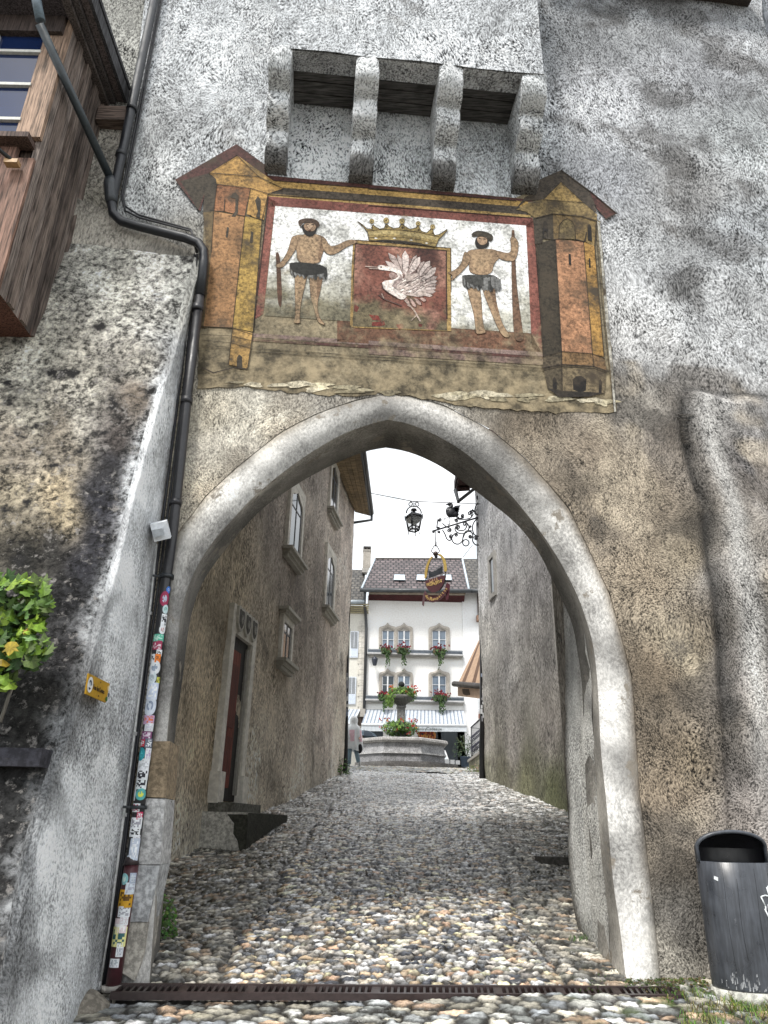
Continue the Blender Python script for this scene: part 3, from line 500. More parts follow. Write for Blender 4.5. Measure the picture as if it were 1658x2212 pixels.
fm=figure(ZB,[((.14,.08,.05),[(908,490),(918,485),(928,492),(935,800),(960,1000),(985,1170),(975,1190),(950,1195),(925,1170),(915,1000),(908,750)]),
 (skin,[(618,820),(705,835),(718,950),(722,1050),(735,1120),(750,1140),(680,1150),(680,1110),(665,1000),(640,920)]),(skin,[(715,835),(800,830),(808,930),(830,1020),(852,1090),(905,1165),(860,1170),(820,1110),(775,1000),(738,910)]),(sk3,[(770,840),(802,838),(808,930),(830,1015),(812,1010),(785,930)]),
 (skin,[(615,615),(720,605),(820,610),(838,660),(795,695),(780,775),(638,765),(640,690)]),(sk2,[(650,630),(720,620),(790,630),(780,690),(760,740),(670,740),(660,690)]),
 (skin,[(612,618),(645,650),(645,690),(600,745),(545,795),(522,812),(535,770),(495,757),(545,745),(590,700),(600,650)]),(skin,[(800,610),(895,640),(908,600),(898,540),(910,528),(932,532),(957,572),(938,680),(890,685),(825,668)]),
 (blk,[(672,560),(690,525),(760,540),(768,590),(722,607),(685,600)]),((.34,.23,.15),[(686,526),(750,532),(756,562),(738,580),(712,582),(690,562)]),((.05,.042,.03),[(650,518),(665,498),(700,488),(760,500),(797,528),(780,565),(755,545),(745,528),(690,524),(668,532)]),
 (blk,[(700,538),(712,537),(711,543),(701,544)]),(blk,[(728,540),(741,541),(740,546),(729,546)]),
 ((.05,.05,.046),[(598,768),(700,772),(790,768),(833,798),(802,838),(705,848),(618,820)])],'')
feathers(fm,ZB,606,828,770,0,24,74,16);obj('painted_figure',fm,M_fresco,mural,'bearded man in cap with tall staff')
cm=MB();crown=[(70,112),(95,120),(150,160),(230,232),(320,240),(322,180),(340,165),(360,190),(440,235),(520,225),(548,160),(575,158),(600,190),(680,228),(770,215),(808,160),(842,160),(870,190),(960,242),(1060,215),(1085,175),(1105,180),(1120,225),(1150,275),(1240,302),(1310,235),(1345,245),(1345,300),(1375,340),(1440,332),(1520,285),(1580,242),(1585,262),(1510,350),(1445,410),(1390,540),(1200,512),(800,450),(500,428),(265,432),(240,290),(180,210)]
gd=(.30,.22,.085);cm.wp(G,ZC(*crown),lay(7),gd)
cm.wp(G,ZC((235,290),(500,262),(800,275),(1100,310),(1430,380),(1415,430),(1100,375),(800,335),(500,325),(240,345)),lay(7.4),(.42,.33,.15))
cm.wp(G,ZC((300,435),(500,415),(800,430),(1100,470),(1330,525),(1200,520),(800,468),(500,440)),lay(7.6),blk)
for x,y,r in((312,105,42),(555,92,50),(822,105,48),(1095,145,42),(1338,200,42)):
    for q,(rr,c) in enumerate(((r,gd),(r*.62,(.42,.33,.15)),(r*.3,(.09,.06,.02)))):cm.wp(G,ZC(*[(x+rr*math.cos(a*.5236),y+rr*math.sin(a*.5236)) for a in range(12)]),lay(7.5+q*.3),c)
    cm.wp(G,ZC(*[(x+8+20*math.cos(a*.785),y+108+20*math.sin(a*.785)) for a in range(8)]),lay(8),(.09,.06,.02))
for x,y in((380,393),(695,395),(975,425),(1235,475)):cm.wp(G,ZC((x-32,y),(x,y-14),(x+32,y+4),(x,y+12)),lay(8),(.75,.72,.65))
cm.strip(G,ZC(*(crown+[crown[0]])),.009,lay(7.9),(.05,.035,.02));cm.strip(G,ZC((235,268),(500,245),(800,255),(1100,290),(1440,370)),.01,lay(7.9),(.06,.04,.02));cm.strip(G,ZC((250,385),(500,365),(800,375),(1100,415),(1400,485)),.008,lay(7.9),(.06,.04,.02))
obj('painted_crown',cm,M_fresco,mural)
sm=MB();sm.wp(G,ZC((0,425),(80,425),(1645,560),(1645,1250),(1655,1960),(1570,1960),(20,1900),(-55,1880),(-30,900)),lay(2.5),(.36,.24,.09))

def rc_(u,v,p):
    n_=noise.noise(p*3)*.35+noise.noise(p*9)*.2;c=mixc((.18,.068,.048),(.33,.17,.125),ss(-.1,.5,noise.noise(p*3.4+Vector((9,1,2)))+.3*noise.noise(p*12)));c=mixc(c,(.07,.028,.022),ss(.15,.5,noise.noise(p*2.6)+(u-.5)*.5));c=mixc(c,(.13,.115,.065),ss(.62,.9,v+n_+(.5-u)*.15)*.9);return c
gpanel(ZC((35,485),(1570,602),(1580,1950),(-10,1880)),60,60,lay(3),rc_,sm)
for q,c in((ZC((20,1500),(100,1560),(60,1640),(10,1620)),(.15,.03,.022)),(ZC((320,1810),(520,1790),(540,1860),(450,1880),(310,1870)),(.15,.03,.022)),(ZC((1100,1830),(1170,1850),(1150,1890),(1100,1880)),(.15,.03,.022)),(ZC((260,1680),(420,1700),(480,1790),(330,1770)),(.16,.02,.015)),(ZC((720,1850),(830,1830),(860,1900),(770,1930)),(.16,.02,.015))):sm.wp(G,q,lay(3.4),c)
sm.strip(G,ZC((35,485),(1570,602),(1570,1100),(1580,1750)),.016,lay(3.6),(.04,.02,.015));sm.strip(G,ZC((0,425),(80,425),(1645,560),(1650,1300)),.01,lay(3.6),(.05,.03,.02));sm.strip(G,ZC((35,485),(0,1100),(-10,1500)),.01,lay(3.6),(.05,.03,.02))
sh_=obj('painted_shield',sm,M_fresco,mural)
sw=MB();fe=(.60,.51,.47);fd=(.46,.38,.34)
def feather(b,t,w,c,i):
    b=Vector(b);t=Vector(t);d=t-b;n_=Vector((-d.y,d.x)).normalized()*w
    sw.wp(G,ZC(*[tuple(q) for q in (b,b+d*.3+n_*.8,b+d*.75+n_,t,b+d*.8-n_*.8,b+d*.35-n_*.9)]),lay(i),c)
    sw.strip(G,ZC(tuple(b+d*.2-n_*.9),tuple(b+d*.8-n_*.9),tuple(t)),.007,lay(i+.08),(.05,.03,.025))
tips=[((900,1020),(585,635),40),((850,1000),(535,775),32),((900,1050),(740,655),30),((890,1020),(870,595),46),((930,980),(1070,668),34),((950,1000),(1125,700),44),((1080,1020),(1195,775),36),((1110,1050),(1295,768),44),((1150,1080),(1322,860),34),((1180,1110),(1397,880),40),((1190,1150),(1420,1035),30),((1190,1190),(1420,1110),26),((1190,1230),(1412,1170),26),((1180,1260),(1400,1230),26),((1180,1300),(1395,1290),26),((1150,1330),(1340,1360),24)]
sw.wp(G,ZC(*chaik([(860,1000),(720,800),(870,700),(1060,760),(1270,850),(1370,930),(1390,1200),(1360,1320),(1200,1375),(850,1340)],2)),lay(3.7),(.20,.135,.12))
for i,(b,t,w) in enumerate(tips):feather(b,t,w*1.3,fe if i%2 else (.42,.34,.31),3.8+i*.1)
sw.wp(G,ZC((720,1220),(735,1180),(800,1120),(870,1040),(900,950),(960,1000),(1080,980),(1160,1080),(1220,1200),(1230,1360),(1100,1385),(850,1345),(740,1290)),lay(5.5),fd)
r_=random.Random(5)
for i in range(34):
    x=r_.uniform(800,1180);y=r_.uniform(1040,1330);feather((x-30,y+25),(x+55,y-25),16,r_.choice([fe,(.75,.66,.6),(.3,.23,.21)]),5.7+i*.02)
sw.wp(G,ZC((408,885),(420,855),(470,845),(600,872),(740,910),(800,950),(835,1020),(832,1090),(790,1150),(740,1200),(730,1270),(850,1340),(900,1370),(860,1420),(800,1425),(700,1385),(560,1285),(480,1205),(478,1150),(530,1110),(650,1095),(720,1075),(752,1035),(735,990),(690,960),(560,935),(470,930),(420,915)),lay(6.6),(.80,.72,.66))
sw.wp(G,ZC((700,1110),(760,1080),(800,1000),(832,1050),(820,1110),(740,1190),(725,1260),(650,1200),(680,1150)),lay(6.8),(.32,.25,.23))
sw.wp(G,ZC((600,1000),(640,965),(700,980),(745,1020),(735,1060),(650,1080),(610,1050)),lay(6.2),(.34,.24,.21));sw.wp(G,ZC(*[(470+18*math.cos(a),880+13*math.sin(a)) for a in range(6)]),lay(7),blk)
for i,(b,t) in enumerate((((880,1390),(960,1560)),((950,1400),(1060,1560)),((1030,1400),(1150,1520)),((1120,1400),(1230,1450)))):feather(b,t,30,(.4,.28,.24),6.0+i*.1)
for w,p in((.016,((205,868),(415,882))),(.016,((270,902),(420,908))),(.02,((870,1440),(1020,1600),(1130,1790))),(.015,((810,1530),(520,1420),(430,1350))),(.012,((520,1420),(480,1330))),(.012,((1060,1700),(980,1780))),(.015,((480,1150),(500,1240),(600,1320),(740,1400)))):sw.strip(G,ZC(*p),w,lay(7.1),(.42,.33,.28) if w!=.015 else (.1,.06,.05))
obj('painted_swan',sw,M_fresco,mural)
# ============================================================ LEFT HOUSE (battered wall + oriel)
house=thing('old_house','old house with lichen-stained flared wall and brown timber oriel left of gate','house',(-5,6.5,-1.6))
hw=MB();hw.grid([[ (lambda p:G.P(s,t,-.05+rough3(p,.02)))(G.P(s,t,0)) for s in np.linspace(-9,-3.2,60)] for t in np.linspace(4,12.6,90)])
cth=cpx([(280,60,(.28,.28,.26)),(270,200,(.26,.26,.24)),(230,330,(.33,.31,.27)),(60,100,(.3,.3,.28)),(250,450,(.32,.30,.25))])
wcolors(hw,lambda v:idw(cth,(v-G.O).dot(G.U),v.z));obj('upper_wall',hw,M_tower,house)
EL=[(434,556),(410,640),(395,700),(372,780),(335,890),(290,1060),(245,1240),(215,1340),(190,1420),(160,1520),(130,1610),(100,1690),(75,1760),(50,1860),(25,2000),(0,2150),(-25,2300),(-45,2500)]
FT=[(436,556),(418,640),(403,740),(383,870),(364,1000),(348,1110),(337,1175),(325,1300),(293,1570),(263,1800),(238,1990),(214,2140),(200,2240),(175,2360),(150,2500)]
def Yd(y):return float(np.interp(y,[430,560,700,1000,1400,1800,2212,2500],[7.0,6.86,6.7,6.25,5.75,5.3,4.95,4.8]))
bw=MB();n1,n2=66,26;rows=[]
for i in range(190):
    y=556+(2500-556)*i/189;ex=ip(EL,y);fx=ip(FT,y);Ye=Yd(y);r=[]
    pe=atY(ex,y,Ye);yl=y-60*math.exp(-i/40)-0;pl=atY(-500,y-100*math.exp(-i/30),Ye-.1)
    pf=G.px(fx,y,.03)
    for k in range(n1):
        f=k/n1;p=pl+(pe-pl)*f;p=p+Vector((0,-.10*math.exp(-((1-f)*n1/1.0)/9)*0,0))
        r.append(p+Vector((.3,-1,.2)).normalized()*rough3(p,.05))
    for k in range(n2+1):
        f=k/n2;p=pe+(pf-pe)*f;rd=.06*math.sin(math.pi*min(1,f*1.0));p=p+Vector((.4,-.5,0))*rd
        if k==0:p=p+Vector((-.02,.05,0))
        r.append(p+Vector((.8,-.6,0))*rough3(p,.028)*(0 if k==n2 else 1))
    rows.append(r)
bw.grid(rows)
def pxof(v):
    k=v.dot(cf);return CX+F_*v.dot(cr)/k,CY-F_*v.dot(cu)/k
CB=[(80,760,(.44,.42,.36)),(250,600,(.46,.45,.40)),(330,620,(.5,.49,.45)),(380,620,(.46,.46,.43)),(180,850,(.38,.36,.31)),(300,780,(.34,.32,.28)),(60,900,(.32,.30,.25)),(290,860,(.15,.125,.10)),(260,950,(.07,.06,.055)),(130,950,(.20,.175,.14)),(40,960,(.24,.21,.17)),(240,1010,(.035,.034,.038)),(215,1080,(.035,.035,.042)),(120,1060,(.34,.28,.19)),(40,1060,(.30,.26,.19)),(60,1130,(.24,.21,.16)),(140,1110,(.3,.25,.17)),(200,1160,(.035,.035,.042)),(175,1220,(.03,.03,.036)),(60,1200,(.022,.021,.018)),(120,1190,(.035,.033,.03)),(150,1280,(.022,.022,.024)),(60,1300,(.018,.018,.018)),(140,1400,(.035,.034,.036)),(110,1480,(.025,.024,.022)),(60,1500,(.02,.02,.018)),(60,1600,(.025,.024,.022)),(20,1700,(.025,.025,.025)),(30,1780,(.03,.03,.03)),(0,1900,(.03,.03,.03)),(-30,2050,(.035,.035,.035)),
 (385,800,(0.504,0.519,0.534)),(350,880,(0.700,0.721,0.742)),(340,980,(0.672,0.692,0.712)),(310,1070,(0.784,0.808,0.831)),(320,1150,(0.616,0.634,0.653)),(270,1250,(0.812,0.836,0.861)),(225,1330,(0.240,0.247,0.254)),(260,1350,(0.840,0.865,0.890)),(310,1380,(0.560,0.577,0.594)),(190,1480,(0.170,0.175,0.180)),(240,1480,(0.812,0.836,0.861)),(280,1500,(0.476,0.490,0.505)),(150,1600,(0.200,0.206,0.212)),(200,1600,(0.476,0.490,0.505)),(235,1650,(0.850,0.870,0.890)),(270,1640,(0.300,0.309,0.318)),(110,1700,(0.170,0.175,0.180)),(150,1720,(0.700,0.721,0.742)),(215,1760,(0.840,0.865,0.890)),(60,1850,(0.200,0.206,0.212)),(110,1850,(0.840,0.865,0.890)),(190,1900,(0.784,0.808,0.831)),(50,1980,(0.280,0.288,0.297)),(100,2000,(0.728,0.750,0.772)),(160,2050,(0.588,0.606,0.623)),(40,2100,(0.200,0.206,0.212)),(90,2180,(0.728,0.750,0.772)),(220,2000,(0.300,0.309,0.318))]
def bcol(v):
    x,y=pxof(v);x+=25*noise.noise(v*2.2);y+=35*noise.noise(v*1.7+Vector((9,0,0)));w=0;c=[0,0,0]
    for a,b,col in CB:
        k=1/(((a-x)**2*2.2+(b-y)**2)**2+500);w+=k
        for i in range(3):c[i]+=k*col[i]
    return tuple(q/w for q in c)
wcolors(bw,bcol)
# sloped cap of the flared base
cap=[G.px(x,y,.02) for x,y in ((434,556),(250,462),(100,400),(-500,380))]
bw.grid([cap,[rows[0][int(n1*f)] for f in (1,.8,.6,0)]],(.34,.32,.28))
M_buttress=M_flank
bo=obj('flared_wall',bw,[M_flank,M_stripe],house)
mi=[0 if (i%(n1+n2))<n1-1 else 1 for i in range(189*(n1+n2))];mi+= [1]*(len(bo.data.polygons)-len(mi));bo.data.polygons.foreach_set('material_index',mi)
# oriel
XS=-3.8;YF=5.85
def sx(x,y,X=XS):
    d=ray(x,y);return d*(X/d.x)
zt=8.75;pb=sx(77,738);pc=atY(0,634,YF)
zbw=pb.z;zbc=pc.z
ori=MB();ori.box((XS-3,YF+1.2,(zt+5.6)/2),(5.9,2.3,zt-5.6),(.07,.05,.04));oriel=obj('oriel',ori,M_wood,house)
pl=MB();nb=9
for k in range(nb):
    y0=YF+(7.1-YF)*k/nb;y1=YF+(7.1-YF)*(k+1)/nb-.016;z0=zbc+(zbw-zbc)*(k)/nb;z1=zbc+(zbw-zbc)*(k+1)/nb;dx=.03*(k%2)+R.uniform(0,.008)
    c=R.choice([(.115,.09,.077),(.165,.13,.11),(.085,.068,.06),(.2,.165,.145)])
    pl.hexa([Vector((XS-.06,y0,z0)),Vector((XS+dx,y0,z0)),Vector((XS+dx,y1,z1)),Vector((XS-.06,y1,z1))],[Vector((XS-.06,y0,zt)),Vector((XS+dx,y0,zt)),Vector((XS+dx,y1,zt)),Vector((XS-.06,y1,zt))],c)
pl.box((XS-.08,(YF+7.1)/2,zt-1.5),(.03,1.2,3),(.01,.008,.007));obj('plank_side',pl,M_wood,oriel)
po=MB();po.box((XS-.13,YF-.03,(zt+6.75)/2),(.27,.06,zt-6.75),(.29,.20,.145));po.box((XS-.1,YF-.02,zbc+.9),(.2,.05,1.7),(.2,.12,.09));obj('corner_post',po,M_wood,oriel)
lo=MB()
for k in range(14):
    x1=XS-.2-k*.22;lo.box((x1-.11,YF-.015,(6.6+zbc)/2+.05),(.21,.04+.01*(k%2),6.6-zbc),(.22,.13,.1))
lo.hexa([Vector((XS-3,YF,zbc)),Vector((XS,YF,zbc)),Vector((XS,7.1,zbw)),Vector((XS-3,7.1,zbw))],[Vector((XS-3,YF,zbc+.08)),Vector((XS,YF,zbc+.08)),Vector((XS,7.1,zbw+.08)),Vector((XS-3,7.1,zbw+.08))],(.12,.055,.04))
lo.box((XS-1.6,YF-.08,6.66),(3.1,.18,.07),(.09,.06,.05));obj('lower_boarding',lo,M_wood,oriel)
wn=MB();wn.box((XS-1.3,YF-.02,7.55),(2.1,.03,1.75),(.04,.08,.2));wo=obj('window',wn,M_blue,oriel)
wf=MB()
for xx,yy in ((30,122),(30,193),(30,268)):
    p=atY(xx,yy,YF);wf.box((XS-1.3,YF-.05,p.z),(2.1,.05,.04),(.6,.6,.56))
wf.box((XS-.8,YF-.05,7.5),(.05,.045,1.7),(.6,.6,.56));obj('window_bars',wf,M_plain,wo)
hd=MB();hd.box((XS-1.6,YF-.05,8.55),(3.1,.12,.35),(.06,.045,.04));obj('lintel_board',hd,M_wood,oriel)
rf=MB();ex=-3.42;yf=5.35
zt2=8.72
for k,(a,b,c_) in enumerate(((0,.09,(.10,.085,.08)),(.10,.17,(.09,.08,.08)),(.18,.27,(.12,.10,.10)))):
    rf.box(((XS+a+XS+b)/2,6.2,zt2-.12+.05*k),(b-a,1.7,.06),c_)
rf.box((XS-1.5,5.62,zt2-.05),(3.2,.4,.05),(.07,.06,.065));rf.box((XS-1.5,5.44,zt2+.05),(3.5,.07,.26),(.06,.055,.06));rf.box((XS+.29,6.2,zt2+.04),(.04,1.6,.2),(.055,.055,.06))
rf.box((XS-1.55,6.2,zt2+.22),(3.72,1.7,.06),(.05,.05,.055));obj('roof',rf,M_wood,oriel)
bm_=MB();p=G.px(243,238,.1);bm_.box((p.x+.02,6.83,p.z-.05),(.42,.2,.24),(.16,.12,.1));obj('beam_end',bm_,M_beam,house)
br=MB();p0=atY(25,346,5.72);p1=p0+Vector((-.9,-.5,.55));br.tube([p0,p1],.022,8,(.015,.018,.02));br.box(p0+Vector((0,.02,-.02)),(.14,.08,.05),(.4,.25,.12));obj('shutter_stay',br,M_metal,oriel)
# ============================================================ STREET
def h2(i,j,k=0):
    i=i.astype(np.int64);j=j.astype(np.int64);x=(i*374761393+j*668265263+k*2147483647+12345)&0xffffffff;x=((x^(x>>13))*1274126177)&0xffffffff
    x=((x^(x>>16))*2246822519)&0xffffffff;return ((x^(x>>13))&0xffffff)/float(0xffffff)
def cells(X,Y,ax,ay,seed,jit=.75):
    gy=np.floor(Y/ay);F1=np.full(X.shape,9.);F2=np.full(X.shape,9.);ID=np.zeros(X.shape)
    for dj in (-1,0,1):
        j=gy+dj;off=(h2(j,j*0,seed+5)) ;u=X/ax+off;gx=np.floor(u)
        for di in (-1,0,1):
            i=gx+di;cx=i+.5+(h2(i,j,seed)-.5)*jit;cy=j+.5+(h2(i,j,seed+1)-.5)*jit*.5
            sz=.85+.3*h2(i,j,seed+3)
            d=(np.abs((u-cx))**2.4+np.abs((Y/ay-cy))**2.4)**(1/2.4)/sz;idn=h2(i,j,seed+7)
            n=d<F1;F2=np.where(n,F1,np.minimum(F2,d));ID=np.where(n,idn,ID);F1=np.where(n,d,F1)
    return F1,F2,ID
def street_mesh(name,X,Y,mode,parent=None):
    gzv=np.interp(Y,_GY,_GZ)
    wob=.03*np.sin(X*7.3+Y*1.7)+.02*np.sin(X*3.1-Y*5.3)
    w1=.010*np.sin(X*61+Y*23)+.008*np.sin(Y*83-X*37+1)+.012*np.sin(X*29-Y*41);w2=.008*np.sin(X*53-Y*31+2)+.007*np.sin(Y*97+X*19)+.010*np.sin(X*23+Y*47)
    def surf(ax,ay,seed,rot=0,jit=.75):
        c,s=math.cos(rot),math.sin(rot);x=X*c+Y*s+wob+w1;y=-X*s+Y*c+wob*.6+w2;return cells(x,y,ax,ay,seed,jit)
    pal=np.array([(.34,.31,.27),(.42,.33,.22),(.50,.42,.31),(.30,.29,.27),(.16,.17,.185),(.10,.11,.13),(.40,.38,.35),(.55,.50,.43),(.36,.25,.17),(.20,.19,.17),(.13,.12,.11),(.46,.44,.42),(.07,.075,.09),(.40,.31,.2),(.28,.25,.2),(.22,.22,.22)])
    pal2=np.array([(.17,.16,.135),(.24,.225,.19),(.13,.13,.11),(.30,.28,.24),(.20,.195,.18),(.10,.10,.09),(.36,.33,.27),(.26,.2,.14)])
    pal3=np.array([(.20,.21,.22),(.28,.29,.29),(.15,.155,.15),(.34,.34,.32),(.24,.23,.20),(.42,.40,.35),(.19,.18,.15),(.33,.26,.2)])
    def layer(p,ax,ay,seed,rot,jit,hh=.042):
        F1,F2,ID=surf(ax,ay,seed,rot,jit);e=np.clip((F2-F1)*2.1,0,1);e=1-(1-e)**2.4;e=e*(.82+.18*np.sin(X*71+Y*57+ID*30)*np.sin(Y*89-X*43+ID*50))
        dome=(1-np.clip(F1,0,1)**2)*.35+.65
        hgt=hh*e*dome+(ID-.5)*.026+ (X*np.sin(ID*40)+Y*0)*0;k=(ID*9973%1*len(p)).astype(int)%len(p);col=(p[k]**1.35)*1.75*(0.6+.8*(ID*777%1))[...,None]*(.55+.55*np.clip(e,0,1))[...,None];col=np.where(((ID*3331%1)>.965)[...,None],np.array([.66,.64,.60]),col);e2=np.clip((F2-F1)*1.7,0,1);col=np.minimum(col*1.35,.70)*(.10+1.0*e2)[...,None]
        jn=np.clip(1.25-e*1.8,0,1)[...,None];dirt=np.array([.022,.02,.017]);col=col*(1-jn)+dirt*jn;return hgt,col
    if mode=='alley':
        h1,c1=layer(pal,.104,.062,1,0,.95,.032);h2_,c2=layer(pal2,.17,.065,40,.35,1.0,.034);h3,c3=layer(pal2,.17,.065,60,-.3,1.0,.034);h4,c4=layer(pal3,.2,.105,80,.03,.75,.022)
        xl=np.interp(Y,[6,8.4,11.5,18,24,40],XLp)+.05*np.sin(Y*2.1);xr=np.interp(Y,[6,8.4,11.5,18,24,40],XRp)+.05*np.sin(Y*1.7+1)
        H_=np.where(X<xl,h2_,np.where(X>xr,h3,h1));Cc=np.where((X<xl)[...,None],c2,np.where((X>xr)[...,None],c3,c1))
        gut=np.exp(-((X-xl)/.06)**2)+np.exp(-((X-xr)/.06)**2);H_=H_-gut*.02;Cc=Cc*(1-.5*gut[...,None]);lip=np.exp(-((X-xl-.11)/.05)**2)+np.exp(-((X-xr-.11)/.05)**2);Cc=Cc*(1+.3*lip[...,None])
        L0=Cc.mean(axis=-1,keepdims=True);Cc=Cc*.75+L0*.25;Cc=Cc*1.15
        # greyer and brighter in the open alley; warmer and darker near the gate
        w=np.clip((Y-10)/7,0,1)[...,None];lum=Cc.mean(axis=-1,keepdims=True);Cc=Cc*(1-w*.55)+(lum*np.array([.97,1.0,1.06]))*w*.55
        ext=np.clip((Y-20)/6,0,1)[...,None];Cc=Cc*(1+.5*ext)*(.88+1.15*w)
        fr_=Y<(6.86+.087*X);H_=np.where(fr_,h4,H_);Cc=np.where(fr_[...,None],c4,Cc)
        # grass and moss creeping into joints right of the grate
        mm=np.clip((np.sin(X*9)*np.sin(Y*13)+np.sin(X*23+Y*17)*.5)-.1,0,1)*np.clip((X-1.2)/1.0,0,1)*np.clip((7.6-Y)/.6,0,1)
        Cc=Cc*(1-.7*mm[...,None])+np.array([.05,.075,.02])*.7*mm[...,None]
        H_=H_*1.0+.014*np.sin(X*1.9+Y*.8)+.012*np.sin(Y*2.3-X)
    else:
        H_,Cc=layer(pal3*1.35,.15,.11,20,0,.8)
    Z=gzv+H_-.012
    if mode=='alley':
        gd=np.abs(Y-(6.92+.087*X));Z=np.where((gd<.10)&(X>-2.0)&(X<2.55),gzv-.12,Z)
    n,m=X.shape;V=np.stack([X,Y,Z],-1).reshape(-1,3).astype(np.float32);I=np.arange(n*m).reshape(n,m)
    Q=np.stack([I[:-1,:-1],I[:-1,1:],I[1:,1:],I[1:,:-1]],-1).reshape(-1,4)
    me=bpy.data.meshes.new(name);me.vertices.add(len(V));me.vertices.foreach_set('co',V.ravel());me.loops.add(Q.size);me.loops.foreach_set('vertex_index',Q.ravel().astype(np.int32))
    me.polygons.add(len(Q));me.polygons.foreach_set('loop_start',np.arange(0,Q.size,4,dtype=np.int32));me.update(calc_edges=True)
    me.polygons.foreach_set('use_smooth',np.ones(len(Q),bool))
    ca=me.color_attributes.new('Col','FLOAT_COLOR','POINT');a=np.ones((len(V),4),np.float32);a[:,:3]=Cc.reshape(-1,3);ca.data.foreach_set('color',a.ravel())
    me.materials.append(M_cob);o=bpy.data.objects.new(name,me);C.objects.link(o);o['kind']='structure';return o
_l=[ong(x,y) for x,y in ((490,2080),(620,1870),(745,1700))];_r=[ong(x,y) for x,y in ((1165,2060),(1075,1850),(985,1690))]
def _xi(P,Y):
    ys=[p.y for p in P];xs=[p.x for p in P];return float(np.interp(Y,ys,xs))
XLp=[_xi(_l,Y) for Y in (6,8.4,11.5,18,24,40)];XRp=[_xi(_r,Y) for Y in (6,8.4,11.5,18,24,40)]
ys=[4.3]
while ys[-1]<24.6:ys.append(ys[-1]+.0095*(ys[-1]/6)**1.3)
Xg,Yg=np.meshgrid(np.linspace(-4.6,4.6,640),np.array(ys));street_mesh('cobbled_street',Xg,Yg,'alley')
Xg,Yg=np.meshgrid(np.linspace(-12,12,560),np.linspace(24.6,42,420)**1.0);street_mesh('square_paving',Xg,Yg,'sq')
gr=MB();gr.grid([[Vector((x,y,gz(y)-.25)) for x in (-300,-40,-10,-4,0,4,10,40,300)] for y in (-60,-10,0,4,6,7.15,10.95,24,26,28,30,34,80,300)],(.12,.11,.09));obj('ground',gr,M_soil,kind='structure')
# ============================================================ GRATE
gt=thing('drain_grate','long rusty slotted drain grate across the foot of the archway','drain grate',(0,6.92,gz(6.92)))
ch=MB();A0=Vector((-2.0,6.92-.174,0));Ug=Vector((math.cos(.0868),math.sin(.0868),0));Vg=Vector((-Ug.y,Ug.x,0))
def gp(a,b,z):
    p=Vector((0,6.92,0))+Ug*a+Vg*b;return Vector((p.x,p.y,gz(6.92)+z+b*.17+.022))
fm=MB()
for b0,b1 in ((-.092,-.07),(.07,.092)):fm.hexa([gp(a,b,-.03) for a,b in ((-2.02,b0),(2.5,b0),(2.5,b1),(-2.02,b1))],[gp(a,b,.02) for a,b in ((-2.02,b0),(2.5,b0),(2.5,b1),(-2.02,b1))],(.032,.02,.019))
obj('frame',fm,M_metal,gt);sl_=MB();a=-2.0
while a<2.48:
    sl_.hexa([gp(a+u+(.02 if b>0 else 0),b,-.02) for u,b in ((0,-.07),(.02,-.07),(.02,.07),(0,.07))],[gp(a+u+(.02 if b>0 else 0),b,.012) for u,b in ((0,-.07),(.02,-.07),(.02,.07),(0,.07))],(.028,.021,.02));a+=.052
    if abs((a+2.0)%.5)<.048:sl_.hexa([gp(a+u,b,-.02) for u,b in ((-.03,-.07),(.025,-.07),(.025,.07),(-.03,.07))],[gp(a+u,b,.013) for u,b in ((-.03,-.07),(.025,-.07),(.025,.07),(-.03,.07))],(.034,.024,.022))
obj('slats',sl_,M_metal,gt);bt=MB();bt.hexa([gp(a,b,-.13) for a,b in ((-2.02,-.09),(2.5,-.09),(2.5,.09),(-2.02,.09))],[gp(a,b,-.10) for a,b in ((-2.02,-.09),(2.5,-.09),(2.5,.09),(-2.02,.09))],(.01,.009,.008));obj('channel',bt,M_metal,gt)
# ============================================================ DRAINPIPES on the tower
def gl(pts,d):return [G.px(x,y,d) for x,y in pts]
dp=thing('drainpipe','long black downpipe with an elbow running down beside the mural, stickers near its foot','drainpipe',G.px(245,2135,.12))
mb=MB();up=gl([(341,-40),(247,408),(241,440),(244,462),(262,478),(300,489),(400,514),(428,525),(440,542),(440,565),(432,640)],.13);mb.tube(up,.056,14,(.012,.014,.018))
for x,y in ((285,230),(262,330)):
    q=gl([(x,y),(x-2,y+8)],.13);mb.tube([q[0],q[1]],.066,14,(.015,.017,.02))
obj('upper_pipe',mb,M_metal,dp)
mb=MB();PX=[(432,636),(405,850),(373,1150),(358,1255),(315,1620),(283,1880)];mb.tube(gl(PX,.13),.05,14,(.02,.02,.023))
for x,y in ((428,660),(404,860),(380,1080)):q=gl([(x,y),(x-2,y+12)],.13);mb.tube(q,.062,14,(.02,.02,.024))
obj('middle_pipe',mb,M_metal,dp)
mb=MB();PX2=[(284,1868),(266,1980),(243,2135)];mb.tube(gl(PX2,.13),.058,16,(.07,.022,.028));q=gl([(284,1850),(283,1868)],.13);mb.tube(q,[.05,.066],16,(.03,.02,.022));obj('foot_pipe',mb,M_metal,dp)
mb=MB()
for x,y in ((360,1242),(300,1740)):
    mb=MB();q=gl([(x,y),(x-1,y+8)],.13);mb.tube(q,.07,16,(.02,.025,.03));c=(q[0]+q[1])/2;mb.tube([c,c-G.U*.13+G.N*.02],.012,6,(.05,.055,.06));obj('pipe_clamp',mb,M_metal,dp)
q=gl([(243,2128),(242,2140)],.13);mb=MB();mb.tube(q,.085,16,(.4,.38,.35));obj('base_collar',mb,M_stone,dp)
def axis(y):
    P=PX+PX2[1:];return ip(P,y)
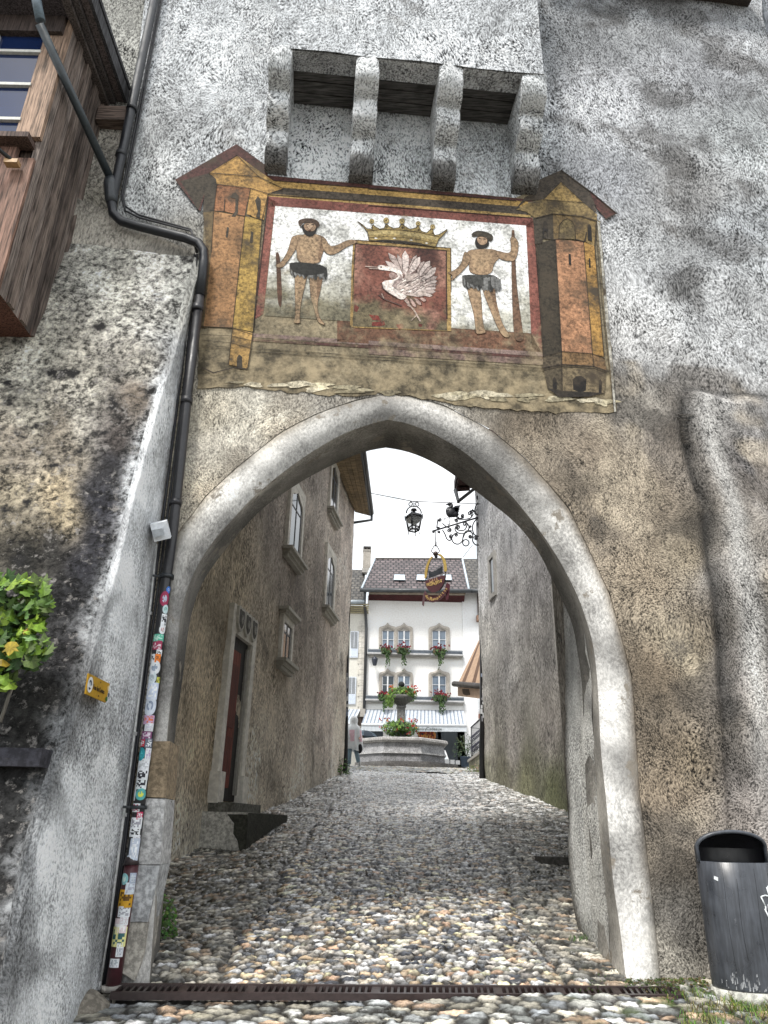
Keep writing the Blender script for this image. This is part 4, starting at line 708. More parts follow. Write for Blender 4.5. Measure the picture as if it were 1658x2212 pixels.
def sticker(y,h,a0,a1,c,c2=None,shape='r',r=None,hid=None):
    r=r or (.0515 if y<1868 else .0595);mb=MB();x=axis(y);c0=G.px(x,y,.13);zs=h/230.;seg=8;hh=8
    def P(a,z,dr=0):
        an=math.radians(a);zz=c0.z+z;return Vector((c0.x,c0.y,zz))+G.U*math.sin(an)*(r+dr)+G.N*math.cos(an)*(r+dr)
    am=(a0+a1)/2;aw=(a1-a0)/2
    for i in range(seg):
        for j in range(hh):
            u0,u1=-1+2*i/seg,-1+2*(i+1)/seg;v0,v1=-1+2*j/hh,-1+2*(j+1)/hh
            def mp(u,v):
                if shape=='o':
                    k=max(abs(u),abs(v));l=math.hypot(u,v) or 1;u,v=u*k/l,v*k/l
                return P(am+u*aw,v*zs/2,.0012)
            cc=c
            if c2:
                t=noise.noise(Vector((i*.9+y*.37,j*1.1+y*.11,h*.3)))
                if shape=='o':cc=c2 if max(abs((u0+u1)/2),abs((v0+v1)/2))<.6 and t>-.1 else c
                else:cc=c2 if (t>.08 or (j in(3,4) and t>-.1)) and 0<i<seg-1 and 0<j<hh-1 else c
            mb.poly([mp(u0,v0),mp(u1,v0),mp(u1,v1),mp(u0,v1)],cc)
    obj('sticker',mb,M_plain,dp)
W_=(.72,.75,.78);K=(.03,.03,.04)
for y,h,a0,a1,c,c2,sh in [(1276,16,25,80,(.05,.18,.6),(.4,.5,.8),'o'),(1296,34,-30,70,(.35,.04,.1),(.45,.5,.6),'o'),(1318,20,10,80,(.55,.7,.72),(.2,.45,.4),'o'),(1342,28,10,75,W_,K,'r'),(1362,20,0,70,W_,(.5,.3,.3),'o'),(1380,16,-60,60,(.12,.5,.36),(.5,.75,.65),'r'),(1396,20,-55,50,(.35,.04,.1),(.75,.6,.65),'r'),(1412,14,0,60,W_,K,'r'),(1424,18,-60,-10,W_,K,'r'),(1424,18,-8,50,(.8,.22,.03),(.3,.1,.03),'r'),(1444,30,-65,60,W_,(.3,.36,.45),'o'),(1466,26,-65,30,(.6,.68,.72),(.4,.45,.5),'o'),(1470,12,35,80,(.6,.6,.1),K,'r'),(1494,34,-65,65,(.55,.62,.75),(.75,.78,.8),'r'),(1526,40,-70,65,(.6,.66,.75),(.25,.3,.4),'o'),(1556,18,-60,60,(.6,.4,.6),(.7,.2,.1),'r'),(1572,16,-30,60,W_,(.6,.6,.7),'r'),(1590,16,-70,50,(.25,.08,.2),(.7,.6,.7),'r'),(1606,14,-70,-10,(.6,.05,.08),W_,'r'),(1606,18,-5,70,(.15,.17,.22),W_,'r'),(1630,26,-75,5,(.03,.3,.35),(.1,.55,.6),'o'),(1630,24,8,70,W_,(.5,.4,.6),'r'),(1652,22,-60,65,W_,(.5,.52,.55),'r'),(1674,20,-60,65,W_,K,'r'),(1694,20,-65,60,(.7,.74,.76),K,'r'),(1716,22,-40,65,(.1,.4,.4),(.6,.65,.1),'o'),(1716,24,-75,-40,W_,None,'r'),(1745,16,-60,20,W_,(.55,.02,.08),'r'),(1762,14,0,60,(.5,.03,.1),W_,'r'),(1778,20,-60,60,W_,(.3,.3,.34),'r'),(1798,16,-60,50,(.75,.78,.8),K,'r'),(1812,14,-10,60,W_,(.5,.5,.55),'r'),(1835,40,-30,65,(.5,.56,.66),(.75,.78,.82),'r'),(1858,20,-65,30,(.55,.62,.7),(.75,.78,.82),'o'),
 (1898,20,-75,0,(.25,.5,.52),(.55,.7,.65),'o'),(1896,18,10,65,(.35,.4,.5),(.5,.55,.6),'r'),(1918,20,-10,70,(.6,.66,.72),(.4,.42,.5),'r'),(1940,30,-60,65,(.55,.3,.02),(.12,.06,.01),'r'),(1968,18,-40,60,W_,(.35,.36,.4),'r'),(1986,16,-10,55,W_,(.6,.55,.58),'r'),(1998,24,-60,50,(.7,.6,.62),(.8,.8,.8),'r'),(2022,32,-75,60,(.7,.68,.3),(.04,.12,.13),'r'),(2050,22,-5,50,W_,(.4,.42,.48),'r'),(2078,14,-45,30,W_,(.4,.45,.5),'r')]:
    sticker(y,h,a0,a1,c,c2,sh)
dg_=thing('overflow_pipe','slanting dark grey pipe from the oriel roof down to the black downpipe','drainpipe',G.px(238,400,.13))
pa=atY(72,-30,5.3);pb_=atY(85,52,5.42);pc_=G.px(237,384,.16);mb=MB();mb.tube([pa,pb_+Vector((0,0,.05))],.052,14,(.11,.15,.18));mb.tube([pb_,pc_],.048,14,(.03,.04,.047));obj('pipe',mb,M_metal,dg_)
mb=MB();p1_=G.px(237,384,.15);p2_=G.px(241,440,.13);mb.tube([p1_,p1_+(p2_-p1_)*.25,p1_+(p2_-p1_)*.8,p2_],[.06,.082,.078,.06],12,(.03,.035,.04));obj('collar',mb,M_metal,dg_)
cbw=thing('lightning_cable','pair of thin black cables clipped alongside the downpipe','cable',G.px(225,2140,.05))
mb=MB()
for k,o_ in enumerate((0,9)):
    mb.tube(gl([(352+o_*.5,-40),(300+o_*.6,230),(262+o_*.4,425),(270,455-o_),(300,470-o_*.6),(412,499-o_*.4),(424+o_*.3,545)],.05),.013,6,(.02,.02,.022))
    mb.tube(gl([(420+o_*.6,550),(392+o_,800),(350+o_,1130),(336+o_,1240),(300+o_*.6,1530),(262+o_*.5,1850),(222+o_*.6,2140)],.06),.014,6,(.02,.021,.026))
obj('cables',mb,M_metal,cbw)
cd=thing('metal_conduit','thin pale metal conduit running down the wall below the white sensor box','conduit',G.px(212,2145,.05));mb=MB();mb.tube(gl([(338,1175),(325,1300),(292,1570),(262,1800),(237,1990),(213,2140)],.07),.012,8,(.6,.61,.6))
for x,y in((322,1325),(290,1585),(268,1760)):c=G.px(x,y,.07);mb.box(c,(.05,.03,.03),(.4,.4,.4))
mb.tube(gl([(213,2120),(212,2145)],.075),.022,8,(.7,.7,.7));obj('tube',mb,M_metal,cd)
fl=thing('sensor_box','small white angled sensor box fixed beside the black downpipe','sensor box',G.px(345,1150,.1))
mb=MB();Mx=Matrix.Rotation(D(5),3,'Z')@Matrix.Rotation(D(-18),3,'Y')@Matrix.Rotation(D(28),3,'X');c=G.px(347,1146,.34);mb.box(c,(.15,.17,.17),(.75,.78,.82),Mx);mb.box(c+Vector((.01,-.1,-.06)),(.1,.05,.07),(.4,.43,.46),Mx);obj('housing',mb,M_plain,fl)
mb=MB();mb.tube([G.px(338,1138,.06),c],.03,8,(.5,.52,.54));mb.tube([G.px(333,1140,.05),G.px(333,1140,.1)],.06,12,(.6,.62,.65));obj('bracket',mb,M_plain,fl)
# ============================================================ TRAIL SIGN on the flared wall
def bwp(x,y,off=0):
    ex=ip(EL,y);fx=ip(FT,y);pe=atY(ex,y,Yd(y));pf=G.px(fx,y,.03);d=ray(x,y);e=pf-pe;n=Vector((e.y,-e.x,0)).normalized();n=n if n.y<0 else -n
    k=n.dot(pe+n*(.055+off))/n.dot(d);return d*k,n
ZS=zoomf(260,2170,13.8167)
cor=ZS((400,320),(1345,790),(1160,1640),(262,1240));cp_=[bwp(x,y,.05)[0] for x,y in cor];cen=sum(cp_,Vector())/4;n_s=(cp_[1]-cp_[0]).cross(cp_[3]-cp_[0]).normalized();n_s=n_s if n_s.y<0 else -n_s
ys_=thing('trail_sign','small yellow plate with round white emblem screwed to the grey flared wall','sign',cen)
cp2=[]
for x,y in cor:
    d=ray(x,y);cp2.append(d*(n_s.dot(cen)/n_s.dot(d)))
mb=MB();mb.hexa([p-n_s*.012 for p in cp2],cp2,(.42,.24,.015));obj('plate',mb,M_plain,ys_)
def sp(x,y,o):
    (px_,py_),=ZS((x,y));d=ray(px_,py_);return d*(n_s.dot(cen+n_s*o)/n_s.dot(d))
mb=MB()
def ell(cx,cy,rx,ry,t,o,c,n=20):mb.poly([sp(cx+rx*math.cos(a)*math.cos(t)-ry*math.sin(a)*math.sin(t),cy+rx*math.cos(a)*math.sin(t)+ry*math.sin(a)*math.cos(t),o) for a in [2*math.pi*k/n for k in range(n)]],c)
ell(460,830,125,360,.13,.002,(.75,.75,.72));mb.poly([sp(x,y,.004) for x,y in ((445,640),(500,600),(535,700),(545,860),(510,870),(500,760),(480,690),(430,760),(420,840))],(.03,.05,.09));mb.poly([sp(x,y,.004) for x,y in ((390,930),(490,990),(440,1070),(400,1030))],(.03,.03,.06));mb.poly([sp(x,y,.004) for x,y in ((470,720),(500,800),(500,880),(440,890),(440,800))],(.5,.55,.6))
obj('emblem',mb,M_plain,ys_)
for nm_,a_ in (('sticker',(1270,990,35,120,.05,.002,(.7,.55,.3))),('sticker',(1290,1290,45,100,.1,.003,(.06,.09,.12))),('sticker',(1190,1480,50,110,.1,.003,(.04,.12,.02))),('screw',(935,730,22,45,0,.003,(.08,.04,.01))),('screw',(835,1335,25,45,0,.003,(.08,.04,.01)))):
    mb=MB();ell(*a_);obj(nm_,mb,M_plain,ys_)
mb=MB();eu=(sp(1150,1180,.004)-sp(600,920,.004));L_=eu.length;eu.normalize();ev_=(sp(600,870,.004)-sp(590,1040,.004)).normalized();o_=sp(590,1020,.005)
text_mb(mb,'Tour des Comtes',.05,lambda v:o_+eu*v.x+ev_*v.y+n_s*v.z,(.06,.035,.01),ext=.001,align='LEFT',sx=L_/.40);obj('lettering',mb,M_plain,ys_)
# ============================================================ STONE LEDGE + FLOOR BOULDER
mb=MB();p=atY(20,1634,5.3);mb.box(p+Vector((-.5,.2,0)),(1.4,.34,.12),(.04,.04,.05));o=obj('stone_ledge',mb,M_stone,label='dark stone shelf jutting from the mossy wall below the vine',cat='ledge')
mb=MB();p=ong(190,2172);mb.ball(p+Vector((-.12,0,-.02)),.3,18,10,(.20,.18,.15),(1,.75,.42));
for i,v in enumerate(mb.v):mb.v[i]=v+Vector((1,1,1))*noise.noise(v*5)*.03
obj('boulder',mb,M_stone,label='rounded worn boulder at the foot of the flared wall near the drain',cat='boulder')
mb=MB();p=ong(1195,1868);mb.box(p+Vector((.25,.1,.05)),(.9,.34,.10),(.10,.095,.085),Matrix.Rotation(D(4),3,'Z'));obj('stone_slab',mb,M_stone,label='dark flat stone slab on the cobbles behind the right jamb of the arch',cat='slab')
# ============================================================ PLANTS
def leafpoly(mb,c,n,up,s,col,kind='maple'):
    n=n.normalized();u=up.cross(n)
    if u.length<.01:u=Vector((1,0,0))
    u.normalize();w=n.cross(u)
    if kind=='maple':sh=[(0,-.5),(.28,-.48),(.5,-.2),(.32,-.08),(.55,.22),(.25,.2),(.16,.42),(0,.62),(-.16,.42),(-.25,.2),(-.55,.22),(-.32,-.08),(-.5,-.2),(-.28,-.48)]
    elif kind=='oval':sh=[(0,-.5),(.22,-.2),(.2,.2),(0,.5),(-.2,.2),(-.22,-.2)]
    else:sh=[(0,-.4),(.4,-.15),(.3,.3),(0,.4),(-.3,.3),(-.4,-.15)]
    pts=[c+u*a*s+w*b*s+n*(-.25*abs(a)*s+ (.1*b*b*s)) for a,b in sh];k=len(mb.v);mb.v+=[c+n*.03*s]+pts
    m=len(pts)
    for i in range(m):mb.face((k,k+1+i,k+1+(i+1)%m),tuple(q*(.85 if i%2 else 1.1) for q in col))
vine=thing('vine','leafy vine with lobed green and yellowing leaves on the dark mossy wall','vine',atY(20,1500,5.1));rv=random.Random(4)
mb=MB();pts=[(0,1560),(20,1500),(48,1420),(30,1370)];mb.tube([atY(x,y,5.2) for x,y in pts],.012,6,(.16,.15,.13));mb.tube([atY(x,y,5.18) for x,y in ((48,1420),(60,1330),(90,1270))],.008,5,(.2,.2,.12));mb.tube([atY(x,y,5.18) for x,y in ((-40,1400),(10,1330),(50,1290))],.01,5,(.2,.18,.12));obj('stem',mb,M_wood,vine)
mb=MB();cnt=0
while cnt<780:
    x=rv.uniform(-130,112);y=rv.uniform(1228,1490)
    if noise.noise(Vector((x*.03,y*.03,1)))<-.3:cnt+=.2;continue
    lim=98+12*math.sin(y*.05)-(max(0,y-1410)*.9)
    if x>lim or (y>1440 and x>30):continue
    if y<1240+.15*max(0,x):continue
    cnt+=1;dp_=rv.uniform(0,1);p=atY(x,y,5.05+dp_*.32);n=Vector((rv.uniform(-.9,.9),-1,rv.uniform(-.3,1.3)));t=(1490-y)/260
    c=rv.choice([(.12,.22,.025),(.17,.29,.03),(.22,.33,.04),(.09,.17,.03),(.14,.26,.08)]) if rv.random()<.35+.5*t else rv.choice([(.035,.08,.02),(.055,.11,.025),(.08,.12,.03)])
    if dp_>.45:c=tuple(q*.6 for q in c)  # leaves set further back are darkened, inner shade put into their colour
    if rv.random()<.02:c=(.3,.22,.03)
    leafpoly(mb,p,n,Vector((rv.uniform(-.6,.6),0,1)),rv.uniform(.045,.125),c)
for x,y,s in ((22,1400,.10),):leafpoly(mb,atY(x,y,5.0),Vector((.1,-1,.3)),Vector((.1,0,-1)),s,(.40,.30,.03))
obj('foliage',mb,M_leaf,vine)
def bush(name,label,cat,base,spread,h,n,s,cols,kind='oval',seed=1,stems=8,group=None,droop=0):
    r=random.Random(seed);t=thing(name,label,cat,base,group);base=Vector(base);mb=MB();st_=MB()
    for i in range(stems):
        a=r.uniform(0,6.28);q=Vector((math.cos(a)*spread[0]*.7,math.sin(a)*spread[1]*.7,h*r.uniform(.5,.95)));st_.tube([base,base+q*.5+Vector((0,0,.1*h)),base+q],.004+.004*h,5,(.08,.11,.04))
    obj('stem',st_,M_leaf,t)
    for i in range(n):
        a=r.uniform(0,6.28);k=r.random()**.5;z=r.random();p=base+Vector((math.cos(a)*spread[0]*k,math.sin(a)*spread[1]*k,h*(z*(1-.6*k*k))+.02))
        leafpoly(mb,p,Vector((math.cos(a)*k,math.sin(a)*k-.5,r.uniform(.3,1.2))),Vector((r.uniform(-1,1),r.uniform(-1,1),.5)),s*r.uniform(.6,1.2),tuple(c*r.uniform(.7,1.2) for c in r.choice(cols)),kind)
    obj('foliage',mb,M_leaf,t);return t
GC=[(.05,.12,.02),(.08,.17,.03),(.10,.21,.04)]
p=ong(350,2035);bush('weed_plant','bushy green weed growing at the foot of the left jamb stones','weed',p+Vector((-.08,.05,0)),(.2,.16),.42,420,.045,GC,'round',3)
def tuft(mb,c,n,h,r,col):
    for i in range(n):
        a=r.uniform(0,6.28);b=c+Vector((r.uniform(-.05,.05),r.uniform(-.05,.05),0));l=h*r.uniform(.5,1.2);d=Vector((math.cos(a)*.5,math.sin(a)*.5,1))*l;w=Vector((math.sin(a),-math.cos(a),0))*.003
        cc=tuple(q*r.uniform(.7,1.3) for q in col);m1=b+d*.55;t1=b+d+Vector((math.cos(a),math.sin(a),-.5))*l*.3;mb.poly([b-w,b+w,m1+w,m1-w],cc);mb.poly([m1-w,m1+w,t1],cc)
mb=MB();rg=random.Random(8)
for i in range(150):
    x=rg.uniform(1400,1680);y=rg.uniform(2135,2230) if x>1480 else rg.uniform(2120,2165)
    if 1530<x and y<2160:y+=25
    if rg.random()<.45 and x<1500:continue
    tuft(mb,ong(x,y),rg.randint(5,14),rg.uniform(.025,.085) if x>1480 else .03,rg,rg.choice([(.10,.19,.03),(.16,.22,.05),(.22,.22,.08)]))
for i in range(70):tuft(mb,ong(rg.uniform(1245,1420),rg.uniform(2000,2040) if i%3==0 else rg.uniform(2095,2145)),6,.025,rg,(.06,.11,.02))
for x,y,n in ((1145,1712,9),(1060,1690,4),(745,1672,7),(1250,2030,8),(1230,1880,5)):
    for i in range(n):tuft(mb,ong(x+rg.uniform(-18,18),y+rg.uniform(-4,4)),6,.05,rg,(.06,.12,.02))
obj('grass_tufts',mb,M_leaf,kind='stuff')
mb=MB()
for i in range(900):
    x=rg.uniform(1350,1530);y=2118+rg.gauss(0,9)+ (x-1350)*.04;p=ong(x,y)+Vector((0,.0,rg.uniform(.0,.03)));leafpoly(mb,p,Vector((rg.uniform(-.4,.4),-.5,1)),Vector((rg.uniform(-1,1),1,0)),rg.uniform(.012,.028),rg.choice([(.05,.09,.02),(.08,.12,.03),(.12,.09,.04)]),'round')
obj('moss_weeds',mb,M_leaf,kind='stuff')
# ============================================================ LITTER BIN
bn0=ong(1612,2168);bd=Vector((bn0.x+.145,bn0.y+.22,gz(bn0.y)+.02));bzt=atY(1575,1795,bd.y).z
bin_=thing('litter_bin','dark grey steel litter bin with scribbled tag beside the right wall','litter bin',bd)
Hh=bzt-bd.z;RB=.30
mb=MB();a_open0,a_open1=0,0
zz=[.05,.07,.1,.3,.5,.7,Hh-.30]
mb.lathe(bd,[(RB*.9,.05),(RB*.99,.055),(RB,.07),(RB,.3),(RB,.6),(RB,Hh-.25),(RB*.97,Hh-.245),(RB*.9,Hh-.28)],48,(.045,.05,.06),sq=.85);obj('body',mb,M_bin,bin_)
mb=MB();zo=Hh-.25;za_=Hh-.13
def arc_(t,k=1):return bd+Vector((RB*k*math.cos(t),-.10*RB-.25*RB*math.sin(t),za_+(.125 if k==1 else .105)*math.sin(t)))
def bk_(t,k=1,z=0):return bd+Vector((RB*k*math.cos(t),RB*k*.85*math.sin(t),za_+z))
n_=28;th=[math.pi*i/n_ for i in range(n_+1)];rows=[]
for f in range(7):
    u=f/6;rows.append([arc_(t)*(1-u)+bk_(t)*u+Vector((0,0,.07*math.sin(t)*math.sin(math.pi*u)*(1-u*.4))) for t in th])
mb.grid(rows,(.04,.045,.055));mb.grid([[p+(Vector((bd.x,bd.y,bd.z+za_))-p)*.06-Vector((0,0,.012)) for p in r] for r in rows],(.012,.012,.014))
mb.grid([[bk_(t,1,0) for t in th],[bk_(t,1,zo-za_-.02) for t in th]],(.03,.033,.04));mb.grid([[bk_(t,.95,0) for t in th],[bk_(t,.95,zo-za_-.02) for t in th]],(.008,.008,.01))
mb.tube([arc_(math.pi)+Vector((0,0,zo-za_))]+[arc_(t) for t in th[::-1]]+[arc_(0)+Vector((0,0,zo-za_))],.016,8,(.055,.062,.075))
for s_ in (-1,1):
    a_=arc_(0 if s_>0 else math.pi);b_=bk_(0 if s_>0 else math.pi);mb.grid([[a_,a_+Vector((0,0,zo-za_))],[b_,b_+Vector((0,0,zo-za_))]],(.03,.033,.04))
obj('hood',mb,M_bin,bin_)
mb=MB();mb.lathe(bd,[(.01,Hh-.45),(RB*.9,Hh-.45),(RB*.9,Hh-.27)],32,(.008,.008,.01),sq=.85);obj('liner',mb,M_bin,bin_)
mb=MB();mb.lathe(bd,[(.01,-.06),(RB*1.03,-.06),(RB*1.05,.0),(RB*1.03,.05),(RB*.9,.055),(.01,.055)],48,(.42,.42,.38),sq=.87);obj('concrete_base',mb,M_stone,bin_)
mb=MB()
def bp_(a,z,dr=.003):
    an=D(a-90);return Vector((bd.x+(RB+dr)*math.cos(an),bd.y+(RB+dr)*.85*math.sin(an),bd.z+z))
def scr(pts,w=.006):
    for (a0,z0),(a1,z1) in zip(pts,pts[1:]):
        P0,P1=bp_(a0,z0),bp_(a1,z1);mb.tube([P0,P1],w,5,(.72,.76,.78))
s0=Hh-.27
for pts in [[(18,s0-.23),(27,s0-.22),(38,s0-.23),(40,s0-.25)],[(18,s0-.23),(24,s0-.30),(24,s0-.33)],[(34,s0-.16),(40,s0-.28),(52,s0-.40)],[(38,s0-.15),(38,s0-.22)],[(30,s0-.36),(31,s0-.29),(40,s0-.26),(50,s0-.31),(44,s0-.34)],[(22,s0-.32),(32,s0-.43),(44,s0-.60),(50,s0-.64)],[(30,s0-.44),(32,s0-.54),(42,s0-.50),(38,s0-.34)],[(33,s0-.54),(42,s0-.58),(49,s0-.70)],[(36,s0-.30),(36,s0-.44),(46,s0-.36)],[(40,s0-.26),(44,s0-.46),(36,s0-.40)],[(48,s0-.2),(47,s0-.42)]]:scr(pts)
obj('graffiti_tag',mb,M_plain,bin_)
mb=MB()
for a_,z0_,z1_ in ((-38,.2,s0-.06),(-18,.28,s0-.1),(12,.12,s0-.02),(27,.1,s0-.5)):mb.tube([bp_(a_+1.2*math.sin(z_*9),z_,-.0006) for z_ in np.linspace(z0_,z1_,9)],.0016,4,(.008,.009,.011))
for i in range(60):
    a_=R.gauss(-25,22);z_=.06+abs(R.gauss(0,.05));w_=R.uniform(.3,1.4);h_=R.uniform(.008,.05);c_=R.uniform(.16,.34);mb.poly([bp_(a_-w_,z_,.0012),bp_(a_+w_,z_+.004,.0012),bp_(a_+w_*.6,z_+h_,.0012),bp_(a_-w_*.4,z_+h_*.8,.0012)],(c_,c_*1.03,c_*1.08))
obj('scuffs',mb,M_plain,bin_);mb=MB();mb.poly([bp_(-52,s0-.085),bp_(-45,s0-.095),bp_(-46,s0-.125),bp_(-53,s0-.11)],(.65,.68,.7));obj('sticker',mb,M_plain,bin_)
# ============================================================ LEFT ALLEY HOUSE
def wallgrid(mb,W,s0,s1,t0,t1,ns,nt,amp,wav,hole=None):
    mb.grid([[ (lambda p:W.P(s,t,rough3(p,amp)+wav*noise.noise(p*.35)))(W.P(s,t,0)) for s in np.linspace(s0,s1,ns)] for t in np.linspace(t0,t1,nt)])
lh=thing('alley_house','rough brown-grey plastered house along the left side of the alley','house',LW.P(0,gz(24),0))
eo=atY(797,1114,24.35);zE=eo.z
mb=MB();wallgrid(mb,LW,-16.2,0.02,-1.6,zE+.4,330,190,.03,.05)
cal=[(-12,1,(0.578,0.473,0.333)),(-12,-.5,(0.700,0.647,0.542)),(-12,4,(0.455,0.385,0.280)),(-9,3,(0.438,0.376,0.289)),(-9,1,(0.700,0.621,0.508)),(-6,1,(0.665,0.586,0.490)),(-7,4.5,(0.263,0.227,0.193)),(-5,5,(0.350,0.306,0.263)),(-9,6,(0.350,0.306,0.263)),(-3,3,(0.630,0.542,0.473)),(-1,3,(0.700,0.613,0.508)),(-1,8,(0.647,0.560,0.490)),(-3,8,(0.578,0.508,0.438)),(-5,9,(0.473,0.420,0.367)),(-4,-.1,(0.525,0.490,0.420)),(-.3,1.8,(0.630,0.560,0.473))]
wcolors(mb,lambda v:idw(cal,(v-LW.O).dot(LW.U),v.z,3))
mb.grid([[LW.P(.02,t,0) for t in (0,4,8,zE+.4)],[LW.P(.02,t,0)+Vector((-6,1.2,0)) for t in (0,4,8,zE+.4)]],(.2,.19,.17))
obj('wall',mb,M_alley,lh)
FS=(.70,.67,.60);FSd=(.42,.40,.35)
def rct(W,pts):
    q=[W.uv(x,y) for x,y in pts];return (q[0][0]+q[3][0])/2,(q[1][0]+q[2][0])/2,(q[2][1]+q[3][1])/2,(q[0][1]+q[1][1])/2   # TL TR BR BL
def winL(W,pts,par,fw=.16,sillf=True,head=False,ogee=True,lab=None,deep=.02):
    a,b,t0,t1=rct(W,pts);fr=MB();w=b-a
    fr.wbox(W,a,a+fw,t0,t1,-.02,.07,FS);fr.wbox(W,b-fw,b,t0,t1,-.02,.07,FS);fr.wbox(W,a+fw,b-fw,t1-fw*1.1,t1,-.02,.07,FS)
    if ogee:
        cc=(a+b)/2;tt_=t1-fw*1.1;hw_=(b-a)/2-fw
        for sgn in (-1,1):
            pr=[(0,.0),(0,-.02),(.22,-.10),(.5,-.17),(.8,-.2),(1,-.34),(1,0)]
            q=[(cc+sgn*u*hw_,tt_+v) for u,v in pr];q=q if sgn>0 else q
            fr.prism([W.P(s,t,-.02) for s,t in q],W.N*.085,FS)
    o=obj('window_frame',fr,M_sill,par,lab)
    if sillf:
        sl=MB();sl.wbox(W,a-.1,b+.1,t0-.07,t0+.001,-.02,.22,FSd);sl.wbox(W,a-.06,b+.06,t0-.15,t0-.07,-.02,.15,FSd);sl.wbox(W,a-.03,b+.03,t0-.22,t0-.15,-.02,.1,FSd);obj('sill',sl,M_sill,o)
    if head:
        sl=MB();sl.wbox(W,a-.1,b+.1,t1+.07,t1+.14,-.02,.2,FSd);sl.wbox(W,a-.05,b+.05,t1,t1+.07,-.02,.13,FSd);obj('hood_mould',sl,M_sill,o)
    g=MB();g.wbox(W,a+fw-.02,b-fw+.02,t0,t1-fw,-.04,.055-deep,(.1,.1,.1));obj('glass_pane',g,M_glass,o)
    m2=MB();cm_=(a+b)/2;m2.wbox(W,cm_-.025,cm_+.025,t0,t1-fw*1.3,.0,.045,(.12,.12,.12));m2.wbox(W,a+fw,b-fw,t0+(t1-t0)*.62,t0+(t1-t0)*.62+.04,.0,.042,(.12,.12,.12));m2.wbox(W,b-fw-.05,b-fw,t0,t1-fw*1.3,.0,.044,(.4,.4,.39));obj('sash',m2,M_plain,o)
    return o
winL(LW,Z3((1088,405),(1208,590),(1165,1235),(1035,1040)),lh,lab='large ogee-headed stone window')
winL(LW,Z3((1455,215),(1522,352),(1497,850),(1420,680)),lh)
winL(LW,Z3((1412,1000),(1490,1160),(1463,1690),(1376,1585)),lh)
winL(LW,Z3((1005,1650),(1100,1745),(1078,2130),(975,2060)),lh,fw=.13,head=True,ogee=False,lab='small dark window with moulded hood')
# doorway
a,b,t0,t1=rct(LW,Z6((545,130),(715,290),(612,1530),(400,1610)));_,_,_,tin=rct(LW,Z6((545,365),(690,445),(612,1530),(400,1610)))
tb=LW.uv(*Z6((420,1640))[0])[1];tin=t1-(t1-tin)*1.0
dr=MB();fw=.2
for (x0,x1) in ((a,a+fw),(b-fw,b)):dr.wbox(LW,x0,x1,t0,t1,-.02,.09,FS)
dr.wbox(LW,a+fw,b-fw,tin,t1,-.02,.09,FS)
for x0,x1 in ((a-.06,a+fw+.03),(b-fw-.03,b+.06)):dr.wbox(LW,x0,x1,t0-.05,t0+.42,-.02,.15,FS)
dr.wbox(LW,a+fw,a+fw+.06,t0+.42,tin,-.02,.055,FSd);dr.wbox(LW,b-fw-.06,b-fw,t0+.42,tin,-.02,.055,FSd)
dso=obj('door_surround',dr,M_sill,lh,'carved stone door surround with three shields')
for k in range(3):
    mb=MB();cx_=a+fw*.6+(b-a-fw*1.2)*(k+.5)/3;cy_=tin+(t1-tin)*.55;hw_=(b-a)*.13;hh=(t1-tin)*.42
    shp=[(-1,1),(-.6,1.1),(0,1),(.6,1.1),(1,1),(1,0),(.85,-.5),(.5,-.85),(0,-1.1),(-.5,-.85),(-.85,-.5),(-1,0)]
    mb.prism([LW.P(cx_+u*hw_,cy_+v*hh,.085) for u,v in shp],LW.N*.05,(.5,.48,.43));mb.prism([LW.P(cx_+u*hw_*.72,cy_+v*hh*.75,.134) for u,v in shp],LW.N*.006,(.10,.095,.085))
    for q in range(5):mb.prism([LW.P(cx_+hw_*(.0+.35*math.cos(q*1.26+e)),cy_+hh*(.0+.4*math.sin(q*1.26+e)),.14) for e in (0,.5,1.0)]+[LW.P(cx_,cy_,.14)],LW.N*.012,(.3,.29,.26))
    obj('carved_shield',mb,M_sill,dso)
mb=MB();mb.wbox(LW,a+fw,b-fw,t0+.0,tin,-.04,.012,(.03,.028,.026));mb.wbox(LW,a+fw+.02,a+fw+(b-a-2*fw)*.55,t0+.2,tin-.25,.012,.035,(.16,.035,.02));mb.wbox(LW,a+fw+.08,a+fw+(b-a-2*fw)*.45,t0+.4,t0+1.0,.035,.05,(.11,.025,.015));mb.wbox(LW,a+fw+.08,a+fw+(b-a-2*fw)*.45,t0+1.15,tin-.5,.035,.05,(.11,.025,.015));obj('door',mb,M_wood,lh,'dark red wooden door')
mb=MB();mb.wbox(LW,b-fw-.16,b-fw-.02,t0+.1,tin-.1,.012,.05,(.3,.29,.26));obj('door_reveal',mb,M_sill,dso)
# landing steps
q1=LW.uv(*Z6((350,1648))[0]);stp=thing('door_step','worn stone landing block with black damp stain below the carved doorway','step',LW.P(q1[0],t0-.6,0))
dA=.72;topz=atY(*Z6((640,1655))[0],LW.P((a+b)/2,0,dA).y).z
mb=MB();sA=a-.25;sB=b+.75;mb.wbox(LW,sA,sB,-1.4,topz,-.02,dA,(.46,.45,.41))
wcolors(mb,lambda v:(.46,.45,.41));obj('landing',mb,M_stone,stp)
mb=MB();sx0=sA+.0
ks=[(sx0,topz-.004)];
for i in range(12):pass
pts=ks+[(sA,topz-.78),(sA+.3,topz-1.0),(sB,topz-1.0),(sB,topz-.004)];mb.poly([LW.P(s,t,dA+.004) for s,t in pts],(.045,.046,.036));mb.poly([LW.P(sA-.004,z_,d_) for z_,d_ in ((topz-.03,.40),(topz-.1,.46),(topz-.16,.52),(topz-.3,.52),(topz-.4,.6),(topz-.55,.64),(topz-.62,.74),(topz-.75,.78),(topz-1.0,dA+.003),(topz-.03,dA+.003))],(.045,.046,.036));obj('damp_stain',mb,M_stone,stp)
